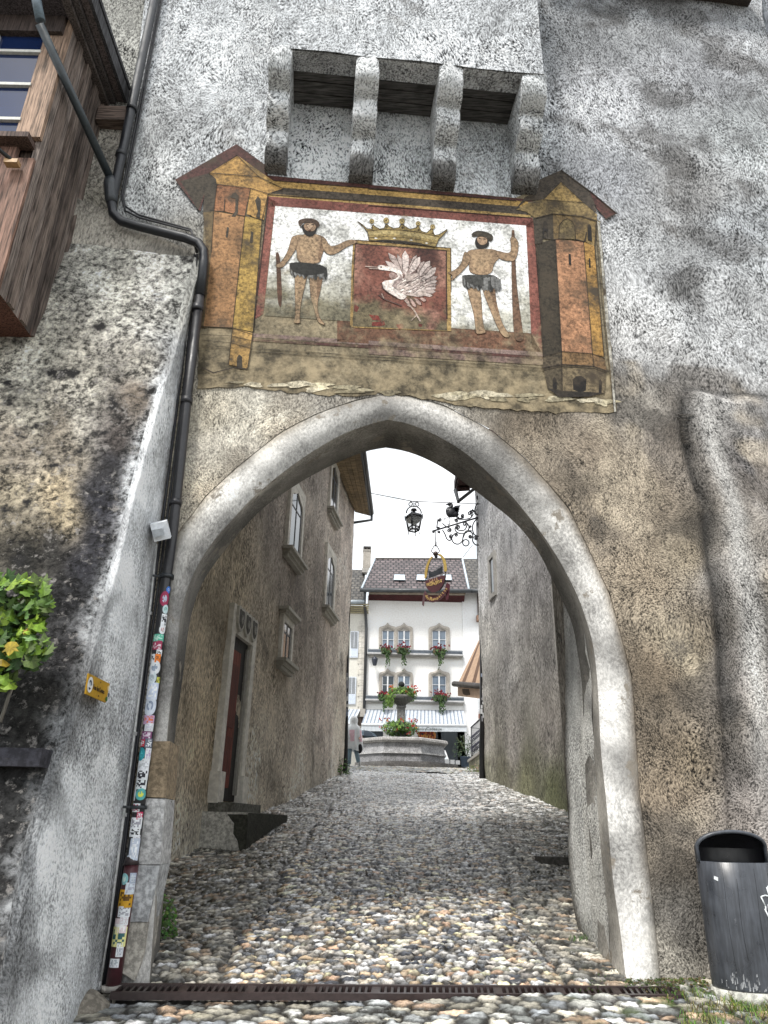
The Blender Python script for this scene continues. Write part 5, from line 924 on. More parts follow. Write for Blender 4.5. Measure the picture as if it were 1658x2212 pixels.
mb=MB();mb.wbox(LW,a-.02,b+.03,topz,t0-.04,-.02,.42,(.13,.128,.11));obj('upper_step',mb,M_stone,stp)
mb=MB();mb.poly([LW.P(s,topz+.004,d) for s,d in ((sA+.02,.43),(sB-.02,.02),(sB-.02,dA-.03),(sA+.02,dA-.03))],(.3,.3,.27));obj('step_top',mb,M_stone,stp)
# eave
wt=LW.P(0,zE,0)
def hz(x,y,z):
    d=ray(x,y);return d*(z/d.z)
e0=hz(775,959,zE);e1=eo;e0=e1+(e0-e1)*2.2
i1=LW.P(.05,zE,.02);ud=(e0-e1);L0=ud.length;ud.normalize();i0=LW.P(-L0,zE,.02)
mb=MB();nbd=5
for k in range(nbd):
    f0,f1=k/nbd+.01,(k+1)/nbd;A_=i1+(e1-i1)*f0;B_=i1+(e1-i1)*f1;C_=i0+(e0-i0)*f1;D_=i0+(e0-i0)*f0;mb.hexa([A_,B_,C_,D_],[q+Vector((0,0,.05)) for q in (A_,B_,C_,D_)],(.27,.20,.115) if k%2 else (.23,.17,.10))
obj('eave_soffit',mb,M_beam,lh)
mb=MB();nn=(e1-i1).normalized();mb.hexa([e1,e1+nn*.06,e0+nn*.06,e0],[q+Vector((0,0,.35)) for q in (e1,e1+nn*.06,e0+nn*.06,e0)],(.03,.03,.03));mb.hexa([i1-nn*5+Vector((0,.1,.1)),e1+Vector((0,.1,.1)),e0+Vector((0,0,.1)),i0-nn*5+Vector((0,0,.1))],[i1-nn*5+Vector((0,.1,2.2)),e1+Vector((0,.1,.3)),e0+Vector((0,0,.3)),i0-nn*5+Vector((0,0,2.2))],(.08,.06,.05))
mb.tube([e1+nn*.1+Vector((0,.15,.18)),e0+nn*.1+Vector((0,0,.18))],.08,10,(.04,.045,.05));obj('roof',mb,M_tile2,lh)
pl_=thing('drainpipe','black downpipe with torn stickers on the far corner of the left alley house','drainpipe',LW.P(.1,gz(24),.1))
mb=MB();c1=e1+nn*.1+Vector((0,.15,.1));top=atY(748,1128,24.05);mb.tube([c1,c1+Vector((0,0,-.18)),atY(757,1130,24.1)],.05,10,(.10,.11,.12));mb.tube([top,atY(749,1400,24.0),atY(747,1530,24.0),atY(745,1672,23.9)],.075,12,(.012,.012,.014));obj('pipe',mb,M_metal,pl_)
def farstick(X0,X1,y0,y1,Y,par,n,seed):
    r=random.Random(seed)
    for i in range(n):
        y=y0+(y1-y0)*(i+.5)/n+r.uniform(-1,1);x=X0+(X1-X0)*(y-y0)/(y1-y0);h=r.uniform(5,11);p=atY(x,y,Y);w=r.uniform(.03,.055);hz_=h/1600*Y;mb=MB();c=r.choice([(.6,.62,.64),(.5,.5,.52),(.4,.4,.42),(.65,.65,.62),(.3,.3,.33),(.3,.35,.45)]);ox=r.uniform(-.03,.02)
        mb.grid([[Vector((p.x+ox+w*math.sin(a),p.y-.069*math.cos(a*.9)-.004,p.z+zz)) for a in (-1,-.5,0,.5,1)] for zz in (-hz_/2,hz_/2)],c);obj('sticker',mb,M_plain,par)
farstick(749,746,1455,1655,23.98,pl_,24,3)
# ============================================================ RIGHT ALLEY HOUSE
rh=thing('corner_house','grey stained plaster house along the right side of the alley','house',RW.P(0,gz(23.3),0))
mb=MB();za=G.uv(1000,500)[1]
zRt=atY(*Z4((1240,608))[0],24.3).z+.05
mb.grid([[ (lambda p:RW.P(s,t,rough3(p,.03)+.05*noise.noise(p*.35)))(RW.P(s,t,0)) for s in np.linspace(-15.5,0.02,300)] for t in np.linspace(-1.6,zRt,180)])
car=[(-6,.6,(.15,.16,.09)),(-4,1,(.19,.19,.12)),(-2,1.3,(.22,.21,.15)),(-.5,1.6,(.26,.25,.19)),(-.5,2.5,(.48,.45,.41)),(-3,2.2,(.38,.355,.33)),(-6,2.2,(.28,.26,.24)),(-6,4,(.26,.25,.24)),(-3,4,(.36,.35,.34)),(-.5,4.5,(.5,.48,.45)),(-3,6,(.42,.41,.41)),(-6,6,(.32,.31,.31)),(-1,8,(.52,.52,.53)),(-4,8,(.45,.45,.46))]
wcolors(mb,lambda v:idw(car,-(v-RW.O).dot(RW.U)*-1 if 1 else 0,v.z,3))
mb.grid([[RW.P(.02,t,0) for t in (0,4,8,zRt)],[RW.P(.02,t,0)+Vector((9,1.0,0)) for t in (0,4,8,zRt)]],(.25,.25,.24));obj('wall',mb,M_alley,rh)
def rwin(pts,lab=None):
    q=[RW.uv(x,y) for x,y in pts];a=min(q[0][0],q[3][0]);b=max(q[1][0],q[2][0]);a,b=sorted((sum(p[0] for p in (q[0],q[3]))/2,sum(p[0] for p in (q[1],q[2]))/2));t1=(q[0][1]+q[1][1])/2;t0=(q[2][1]+q[3][1])/2
    fr=MB();f=.14;fr.wbox(RW,a,a+f,t0,t1,-.03,.06,(.36,.35,.33));fr.wbox(RW,b-f,b,t0,t1,-.03,.06,(.36,.35,.33));fr.wbox(RW,a+f,b-f,t1-f,t1,-.03,.06,(.36,.35,.33));fr.wbox(RW,a+f,b-f,t0,t0+f,-.03,.08,(.36,.35,.33));o=obj('window_frame',fr,M_sill,rh,lab)
    g=MB();g.wbox(RW,a+f,b-f,t0+f,t1-f,-.04,.02,(.1,.1,.1));obj('glass_pane',g,M_glass,o)
Z7=zoomf(1450,1400,1.579)
rwin(Z7((228,650),(262,620),(262,850),(230,890)),'small blocked stone window near the corner');rwin(Z7((560,800),(622,730),(622,1290),(575,1180)))
# eave
o1=atY(*Z4((1240,608))[0],24.3);zR=o1.z;mb=MB();A_=RW.P(.9,0,0);A_.z=zR;o0=hz(*Z4((1287,375))[0],zR);o0=o1+(o0-o1)*1.8;B_=RW.P(.9-(o0-o1).length,0,0);B_.z=zR
mb.hexa([A_,o1,o0,B_],[q+Vector((0,0,.07)) for q in (A_,o1,o0,B_)],(.05,.025,.022));mb.hexa([o1+Vector((-.06,0,.07)),o1+Vector((0,0,.07)),o0+Vector((0,0,.07)),o0+Vector((-.06,0,.07))],[q+Vector((0,0,.3)) for q in (o1+Vector((-.06,0,.07)),o1+Vector((0,0,.07)),o0+Vector((0,0,.07)),o0+Vector((-.06,0,.07)))],(.03,.02,.02))
for k in range(5):
    c=A_+(B_-A_)*(k/4.0*.8);c2=o1+(o0-o1)*(k/4.0*.8);mb.tube([c+Vector((0,-.3,-.09)),c*.03+c2*.97+Vector((0,-.3,-.09))],.09,4,(.05,.025,.022),sm=False)
mb.hexa([o1+Vector((0,0,.1)),A_+Vector((6,0,.1)),B_+Vector((6,0,.1)),o0+Vector((0,0,.1))],[o1+Vector((0,0,.3)),A_+Vector((6,0,3.3)),B_+Vector((6,0,3.3)),o0+Vector((0,0,.3))],(.07,.05,.045));obj('roof',mb,M_wood,rh)
rp=thing('drainpipe','black downpipe with stickers at the corner of the right alley house','drainpipe',RW.P(.1,gz(23.3),.1))
mb=MB();Yp=23.2;x4=Z4((1515,520),(1265,715),(1235,600));
mb.tube([atY(*x4[2],23.9),atY(*x4[1],23.7),atY(*x4[0],Yp+.0),atY(1044,1100,Yp),atY(1046,1250,Yp)],.075,12,(.03,.033,.037));mb.tube([atY(1042,1060,Yp),atY(1042,1400,Yp),atY(1042,1550,Yp),atY(1041,1684,Yp-.05)],.09,12,(.010,.010,.012));obj('pipe',mb,M_metal,rp);farstick(1042,1041,1455,1610,Yp-.02,rp,18,9)
bush('corner_weed','small green weed at the foot of the left corner pipe','weed',ong(734,1674),(.35,.3),.5,160,.08,GC,'oval',5,6)
bush('corner_weed','low yellowish weed against the ramp wall beside the right corner pipe','weed',atY(1031,1672,25.5),(.4,.3),.35,160,.08,[(.16,.17,.06),(.10,.15,.04),(.3,.28,.16)],'oval',6,6)
# ============================================================ WROUGHT IRON BRACKET
YB=23.0
bk=thing('sign_bracket','black wrought iron scroll bracket topped by an iron swan on the right corner','sign bracket',atY(*Z4((1500,900))[0],YB))
def zz4(pts,Y=YB):return [atY(x,y,Y) for x,y in Z4(*pts)]
def catm(pts,n=5):
    P=[Vector(p) for p in pts];P=[P[0]*2-P[1]]+P+[P[-1]*2-P[-2]];o=[]
    for i in range(1,len(P)-2):
        a,b,c,d=P[i-1:i+3]
        for k in range(n):
            t=k/n;o.append(.5*((2*b)+(c-a)*t+(2*a-5*b+4*c-d)*t*t+(3*b-a-3*c+d)*t**3))
    return o+[P[-2]]
iron=(.02,.021,.026)
mb=MB();mb.tube(zz4([(1005,1014),(1510,862)]),.03,6,iron);obj('arm',mb,M_metal,bk)
mb=MB()
def scroll(cx,cy,r,a0,turns,tail=()):
    sp_=[(cx+r*(1-.75*k/16)*math.cos(D(a0)+turns*6.283*k/16),cy+r*(1-.75*k/16)*math.sin(D(a0)+turns*6.283*k/16)) for k in range(17)]
    mb.tube(catm(zz4(list(tail)+sp_),2 if not tail else 3),.023,5,iron);mb.ball(zz4([sp_[-1]])[0],.035,6,5,iron)
scroll(1080,897,20,180,-1.1,[(1050,985),(1052,960)]);scroll(1068,980,14,0,1,[]);scroll(1172,1005,24,-90,1.2,[(1105,935),(1140,965)])
scroll(1195,1065,22,90,1.2,[(1105,1000),(1130,1040),(1150,1090),(1180,1108)]);scroll(1242,1052,20,-150,1.1,[(1400,1010),(1345,1010),(1315,1060),(1305,1110),(1265,1142),(1220,1130),(1200,1090),(1210,1060)])
scroll(1262,975,24,180,1.2,[(1345,925),(1372,970),(1350,1025),(1290,1040),(1240,1015),(1232,985)]);scroll(1330,945,26,60,-1.2,[(1240,960),(1255,1000),(1320,1005),(1345,975)])
mb.tube(zz4([(1340+32*math.cos(a*.5),1130+32*math.sin(a*.5)) for a in range(14)]),.023,5,iron)
scroll(1385,1065,20,0,1.2,[(1315,1075),(1340,1020),(1390,1020),(1410,1050)]);scroll(1440,1085,20,-120,1.2,[(1500,1150),(1440,1150),(1408,1110),(1415,1075)])
scroll(1472,942,24,120,1.2,[(1500,870),(1440,900),(1408,960),(1420,1040),(1470,1065),(1505,1055)]);scroll(1385,968,14,90,1.1)
scroll(1310,860,20,60,1.2,[(1245,845),(1262,880),(1290,885)]);scroll(1245,910,20,200,1.1,[(1270,870),(1250,890)]);scroll(1380,838,26,60,-1.2,[(1265,895),(1330,895),(1380,885),(1405,860)]);scroll(1395,815,22,-60,1,[(1440,850),(1425,815)])
scroll(1478,805,18,0,1.1);scroll(1470,675,24,60,1.2,[(1470,860),(1432,820),(1440,760),(1480,710),(1500,690)]);scroll(1492,1008,16,180,1);scroll(1492,1130,14,180,1);scroll(1492,1222,14,180,1)
mb.tube(catm(zz4([(1395,880),(1430,825),(1465,785),(1510,775),(1560,745)]),4),.012,5,iron)
mb.tube(zz4([(1408,1150),(1310,1275)],23.2),.008,5,(.1,.1,.1));scroll(1015,1018,12,0,1);scroll(1072,1025,14,180,1);obj('scrollwork',mb,M_metal,bk)
mb=MB();c=zz4([(1190,828)])[0];mb.ball(c,.17,14,10,(.014,.015,.02),(1,.6,1.05));mb.ball(zz4([(1215,845)])[0],.16,12,8,(.014,.015,.02),(1.2,.5,.7))
mb.tube(catm(zz4([(1165,820),(1165,795),(1190,775),(1197,758),(1187,747),(1170,745),(1135,750)]),4),[.09]*3+[.075]*4+[.06]*6+[.055]*4+[.065]*4+[.045,.03,.02,.012],8,(.014,.015,.02))
for i,(x,y) in enumerate(((1292,752),(1285,778),(1282,795),(1278,812),(1270,828))):
    a_,b_=zz4([(1205,800+i*9),(x,y)]);n_=(b_-a_).cross(Vector((0,1,0))).normalized()*.06;mb.prism([a_-n_,(a_+b_)/2-n_*1.3,b_,(a_+b_)/2+n_*1.3,a_+n_],(0,.015,0),(.03,.032,.04))
for x,y in ((1172,702),(1190,710),(1200,715),(1215,730)):
    a_,b_=zz4([(1200,775),(x,y)]);n_=(b_-a_).cross(Vector((0,1,0))).normalized()*.03;mb.prism([a_-n_,b_,a_+n_],(0,.012,0),(.02,.02,.025))
for p in (((1180,870),(1172,900),(1182,940)),((1172,872),(1130,888),(1115,868)),((1130,888),(1128,905)),((1182,940),(1150,945)),((1182,940),(1165,955)),((1240,870),(1262,890),(1290,900))):mb.tube(zz4(p),.013,5,(.02,.02,.024))
obj('iron_swan',mb,M_metal,bk)
# hanging sign
ZG=zoomf(1340,1780,10.056);YS=23.0
hs=thing('hanging_sign','oval maroon cafe sign with gold blackletter words hanging from iron bracket','sign',atY(*ZG((720,1400))[0],YS))
def zg(pts,Y=YS):return [atY(x,y,Y) for x,y in ZG(*pts)]
def plate(mb,pts,c,Y0=YS,th=.03):mb.prism(zg(pts,Y0),Vector((0,th,0)),c)
mg=(.085,.028,.035)
mb=MB();plate(mb,[(445,1140),(520,1090),(1080,930),(1092,1000),(1065,1150),(1000,1300),(900,1430),(760,1500),(650,1500),(530,1400),(460,1280)],mg);obj('oval_board',mb,M_plain,hs)
mb=MB();plate(mb,[(545,810),(620,800),(645,835),(840,765),(850,722),(940,700),(928,650),(1032,650),(1010,700),(1022,870),(560,1040),(562,940)],(.02,.024,.03));obj('castle_silhouette',mb,M_metal,hs)
mb=MB();plate(mb,[(660,310),(560,420),(480,600),(430,800),(415,1000),(430,1060),(500,980),(512,850),(545,650),(620,450),(690,350)],(.48,.33,.09),th=.05);plate(mb,[(870,240),(960,250),(1050,340),(1110,450),(1142,600),(1162,780),(1110,830),(1060,790),(1050,600),(1010,430),(940,310),(870,275)],(.5,.36,.1),th=.05);obj('gilt_ring',mb,M_plain,hs)
mb=MB();mb.tube(zg([(690,350),(620,450),(550,650),(515,850),(485,1000),(460,1110)],YS+.05),.02,6,iron);mb.tube(zg([(1110,800),(1105,1000),(1070,1180),(1000,1330),(900,1450)],YS+.05),.026,6,iron)
for d in (-1,1):mb.tube(catm(zg([(780,-20),(780+d*40,-20),(780+d*110,90),(780+d*125,160),(780+d*60,230),(780,250)]),4),.018,6,(.07,.075,.08))
mb.ball(zg([(785,240)])[0],.09,8,6,(.05,.03,.025));mb.ball(zg([(800,330)])[0],.06,8,6,iron);mb.tube([zz4([(1040,1016)])[0],zz4([(1040,1125)])[0]],.02,6,(.06,.065,.07));mb.tube([zz4([(1040,1120)])[0],zz4([(1040,1165)])[0]],.03,6,(.03,.03,.035));obj('hanger',mb,M_metal,hs)
mb=MB();plate(mb,[(425,1530),(490,1540),(600,1640),(720,1660),(850,1620),(980,1530),(1080,1400),(1130,1310),(1200,1400),(1110,1550),(1000,1690),(860,1785),(700,1825),(560,1805),(440,1725)],mg);plate(mb,[(440,1440),(490,1520),(440,1700),(400,1960),(340,1900),(370,1600)],(.14,.075,.085),YS+.04,.02);plate(mb,[(1165,1180),(1260,1260),(1240,1500),(1200,1720),(1130,1750),(1110,1600),(1090,1400),(1120,1250)],(.09,.02,.03),YS+.04,.02);obj('ribbon_board',mb,M_plain,hs)
k_=atY(829,1100,YS);mpx=(zg([(1000,0)])[0]-zg([(0,0)])[0]).length/1000
def put(txt,x,y,ang,size,mb,c=(.62,.42,.16)):
    o_=zg([(x,y)],YS-.006)[0];a_=D(ang);eu_=Vector((math.cos(a_),0,math.sin(a_)));ew=Vector((-math.sin(a_),0,math.cos(a_)));text_mb(mb,txt,size*mpx,lambda v:o_+eu_*v.x+ew*v.y+Vector((0,v.z,0)),c,ext=.002)
mb=MB()
for i,ch_ in enumerate('CAFÉ'):put(ch_,620+i*72,1160-i*20,14,105,mb,(.62,.38,.22))
for i,ch_ in enumerate('RESTAURANT'):
    s_=130+75*math.exp(-((i-4)/2.4)**2);put(ch_,535+i*50,1290-i*14+ (s_-130)*.5,14,s_,mb)
for ch_,x,y,a_ in zip('desRemparts',(450,490,530,625,700,775,860,925,985,1045,1105),(1640,1690,1735,1770,1765,1750,1715,1665,1610,1545,1470),(-48,-40,-28,-8,0,10,20,30,38,45,50)):put(ch_,x,y,a_,125 if ch_!='R' else 165,mb)
put('s',1160,1400,55,120,mb)
obj('lettering',mb,M_plain,hs)
# ============================================================ LANTERN ON WIRE
YL=20.0
wr=thing('suspension_wire','thin dark wire strung across the alley holding the lantern','wire',atY(*Z4((818,720))[0],YL))
mb=MB();mb.tube([atY(*Z4((310,618))[0],24.0),atY(*Z4((818,716))[0],YL)],.014,5,(.04,.04,.04));mb.tube([atY(*Z4((818,716))[0],YL),atY(*Z4((1200,730))[0],21.5),atY(*Z4((1560,745))[0],22.9)],.014,5,(.04,.04,.04));obj('wire',mb,M_metal,wr)
lan=thing('street_lantern','black four-sided glass lantern hanging from the wire over the alley','lantern',atY(*Z4((818,1005))[0],YL))
def z4(x,y):return atY(*Z4((x,y))[0],YL)
sc=(z4(918,900)-z4(818,900)).length/100;cx0=z4(820,900).x
def zl(y):return z4(820,y).z
def sq(r,z,rot=.45):return [Vector((cx0+r*math.cos(rot+k*math.pi/2+math.pi/4),YL+r*math.sin(rot+k*math.pi/2+math.pi/4),z)) for k in range(4)]
blk2=(.016,.017,.02);mb=MB();T_=sq(82*sc,zl(868));B_=sq(55*sc,zl(1005));M2=sq(60*sc,zl(975))
for k in range(4):
    j=(k+1)%4;mb.tube([T_[k],B_[k]],.026,5,blk2);mb.tube([B_[k],B_[j]],.024,5,blk2);mb.tube([T_[k],T_[j]],.02,5,blk2);mb.tube([M2[k],M2[j]],.018,5,blk2)
    mb.tube(catm([B_[k],B_[k]+Vector((0,0,-.08)),B_[k]+(B_[k]-Vector((cx0,YL,B_[k].z)))*.1+Vector((0,0,-.13))],3),.012,5,(.05,.055,.06));mb.tube(catm([T_[k],T_[k]+(T_[k]-Vector((cx0,YL,T_[k].z)))*.15+Vector((0,0,.05)),T_[k]+(T_[k]-Vector((cx0,YL,T_[k].z)))*.1+Vector((0,0,-.1))],3),.012,5,(.05,.055,.06))
obj('frame',mb,M_metal,lan)
mb=MB();
for a_,b_ in ((84,50),):
    r0_=sq(90*sc,zl(872));r1=sq(78*sc,zl(850));r2=sq(50*sc,zl(836));r3=sq(14*sc,zl(832))
    mb.grid([r0_,r1,r2,r3],blk2,False,None,True);mb.poly(r0_,(.03,.03,.03))
mb.lathe(Vector((cx0,YL,0)),[(14*sc,zl(835)),(14*sc,zl(812)),(32*sc,zl(806)),(26*sc,zl(792)),(12*sc,zl(786)),(.002,zl(780))],12,blk2);obj('cap',mb,M_metal,lan)
mb=MB();mb.tube([Vector((cx0+74*sc*math.cos(a_),YL,zl(830)+74*sc*math.sin(a_)+.0)) for a_ in [math.pi*(1.02-1.04*k/20) for k in range(21)]],.02,5,blk2)
for d in (-1,1):
    mb.tube([Vector((cx0+d*(28*sc+26*sc*(1-.6*k/16)*math.cos(-1.2+k*.4)),YL,zl(742)+26*sc*(1-.6*k/16)*math.sin(-1.2+k*.4))) for k in range(17)],.016,5,blk2)
mb.tube([Vector((cx0,YL,zl(775))),Vector((cx0,YL,zl(716)))],.012,5,blk2);mb.tube([Vector((cx0-.12,YL,zl(716))),Vector((cx0+.12,YL,zl(716)))],.014,5,blk2);obj('hanging_scrolls',mb,M_metal,lan)
gp_=bpy.data.materials.new('lantern_glass');gp_.use_nodes=True;_n=gp_.node_tree;_t=_n.nodes.new('ShaderNodeBsdfTransparent');_m=_n.nodes.new('ShaderNodeMixShader');_m.inputs[0].default_value=.75;_n.nodes['Principled BSDF'].inputs['Base Color'].default_value=(.6,.62,.6,1);_n.nodes['Principled BSDF'].inputs['Roughness'].default_value=.2;_n.links.new(_n.nodes['Principled BSDF'].outputs[0],_m.inputs[1]);_n.links.new(_t.outputs[0],_m.inputs[2]);_n.links.new(_m.outputs[0],_n.nodes['Material Output'].inputs[0])
mb=MB();T2=sq(80*sc,zl(872));B2=sq(56*sc,zl(1000))
for k in range(4):j=(k+1)%4;mb.poly([T2[k],T2[j],B2[j],B2[k]],(.5,.5,.5))
obj('glass',mb,gp_,lan);mb=MB();mb.lathe(Vector((cx0,YL,0)),[(.17,zl(928)),(.2,zl(900)),(.23,zl(872))],4,(.03,.03,.03),rot=.45+math.pi/4,sm=False);mb.ball(Vector((cx0,YL,zl(940))),.06,8,6,(.3,.3,.28));obj('reflector',mb,M_metal,lan)
# ============================================================ SQUARE : white house and neighbours
def hb(mb,x0,x1,y0,y1,d0,d1,c,Z=Z5):
    (X0,Y0),(X1,Y1)=Z((x0,y0),(x1,y1));xm=(X0+X1)/2;ym=(Y0+Y1)/2
    s0=H.uv(X0,ym,0)[0];s1=H.uv(X1,ym,0)[0];t1=H.uv(xm,Y0,0)[1];t0=H.uv(xm,Y1,0)[1];mb.wbox(H,s0,s1,t0,t1,d0,d1,c)
WH=(.88,.87,.85)
wh=thing('white_house','white rendered house with ogee stone windows behind the fountain','house',(H.uv(*Z5((830,1600))[0])[0],42,gz(42)))
sL=H.uv(*Z5((338,600))[0])[0];sR=H.uv(*Z5((1315,600))[0])[0];zg0=gz(42)-.3;zE2=H.uv(*Z4((800,1715))[0])[1]
mb=MB();mb.wbox(H,sL,sR,zg0,zE2+.3,-6,0,WH);obj('wall',mb,M_house,wh)
def roofplane(e,r,Ye,Yr,Z=Z4):
    P=[atY(*Z(e[0])[0],Ye),atY(*Z(e[1])[0],Ye),atY(*Z(r[1])[0],Yr),atY(*Z(r[0])[0],Yr)];return P
P=roofplane(((298,1592),(1372,1600)),((432,1290),(1305,1292)),41.0,46.0);mb=MB();mb.hexa([p-Vector((0,0,.15)) for p in P],P,(.1,.1,.1));obj('roof',mb,M_tile,wh)
mb=MB()
for a_,b_ in ((P[0],P[3]),(P[1],P[2])):mb.tube([a_+Vector((0,0,.03)),b_+Vector((0,0,.03))],.07,4,(.55,.62,.68))
obj('verge_flashing',mb,M_plain,wh);mb=MB()
for k in range(46):
    q=P[3]+(P[2]-P[3])*(k+.5)/46;mb.ball(q,.13,6,5,(.13,.12,.11),(1.1,.8,.6))
obj('ridge_tiles',mb,M_stone,wh)
nrm=(P[1]-P[0]).cross(P[3]-P[0]).normalized();nrm=nrm if nrm.y<0 else -nrm
for x0,x1 in ((618,735),(845,950),(1105,1200)):
    def rp_(x,y,o):
        d=ray(*Z4((x,y))[0]);return d*(nrm.dot(P[0]+nrm*o)/nrm.dot(d))
    mb=MB();mb.hexa([rp_(x,y,.01) for x,y in ((x0,1500),(x1,1502),(x1-8,1448),(x0+8,1446))],[rp_(x,y,.12) for x,y in ((x0,1500),(x1,1502),(x1-8,1448),(x0+8,1446))],(.45,.52,.58));o=obj('skylight',mb,M_plain,wh);mb=MB();mb.poly([rp_(x,y,.125) for x,y in ((x0+20,1492),(x1-20,1494),(x1-26,1456),(x0+26,1454))],(.7,.75,.8));obj('skylight_glass',mb,M_rain,o)
mb=MB();mb.tube([P[0]+Vector((-.1,-.1,-.1)),P[1]+Vector((.1,-.1,-.1))],.11,10,(.05,.055,.06));obj('gutter',mb,M_metal,wh)
mb=MB();q0=atY(*Z4((368,1628))[0],41.15);q1=atY(*Z4((1338,1640))[0],41.15);mb.hexa([q0,q1,Vector((q1.x,42,q1.z-.0)),Vector((q0.x,42,q0.z-.0))],[q0+Vector((0,0,.12)),q1+Vector((0,0,.12)),Vector((q1.x,42,q1.z+.3)),Vector((q0.x,42,q0.z+.3))],(.30,.25,.2));obj('eave_board',mb,M_beam,wh)
mb=MB();mb.hexa([Vector((q0.x,41.5,q0.z-.02)),Vector((q1.x,41.5,q1.z-.02)),Vector((q1.x,41.998,zE2)),Vector((q0.x,41.998,zE2))],[Vector((q0.x,41.5,q0.z-.001)),Vector((q1.x,41.5,q1.z-.001)),Vector((q1.x,41.998,q1.z-.001)),Vector((q0.x,41.998,q0.z-.001))],(.07,.018,.02));obj('eave_soffit',mb,M_wood,wh)
def ogee(cx,w,yb,ys,yt,n=9):   # px outline from bottom-left round to bottom-right
    h_=w/2;L=[(cx-h_,yb),(cx-h_,ys+22)]
    for k in range(1,6):
        a_=math.pi/2*k/6;L.append((cx-h_+ (h_*.42)*(1-math.cos(a_)),ys+22-24*math.sin(a_)*1.0))
    L+=[(cx-h_*.42,ys-6),(cx-h_*.22,ys-16),(cx-h_*.1,ys-28),(cx,yt)]
    return L+[(2*cx-x,y) for x,y in L[-2::-1]]
def hwin(cx,wo,xi0,xi1,yb,ys,yt,yo,par,lab=None,dark=False):
    out=ogee(cx,wo,yb,ys,yt);ins=[(xi0,yb),(xi0,yo)]+[(cx-(cx-xi0)*.5,yo-16),(cx,yo-36),(cx+(xi1-cx)*.5,yo-16)]+[(xi1,yo),(xi1,yb)]
    O=[H.px(x,y,.0) for x,y in Z5(*out)];I=[H.px(x,y,0) for x,y in Z5(*ins)]
    mb=MB();nO=len(O);nI=len(I)
    # bridge strips between outer and inner by parameter
    Or=resamp([(p.x,p.z) for p in O],41);Ir=resamp([(p.x,p.z) for p in I],41);S=(.40,.37,.33)
    f=[Vector((a_,42-.10,b_)) for a_,b_ in Or];g=[Vector((a_,42-.07,b_)) for a_,b_ in Ir];m_=[(a_+b_)/2+Vector((0,-.03,0)) for a_,b_ in zip(f,g)]
    mb.grid([[Vector((p.x,42.02,p.z)) for p in f],f,m_,g,[Vector((p.x,42.02,p.z)) for p in g]],S,False);o=obj('window_surround',mb,M_sill,par,lab)
    mb=MB();hb(mb,xi0-4,xi1+4,yo-2,yb,-.02,.012,(.1,.1,.1));obj('glass_pane',mb,M_glass if dark else M_glassb,o)
    mb=MB();S2=(.34,.32,.29);
    T_=[H.px(x,y,.03) for x,y in Z5((xi0-3,yo+2),(cx-(cx-xi0)*.5,yo-17),(cx,yo-38),(cx+(xi1-cx)*.5,yo-17),(xi1+3,yo+2))];mb.poly(T_,S2);obj('tympanum',mb,M_sill,o)
    mb=MB();w_=(.74,.75,.76)
    hb(mb,cx-7,cx+7,yo+2,yb,.012,.06,w_);hb(mb,xi0,xi0+6,yo+2,yb,.012,.04,w_);hb(mb,xi1-6,xi1,yo+2,yb,.012,.04,w_);hb(mb,xi0,xi1,yo+0,yo+5,.012,.045,(.2,.22,.25));hb(mb,xi0,xi1,yo+85,yo+89,.012,.05,w_);obj('casement',mb,M_plain,o)
for yb,ys,yt,yo in ((432,190,150,232),(896,645,605,684)):
    dk=yb>600
    hwin(558,176,503,622,yb,ys,yt,yo,wh,dark=dk);hwin(722,176,660,782,yb,ys,yt,yo,wh);hwin(1073,212,1003,1142,yb,ys,yt,yo,wh)
for y0,x0,x1 in ((430,355,1310),(893,335,1322)):
    mb=MB();hb(mb,x0,x1,y0+36,y0+50,-.01,.34,(.50,.50,.50));hb(mb,x0+8,x1-8,y0+50,y0+60,-.01,.28,(.36,.35,.33));hb(mb,x0+14,x1-14,y0+60,y0+74,-.01,.16,(.42,.40,.37));o=obj('string_course',mb,M_sill,wh)
    mb=MB();hb(mb,x0+4,x1-4,y0,y0+5,.26,.3,(.25,.28,.32));hb(mb,x0+4,x1-4,y0+30,y0+36,.24,.3,(.22,.24,.27));hb(mb,x0+6,x1-6,y0+5,y0+30,.20,.225,(.10,.12,.15));s_=x0+6
    while s_<x1-6:hb(mb,s_,s_+4,y0+4,y0+31,.265,.285,(.18,.21,.25));s_+=9
    obj('ledge_rail',mb,M_metal,o)
# ground floor
for a_ in ((385,512,1215,1330,(.01,.01,.01)),(860,1060,1240,1400,(.03,.02,.018)),(1092,1262,1236,1620,(.006,.006,.006))):
    mb=MB();hb(mb,*a_[:4],-.02,.012,a_[4]);obj('shop_opening',mb,M_glass,wh)
for a_ in ((1262,1300,1236,1620,.12,(.52,.49,.44)),(1300,1330,1236,1620,.06,(.6,.58,.54)),(1062,1092,1236,1620,.08,(.55,.53,.5)),(372,387,1215,1330,.08,(.5,.48,.45))):
    mb=MB();hb(mb,*a_[:4],-.01,a_[4],a_[5]);obj('shop_frame',mb,M_sill,wh)
mb=MB();hb(mb,1262,1300,1236,1620,-.01,.12,(.52,.49,.44));hb(mb,1300,1330,1236,1620,-.01,.06,(.6,.58,.54));hb(mb,1062,1092,1236,1620,-.01,.08,(.55,.53,.5));hb(mb,372,387,1215,1330,-.01,.08,(.5,.48,.45));obj('shop_frame',mb,M_sill,wh)
mb=MB()
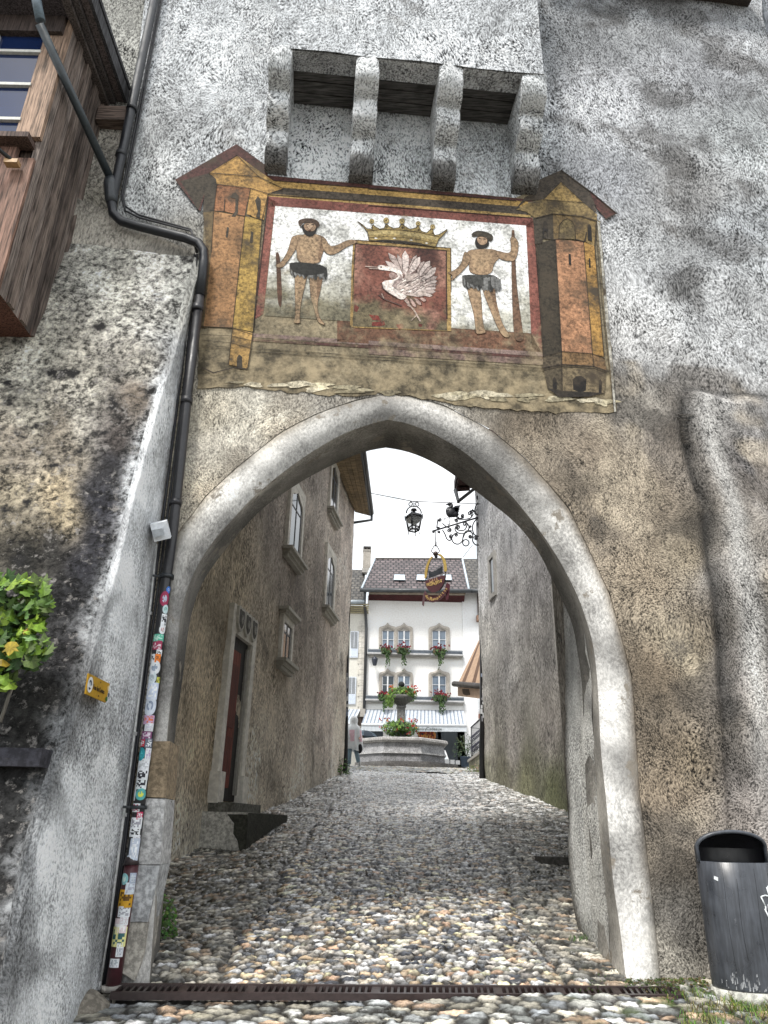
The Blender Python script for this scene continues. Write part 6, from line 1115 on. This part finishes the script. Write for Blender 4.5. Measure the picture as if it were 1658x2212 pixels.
for x,y,r in ((905,1262,26),(960,1272,34),(1000,1275,28)):
    c=H.px(*Z5((x,y))[0],.35)
    for k in range(14):
        a_=2*math.pi*k/14;leafpoly(mb,c+Vector((math.cos(a_)*.18,0,math.sin(a_)*.14)),Vector((math.cos(a_)*.4,-1,math.sin(a_)*.4)),Vector((0,0,1)),.26,R.choice([(.5,.2,.05),(.6,.33,.1),(.3,.05,.03)]),'oval')
obj('flower_display',mb,M_leaf,label='orange paper flowers hanging in the shop window under the striped awning',cat='shop display')
def awning(name,label,xt0,xt1,xb0,xb1,yt,yb,yv,par=None,out=1.5,txt=None):
    t=thing(name,label,'awning',H.px(*Z5(((xb0+xb1)/2,yv))[0],out));mb=MB();n_=int((xb1-xb0)/13)
    A0,A1=[H.px(x,yt_,.02) for x,yt_ in Z5((xt0,yt),(xt1,yt+8))];B0,B1=[H.px(x,y_,out) for x,y_ in Z5((xb0,yb),(xb1,yb+12))]
    for k in range(n_):
        f0,f1=k/n_,(k+1)/n_;c=(.24,.28,.34) if k%3==0 else ((.50,.54,.60) if k%3==1 else (.58,.62,.67));q=[B0+(B1-B0)*f0,B0+(B1-B0)*f1,A0+(A1-A0)*f1,A0+(A1-A0)*f0];mb.poly(q,c)
    obj('canopy',mb,M_cloth,t);mb=MB();V0,V1=[H.px(x,y_,out+.01) for x,y_ in Z5((xb0,yv),(xb1,yv+6))];mb.poly([V0,V1,B1,B0],(.58,.62,.66));obj('valance',mb,M_cloth,t)
    mb=MB();mb.tube([B0,B1],.06,8,(.68,.70,.72));obj('front_bar',mb,M_plain,t)
    if txt:
        mb=MB();m1=(H.px(*Z5((1000,1205))[0],out)-H.px(*Z5((900,1205))[0],out)).length/100
        for s_,x in txt:
            o_=H.px(*Z5((x,1222))[0],out+.03);text_mb(mb,s_,40*m1,lambda v:o_+Vector((v.x,v.z,v.y)),(.10,.12,.12),ext=.003,align='CENTER',sx=1.1)
        obj('lettering',mb,M_plain,t)
awning('striped_awning','long blue-grey striped awning lettered on the white house shopfront',345,1318,295,1348,1015,1165,1232,txt=(('Souvenirs',860),('Cadeaux',1022)))
awning('striped_awning','short blue-grey striped awning at far left beside the person in poncho',20,285,-60,215,1008,1150,1185)
# left neighbour
ln=thing('shuttered_house','cream house with white louvred shutters at far left behind the alley','house',(H.uv(*Z5((150,1600))[0])[0],42,gz(42)))
sQ=sL-.005;zl_=H.uv(*Z4((200,1790))[0])[1];mb=MB();mb.wbox(H,sL-7,sQ,zg0,zl_+.2,-6,-.01,(.66,.64,.58));obj('wall',mb,M_house,ln)
mb=MB()
for k in range(17):
    y0=130+k*54.;
    hb(mb,(258 if k%2 else 272),(330),y0,y0+52,-.02,.03,(.60,.57,.51) if k%2 else (.64,.61,.56))
    hb(mb,(258 if k%2 else 272),(330),y0+51,y0+54,-.02,.032,(.32,.31,.28));hb(mb,300,303,y0,y0+52,-.02,.032,(.35,.34,.3))
obj('quoins',mb,M_sill,ln)
P2=roofplane(((60,1722),(318,1716)),((60,1395),(335,1400)),41.3,46.5);mb=MB();mb.hexa([p-Vector((0,0,.15)) for p in P2],P2);obj('roof',mb,M_tile2,ln)
mb=MB();mb.tube([P2[0]+Vector((0,-.1,-.05)),P2[1]+Vector((0.05,-.1,-.05))],.12,10,(.30,.34,.37));obj('gutter',mb,M_metal,ln)
mb=MB();a0_=atY(*Z4((60,1745))[0],41.4);a1_=atY(*Z4((368,1750))[0],41.4);
for k in range(5):mb.hexa([a0_+Vector((0,.12*k,-.09*k)),a1_+Vector((0,.12*k,-.09*k)),a1_+Vector((0,.12*k+.12,-.09*k)),a0_+Vector((0,.12*k+.12,-.09*k))],[q+Vector((0,0,.07)) for q in (a0_+Vector((0,.12*k,-.09*k)),a1_+Vector((0,.12*k,-.09*k)),a1_+Vector((0,.12*k+.12,-.09*k)),a0_+Vector((0,.12*k+.12,-.09*k)))],(.42,.38,.26))
obj('eave_cornice',mb,M_sill,ln)
def shutter(x0,x1,y0,y1,par,w0=None):
    mb=MB();hb(mb,x0,x1,y0,y1,.02,.06,(.66,.70,.76));o=obj('shutter',mb,M_plain,par);mb=MB();ym=y0+(y1-y0)*.62;k=y0+10
    while k<ym:hb(mb,x0+9,x1-9,k,k+6,.06,.075,(.25,.26,.27));k+=11
    hb(mb,x0+8,x1-8,ym+10,y1-10,.06,.07,(.58,.64,.74));hb(mb,(x0+x1)/2-3,(x0+x1)/2+3,y0,ym,.06,.085,(.62,.65,.7));obj('louvres',mb,M_plain,o)
for x0,x1,y0,y1 in ((182,266,235,500),(158,242,690,965)):
    mb=MB();hb(mb,x0-120,x0-2,y0-28,y1+40,-.02,.03,(.45,.45,.38));hb(mb,x0-110,x0-14,y0,y1+12,-.02,.035,(.62,.68,.76));o=obj('window_surround',mb,M_sill,ln);mb=MB();hb(mb,x0-100,x0-34,y0+10,y1,.03,.045,(.1,.1,.1));obj('glass_pane',mb,M_glassb,o);shutter(x0,x1,y0,y1,ln)
mb=MB();c=atY(*Z4((350,1430))[0],45.5);q0=atY(*Z4((308,1430))[0],45.5);q1=atY(*Z4((385,1430))[0],45.5);zt_=atY(*Z4((345,1215))[0],45.5).z;w_=q1.x-q0.x;mb.box(((q0.x+q1.x)/2,45.5,(zt_+q0.z)/2),(w_,w_*.9,zt_-q0.z),(.36,.33,.29));mb.box(((q0.x+q1.x)/2,45.5,zt_),(w_*1.1,w_,.12),(.3,.28,.25));mb.box(((q0.x+q1.x)/2,45.5,q0.z+.1),(w_*1.15,w_*1.1,.3),(.4,.38,.35));o=obj('chimney',mb,M_sill,ln)
mb=MB();zc_=atY(*Z4((345,1182))[0],45.5).z
for dx in (-.42,.0,.42):mb.box(((q0.x+q1.x)/2+dx*w_,45.5,(zt_+zc_)/2),(.09,w_*.8,zc_-zt_),(.1,.09,.08))
mb.box(((q0.x+q1.x)/2,45.5,(zt_+zc_)/2),(w_*.7,w_*.5,(zc_-zt_)*.9),(.02,.02,.02));mb.box(((q0.x+q1.x)/2,45.5,zc_),(w_*1.0,w_*.95,.09),(.09,.085,.08));obj('chimney_cap',mb,M_sill,o)
# drainpipe on the white house
mb=MB();mb.tube([H.px(*Z4((332,1610))[0],1.0),H.px(*Z4((325,1740))[0],.5),H.px(*Z5((338,60))[0],.14),H.px(*Z5((345,200))[0],.14),H.px(*Z5((322,1065))[0],.14)],.085,10,(.05,.052,.055));obj('drainpipe',mb,M_metal,label='dark downpipe between the white house and the shuttered house',cat='drainpipe')
mb=MB();hb(mb,285,335,1020,1100,.0,.5,(.36,.34,.31));hb(mb,225,330,1100,1180,.0,.35,(.08,.06,.05));obj('corbel_stone',mb,M_sill,ln)
wl=thing('wall_lamp','small black lamp on a bracket on the white house wall','wall lamp',H.px(*Z5((425,570))[0],.4));mb=MB();a_=H.px(*Z5((405,500))[0],.0);mb.tube([a_,H.px(*Z5((425,505))[0],.5)],.025,6,iron);mb.tube([H.px(*Z5((425,470))[0],.5),H.px(*Z5((425,530))[0],.5)],.02,6,iron);obj('bracket',mb,M_metal,wl);mb=MB();mb.lathe(H.px(*Z5((428,575))[0],.5),[(.1,0),(.17,.3),(.18,.36),(.05,.5),(.0,.52)],8,(.03,.035,.05));obj('shade',mb,M_metal,wl)
# right neighbour
rn=thing('side_house','plain white house wall right of the stone windows','house',(sR+1,42,gz(42)));mb=MB();zr_=H.uv(*Z4((1400,1610))[0])[1];mb.wbox(H,sR+.003,sR+9,zg0,zr_,-6,.06,(.87,.87,.87));obj('wall',mb,M_house,rn)
P3=roofplane(((1378,1602),(1620,1606)),((1315,1290),(1620,1290)),41.2,46.0);mb=MB();mb.hexa([p-Vector((0,0,.15)) for p in P3],P3);obj('roof',mb,M_tile2,rn);mb=MB();mb.tube([P3[0]+Vector((-.05,-.1,-.08)),P3[1]+Vector((0,-.1,-.08))],.12,10,(.05,.055,.06));obj('gutter',mb,M_metal,rn)
mb=MB();hb(mb,1455,1530,-160,100,.0,.16,(.06,.03,.025));hb(mb,1442,1530,90,145,.0,.4,(.28,.17,.12));obj('shutter',mb,M_wood,rn,'dark brown shutter above wooden box');mb=MB();hb(mb,1455,1530,880,1050,.0,.1,(.62,.64,.66));hb(mb,1465,1530,1068,1110,.0,.3,(.2,.08,.05));obj('window',mb,M_plain,rn)
mb=MB();aw=thing('cafe_awning','brown striped canvas awning with dark valance beyond the right corner pipe','awning',atY(*Z5((1400,860))[0],29))
a1_,a2_,a3_,a4_=atY(*Z5((1258,760))[0],30.),atY(*Z5((1700,800))[0],27.),atY(*Z5((1700,-60))[0],30.),atY(*Z5((1495,270))[0],32.)
for k in range(12):
    f0,f1=k/12,(k+1)/12;mb.poly([a1_+(a2_-a1_)*f0,a1_+(a2_-a1_)*f1,a4_+(a3_-a4_)*f1,a4_+(a3_-a4_)*f0],(.13,.08,.055) if k in(1,4,7,10) else (.40,.275,.19))
obj('canopy',mb,M_cloth,aw);mb=MB();mb.tube([a1_+Vector((-.15,0,0)),a2_],.11,8,(.03,.022,.018));obj('front_bar',mb,M_metal,aw);v0=Vector((0,0,-.02));dv=atY(*Z5((1258,760))[0],30.).z-atY(*Z5((1258,880))[0],30.).z;mb=MB();mb.poly([a1_,a2_,a2_-Vector((0,0,dv)),a1_-Vector((0,0,dv))],(.34,.24,.17));ua=(a2_-a1_).normalized();
mb.poly([a1_+ua*s_-Vector((0,.03,z_)) for s_,z_ in ((.35,dv*.4),(.9,dv*.35),(1.0,dv*.8),(.7,dv*.88),(.5,dv*.85),(.4,dv*.75))],(.07,.05,.035));obj('valance',mb,M_cloth,aw)
mb=MB();mb.tube([atY(*Z5((1295,810))[0],29.9),atY(*Z5((1520,690))[0],29.5)],.04,6,(.35,.34,.33));obj('folding_arm',mb,M_metal,aw)
# flower boxes
def blossoms(mb,c,sx_,sz_,n_,cols,s_,r,dy=.15):
    for i in range(n_):
        p=c+Vector((r.gauss(0,sx_),r.gauss(0,dy),r.gauss(0,sz_)));col=r.choice(cols)
        for k in range(3):leafpoly(mb,p+Vector((r.uniform(-.03,.03),-.02,r.uniform(-.03,.03))),Vector((r.uniform(-1,1),-1,r.uniform(-.5,1))),Vector((r.uniform(-1,1),0,1)),s_,tuple(q*r.uniform(.7,1.2) for q in col),'round')
redc=[(.16,.012,.02),(.10,.01,.015),(.24,.02,.03)]
def flowerbox(x,y,w,lab,seed,green=True):
    r=random.Random(seed);c=H.px(*Z5((x,y))[0],.42);m1=(H.px(*Z5((x+100,y))[0],.42)-c).length/100
    t=thing('flower_box',lab,'flower box',c-Vector((0,0,.3)),'window boxes of red geraniums on the white house');mb=MB();mb.box(c-Vector((0,0,.12)),(w*m1*.85,.22,.2),(.16,.09,.06));obj('box',mb,M_plain,t)
    mb=MB();blossoms(mb,c+Vector((0,-.05,.04)),w*m1*.25,.10,int(w*.5),redc,.10,r);obj('flowers',mb,M_leaf,t);mb=MB()
    for i in range(int(w*2.4)):
        xx=r.gauss(0,w*m1*.2);zz_=-abs(r.gauss(0,.42)) if abs(xx-.1)<w*m1*.2 else -r.uniform(0,.3);leafpoly(mb,c+Vector((xx,r.gauss(-.12,.1),zz_*1.0)),Vector((r.uniform(-.5,.5),-1,.3)),Vector((r.uniform(-.4,.4),0,1)),.13,r.choice([(.04,.09,.02),(.07,.13,.03),(.03,.06,.02)]),'oval')
    obj('foliage',mb,M_leaf,t)
flowerbox(545,408,110,'red geranium box under the leftmost upper window',1);flowerbox(708,406,125,'red geranium box under the middle upper window',2);flowerbox(1073,418,135,'red geranium box under the right upper window',3);flowerbox(515,870,110,'red geranium box at the lower left window behind the fountain',4);flowerbox(1085,878,150,'red geranium box under the lower right window',5)
# ============================================================ FOUNTAIN
YF2=32.6;fc=atY(*Z5((690,1300))[0],YF2);fx=fc.x;gf=gz(30.2)
fo=thing('fountain','octagonal grey stone fountain basin with central column and planted bowls','fountain',(fx,YF2,gf))
def zf(y,Y=YF2):return atY(*Z5((690,y))[0],Y).z
wl_=atY(*Z5((250,1310))[0],YF2).x;wr_=atY(*Z5((1135,1330))[0],YF2).x;Rb=(wr_-wl_)/2;
def oct(R_,z,n_=8,rot=math.pi/8,dx=0,dy=1.0):return [Vector((fx+dx+R_/math.cos(math.pi/8)*math.cos(rot+k*math.pi/4),YF2+dy*R_/math.cos(math.pi/8)*math.sin(rot+k*math.pi/4),z)) for k in range(8)]
zr1=atY(*Z5((690,1288))[0],YF2-Rb).z;zr2=atY(*Z5((690,1342))[0],YF2-Rb).z;zg1=atY(*Z5((690,1452))[0],YF2-Rb).z;zb1=atY(*Z5((690,1540))[0],YF2-Rb).z
st1=(.38,.38,.39);mb=MB();mb.grid([oct(Rb*.86,zr2),oct(Rb*.93,zb1+.0) if 0 else oct(Rb*.93,zr2),oct(Rb*.97,zg1+.06)],st1,False,None,True);mb.grid([oct(Rb*.99,zg1+.06),oct(Rb*.99,zg1),oct(Rb*.95,zg1-.01),oct(Rb*.97,zb1-.1)],(.42,.42,.42),False,lambda i,k:(.5,.5,.5) if i==0 else (.26,.26,.27),True);mb.grid([oct(Rb*.97,zg1+.06),oct(Rb*.99,zg1+.06)],(.45,.45,.45),False,None,True)
mb.poly(oct(Rb*.88,zr2-.12),(.05,.06,.06));mb.grid([oct(Rb*.86,zr2-.2),oct(Rb*.86,zr1)],(.2,.2,.2),False,None,True);obj('basin',mb,M_stone,fo)
mb=MB();hr=(zr1-zr2);mb.grid([oct(Rb*.95,zr2),oct(Rb*1.0,zr2+hr*.1),oct(Rb*1.03,zr2+hr*.4),oct(Rb*1.02,zr2+hr*.8),oct(Rb*.98,zr1),oct(Rb*.84,zr1)],(.37,.36,.35),False,None,True);obj('rim',mb,M_stone,fo)
mb=MB();dxs=.42;mb.hexa(oct(Rb*1.12,gf-.3,dx=dxs*.5),oct(Rb*1.12,zb1+.02,dx=dxs*.5),(.16,.155,.15));hs_=(zb1-gf)*.5;mb.hexa(oct(Rb*1.28,gf-.4,dx=dxs),oct(Rb*1.28,gf+hs_+.02,dx=dxs),(.12,.115,.11));obj('plinth_steps',mb,M_stone,fo)
mb=MB();mcol=(zf(1000)-zf(1100))/100;cw=58*mcol;mb.lathe((fx,YF2,0),[(cw*1.15,zr2-.2),(cw*1.15,zf(1150)),(cw*.98,zf(1135)),(cw*.92,zf(1010)),(cw*1.12,zf(1000)),(cw*1.12,zf(985)),(cw*.8,zf(978))],4,(.22,.22,.215),rot=math.pi/4+.1,sm=False);obj('column',mb,M_stone,fo)
mb=MB();mb.lathe((fx,YF2,0),[(cw*.7,zf(985)),(cw*1.0,zf(960)),(cw*1.9,zf(925)),(cw*2.1,zf(905)),(cw*2.1,zf(880)),(cw*1.9,zf(878)),(.05,zf(885))],20,(.14,.14,.13));mb.lathe((fx,YF2,0),[(cw*.5,zf(880)),(cw*.42,zf(800)),(cw*.2,zf(790))],12,(.06,.06,.06));mb.ball((fx,YF2,zf(768)),34*mcol,16,12,(.025,.03,.03));obj('upper_bowl',mb,M_stone,fo)
def planting(lab,y0,y1,x0,x1,seed,trail=True):
    r=random.Random(seed);cz=(zf(y0)+zf(y1))/2;hz2=abs(zf(y0)-zf(y1))/2;hx=(x1-x0)/2*mcol;c=Vector((fx+((x0+x1)/2-690)*mcol,YF2,cz))
    t=thing('flower_planting',lab,'flowers',(c.x,c.y,cz-hz2));mb=MB()
    for i in range(1500):
        a_=r.uniform(0,6.283);k=r.random()**.4;zz_=r.uniform(-1,1);rr_=math.sqrt(max(0,1-zz_*zz_*.8));p=c+Vector((math.cos(a_)*hx*k*rr_,math.sin(a_)*hx*.7*k*rr_,zz_*hz2))+Vector((noise.noise(Vector((a_*2,zz_*2,seed)))*.15,0,noise.noise(Vector((a_*3,seed,zz_)))*.15))
        leafpoly(mb,p,Vector((math.cos(a_),-.6,r.uniform(0,1.2))),Vector((r.uniform(-.6,.6),0,1)),r.uniform(.07,.13),r.choice([(.08,.16,.03),(.13,.24,.04),(.18,.30,.05),(.05,.10,.02)]),r.choice(['round','oval']))
    if trail:
        for i in range(260):
            q=r.random();p=c+Vector((-hx*.75+r.gauss(0,.12)*(1-.5*q)-.05,-.3+r.gauss(0,.1),-hz2*.3-q*hz2*1.7));leafpoly(mb,p,Vector((r.uniform(-.5,.5),-1,.2)),Vector((0,0,1)),.1,r.choice([(.10,.18,.03),(.14,.24,.05)]),'oval')
    obj('foliage',mb,M_leaf,t);mb=MB()
    for i in range(17 if trail else 26):
        a_=r.uniform(0,6.283);p=c+Vector((math.cos(a_)*hx*r.uniform(.7,1.12),-abs(math.sin(a_))*hx*.6,r.uniform(-.8,1.25)*hz2));
        if i%3==0:p.z=c.z+hz2*r.uniform(.8,1.3)
        blossoms(mb,p,.03,.03,2,[(.55,.08,.04),(.6,.25,.06),(.6,.25,.25),(.45,.04,.04)],.07,r,.02)
    obj('blossoms',mb,M_leaf,t)
planting('green trailing plant with pink blossoms in the upper bowl of the fountain',800,935,545,862,1);planting('mound of geraniums with red and orange blossoms around the fountain column base',1140,1280,495,875,2,False)
# ============================================================ PEOPLE
def person(name,lab,base,J,Ed,rad,parts_fn):
    t=thing(name,lab,'person',base);me=bpy.data.meshes.new('body');me.from_pydata([tuple(Vector(j)) for j in J],Ed,[]);o=bpy.data.objects.new('body',me);C.objects.link(o);o.parent=t
    md=o.modifiers.new('s','SKIN')
    for i,v in enumerate(me.skin_vertices[0].data):v.radius=(rad[i],rad[i]*.9);v.use_root=(i==0)
    o.modifiers.new('u','SUBSURF').levels=1;me.materials.append(M_skin);parts_fn(t);return t
M_skin=bpy.data.materials.new('skin');M_skin.use_nodes=True;M_skin.node_tree.nodes['Principled BSDF'].inputs['Base Color'].default_value=(.45,.28,.2,1)
pg=ong(*Z5((205,1592))[0]);hP=1.68;PB=Vector((pg.x,pg.y,gz(pg.y)))
J=[(0,0,.92),(0,0,1.15),(0,.02,1.38),(0,.0,1.47),(0,-.02,1.6),(-.1,0,.88),(-.12,-.1,.5),(-.12,-.02,.08),(-.13,-.16,.03),(.1,0,.88),(.13,-.02,.5),(.2,.28,.22),(.24,.26,.1),(-.19,.0,1.36),(-.26,-.05,1.1),(-.2,-.22,.95),(.19,0,1.36),(.26,-.02,1.1),(.22,-.2,.95)]
J+= [(-.2+a_*.02,-.30-b_,.93-c_) for a_,b_,c_ in ((-1,0,0),(0,.03,.01),(1,.02,.02))]+[(.22+a_*.02,-.28-b_,.93-c_) for a_,b_,c_ in ((-1,0,0),(0,.03,.01),(1,.02,.02))]
Ed=[(0,1),(1,2),(2,3),(3,4),(0,5),(5,6),(6,7),(7,8),(0,9),(9,10),(10,11),(11,12),(2,13),(13,14),(14,15),(2,16),(16,17),(17,18)]+[(15,k) for k in (19,20,21)]+[(18,k) for k in (22,23,24)]
rad=[.13,.12,.13,.055,.1,.09,.06,.045,.04,.09,.06,.045,.04,.055,.045,.032,.055,.045,.032]+[.01]*6
def poncho(t):
    mb=MB();rows=[];seg=40
    prof=[(.005,1.76),(.07,1.75),(.125,1.68),(.14,1.6),(.125,1.5),(.13,1.45),(.22,1.38),(.28,1.25),(.31,1.05),(.33,.85),(.36,.62),(.35,.56)]
    for r_1,z in prof:
        rows.append([PB+Vector(((r_1*(1+.10*math.sin(a_*5+z*4)+.06*math.sin(a_*11+z*9)))*math.cos(a_)*1.0,(r_1*(.75+.08*math.sin(a_*7+z*6)))*math.sin(a_),z+(.04*math.sin(a_*3+1) if z<.7 else 0))) for a_ in [2*math.pi*k/seg for k in range(seg)]])
    mb.grid(rows,None,True,lambda i,k:(.78,.52,.58) if i in(7,8) and (k%9<4 and i==7 or k%7<3) else ((.82,.85,.87) if (i*7+k*3)%5 else (.86,.87,.88)),True);obj('rain_poncho',mb,M_rain,t)
    mb=MB();mb.tube([PB+Vector(q) for q in ((-.1,0,.86),(-.12,-.1,.5),(-.12,-.02,.1))],[.1,.085,.07],10,(.30,.42,.50));mb.tube([PB+Vector(q) for q in ((.1,0,.86),(.13,-.02,.5),(.2,.28,.22))],[.1,.085,.075],10,(.32,.44,.52));obj('trousers',mb,M_cloth,t)
    mb=MB();mb.ball(PB+Vector((-.13,-.1,.05)),.07,10,6,(.3,.33,.36),(.8,1.8,.7));mb.ball(PB+Vector((.24,.26,.14)),.07,10,6,(.72,.72,.7),(.8,1.0,1.5));obj('shoe',mb,M_cloth,t)
    mb=MB();mb.ball(PB+Vector((.25,-.12,.62)),.13,10,8,(.02,.02,.025),(.7,.8,1.3));obj('bag',mb,M_cloth,t)
person('person','person in hooded translucent rain poncho and pale blue trousers walking by the fountain',PB,J,Ed,rad,poncho)
PB2=Vector((atY(*Z5((300,1280))[0],36.).x,36.,gz(36)));J2=[(x,y,z) for x,y,z in J];J2[11]=(.14,.02,.3);J2[12]=(.14,-.04,.05);J2[17]=(.3,-.1,1.15);J2[18]=(.15,-.25,1.3)
for k in (22,23,24):J2[k]=(.13+.01*(k-22),-.28,1.33)
def clothes2(t):
    mb=MB();mb.lathe(PB2,[(.1,1.47),(.2,1.4),(.23,1.2),(.22,.95),(.24,.8)],20,(.30,.27,.22),sq=.7);obj('jacket',mb,M_cloth,t);mb=MB()
    for s_ in (-1,1):mb.tube([PB2+Vector((s_*.1,0,.85)),PB2+Vector((s_*.12,0,.1))],[.1,.07],10,(.05,.06,.09))
    obj('trousers',mb,M_cloth,t);mb=MB();mb.ball(PB2+Vector((0,.02,1.64)),.115,12,8,(.06,.04,.03));obj('hair',mb,M_cloth,t)
person('person','person in beige jacket half hidden under a dark umbrella behind the fountain',PB2,J2,Ed,rad,clothes2)
mb=MB();ub=thing('umbrella','dark slate umbrella held open behind the left of the fountain basin','umbrella',PB2+Vector((.1,-.2,1.2)));c=PB2+Vector((.1,-.15,0));zt_=atY(*Z5((300,1222))[0],35.8).z-PB2.z
mb.lathe(c,[(.01,zt_),(.25,zt_-.03),(.5,zt_-.14),(.64,zt_-.30)],8,(.045,.065,.085),sm=False,cf=lambda i,k:(.06,.085,.11) if k%2 else (.03,.04,.055));obj('canopy',mb,M_cloth,ub);mb=MB();mb.tube([c+Vector((0,0,zt_+.06)),c+Vector((0,-.05,1.2))],.012,6,iron);obj('shaft',mb,M_metal,ub)
# ============================================================ RAILING, RAMP WALL, PLANTER, SHOP THINGS
rw_=thing('ramp_wall','low mossy stone ramp wall beside the right corner pipe','wall',atY(*Z5((1400,1600))[0],30))
b0,b1=ong(*Z5((1375,1600))[0]),atY(*Z5((1520,1650))[0],25.2);b0=Vector((atY(*Z5((1370,1590))[0],30).x,30,gz(30)));b1=Vector((atY(*Z5((1525,1640))[0],25.3).x,25.3,gz(25.3)))
t0_=atY(*Z5((1372,1545))[0],30).z;t1_=atY(*Z5((1525,1440))[0],25.3).z;mb=MB();n_=Vector((.25,.05,0));mb.hexa([b0-Vector((0,0,.2)),b1-Vector((0,0,.2)),b1+n_-Vector((0,0,.2)),b0+n_-Vector((0,0,.2))],[Vector((b0.x,b0.y,t0_)),Vector((b1.x,b1.y,t1_)),Vector((b1.x,b1.y,t1_))+n_,Vector((b0.x,b0.y,t0_))+n_],(.22,.21,.15));obj('wall',mb,M_alley,rw_)
mb=MB();c0_,c1_=Vector((b0.x-.05,b0.y,t0_)),Vector((b1.x-.05,b1.y,t1_));mb.hexa([c0_,c1_,c1_+n_*1.3,c0_+n_*1.3],[q+Vector((0,0,.09)) for q in (c0_,c1_,c1_+n_*1.3,c0_+n_*1.3)],(.34,.32,.29));obj('coping',mb,M_stone,rw_)
rl=thing('stair_railing','dark wrought iron stair railing against the white wall at right','railing',Vector((b0.x,29.5,t0_)))
mb=MB();top0,top1=atY(*Z5((1393,1195))[0],29.5),atY(*Z5((1530,1070))[0],25.8);low0,low1=atY(*Z5((1400,1520))[0],29.5),atY(*Z5((1530,1425))[0],25.8);mb.tube([top0,top1],.03,6,(.02,.02,.03));mb.tube([low0,low1],.02,6,(.02,.02,.03));mb.tube([top0,low0],.02,6,(.02,.02,.03));mb.tube([atY(*Z5((1395,1200))[0],29.5),atY(*Z5((1480,1205))[0],27.5)],.012,5,(.02,.02,.03));obj('rails',mb,M_metal,rl);mb=MB()
for k in range(1,15):
    f=k/15;a_=low0+(low1-low0)*f;b_=top0+(top1-top0)*f;mb.tube([a_,b_],.011,5,(.02,.02,.03))
    for q in (.3,.62):
        c=a_+(b_-a_)*q;mb.tube([c+Vector((.08*math.cos(w),0,.10*math.sin(w))) for w in [k2*.6 for k2 in range(11)]],.009,4,(.03,.03,.06))
obj('balusters',mb,M_metal,rl)
pp=atY(*Z5((1345,1560))[0],31.);pp.z=gz(31)+.1
zt_=atY(*Z5((1345,1495))[0],31.).z-pp.z;po_=thing('planter','blue-grey pot with a leggy green shrub beside the shop door','plant pot',pp);mb=MB();mb.lathe(pp,[(.12,0),(.2,.02),(.24,zt_),(.26,zt_+.02),(.2,zt_)],16,(.07,.10,.15));obj('pot',mb,M_plain,po_)
bush('shrub','leggy green shrub growing in the blue-grey pot','shrub',pp+Vector((0,0,zt_)),(.55,.4),.95,300,.085,[(.05,.09,.04),(.08,.12,.06),(.04,.07,.04)],'oval',12,12)
eb=thing('display_easel','glass and white framed display board leaning in the shop doorway','display board',H.px(*Z5((1130,1590))[0],1.2));mb=MB();q=[H.px(x,y,d_) for (x,y),d_ in zip(Z5((1112,1430),(1130,1425),(1185,1570),(1140,1575)),(1.,1.,1.3,1.3))];mb.prism(q,(0,.05,0),(.45,.5,.53));obj('panel',mb,M_rain,eb);mb=MB();mb.tube([q[0],q[3]],.03,5,(.7,.7,.72));mb.tube([q[1],q[2]],.03,5,(.7,.7,.72));obj('frame',mb,M_plain,eb)
mb=MB();c=H.px(*Z5((1190,1545))[0],1.3)
for k in range(3):mb.box(c+Vector((k*.28-.2,0,0)),(.22,.2,.3-.05*k),(.3,.31,.32))
obj('display_boxes',mb,M_plain,label='three grey display boxes on the shop step',cat='boxes')
# ============================================================ SKY, SUN, CAMERA
sc_=bpy.context.scene;w=bpy.data.worlds.new('World');sc_.world=w;w.use_nodes=True;nt=w.node_tree;N=nt.nodes;L=nt.links;bg=N['Background'];bg.inputs['Strength'].default_value=.1
SE,SA=D(58),D(200)
sky=N.new('ShaderNodeTexSky');sky.sky_type='NISHITA';sky.sun_disc=False;sky.sun_elevation=SE;sky.sun_rotation=SA;L.new(sky.outputs[0],bg.inputs[0])
bg2=N.new('ShaderNodeBackground');tc=N.new('ShaderNodeTexCoord');nz=N.new('ShaderNodeTexNoise');nz.inputs['Scale'].default_value=5.5;nz.inputs['Detail'].default_value=6;L.new(tc.outputs['Generated'],nz.inputs['Vector'])
cr2=N.new('ShaderNodeValToRGB');cr2.color_ramp.elements[0].position=.34;cr2.color_ramp.elements[0].color=(.45,.50,.52,1);cr2.color_ramp.elements[1].position=.55;cr2.color_ramp.elements[1].color=(1,1,1,1);L.new(nz.outputs['Fac'],cr2.inputs[0]);L.new(cr2.outputs[0],bg2.inputs[0]);bg2.inputs['Strength'].default_value=.88
mx=N.new('ShaderNodeMixShader');mx.inputs[0].default_value=.88;L.new(bg.outputs[0],mx.inputs[1]);L.new(bg2.outputs[0],mx.inputs[2]);L.new(mx.outputs[0],N['World Output'].inputs[0])
sl=bpy.data.lights.new('sun','SUN');sl.energy=1.9;sl.angle=D(12);sl.color=(1,.96,.9);so=bpy.data.objects.new('sun',sl);C.objects.link(so)
dirv=Vector((math.sin(-.55)*math.cos(SE),-math.cos(-.55)*math.cos(SE),math.sin(SE)));so.rotation_euler=dirv.to_track_quat('Z','Y').to_euler()
sky.sun_rotation=math.atan2(dirv.x,dirv.y)
cam=bpy.data.cameras.new('camera');co=bpy.data.objects.new('camera',cam);C.objects.link(co);cam.sensor_fit='VERTICAL';cam.sensor_height=36;cam.lens=36*F_/2212.;cam.clip_start=.05;cam.clip_end=2000
Mx=Matrix((( cr.x,cu.x,-cf.x,0),(cr.y,cu.y,-cf.y,0),(cr.z,cu.z,-cf.z,0),(0,0,0,1)));co.matrix_world=Mx;sc_.camera=co
sc_.view_settings.view_transform='Standard';sc_.view_settings.look='None';sc_.view_settings.exposure=1.12;sc_.view_settings.gamma=1
sc_.cycles.max_bounces=5
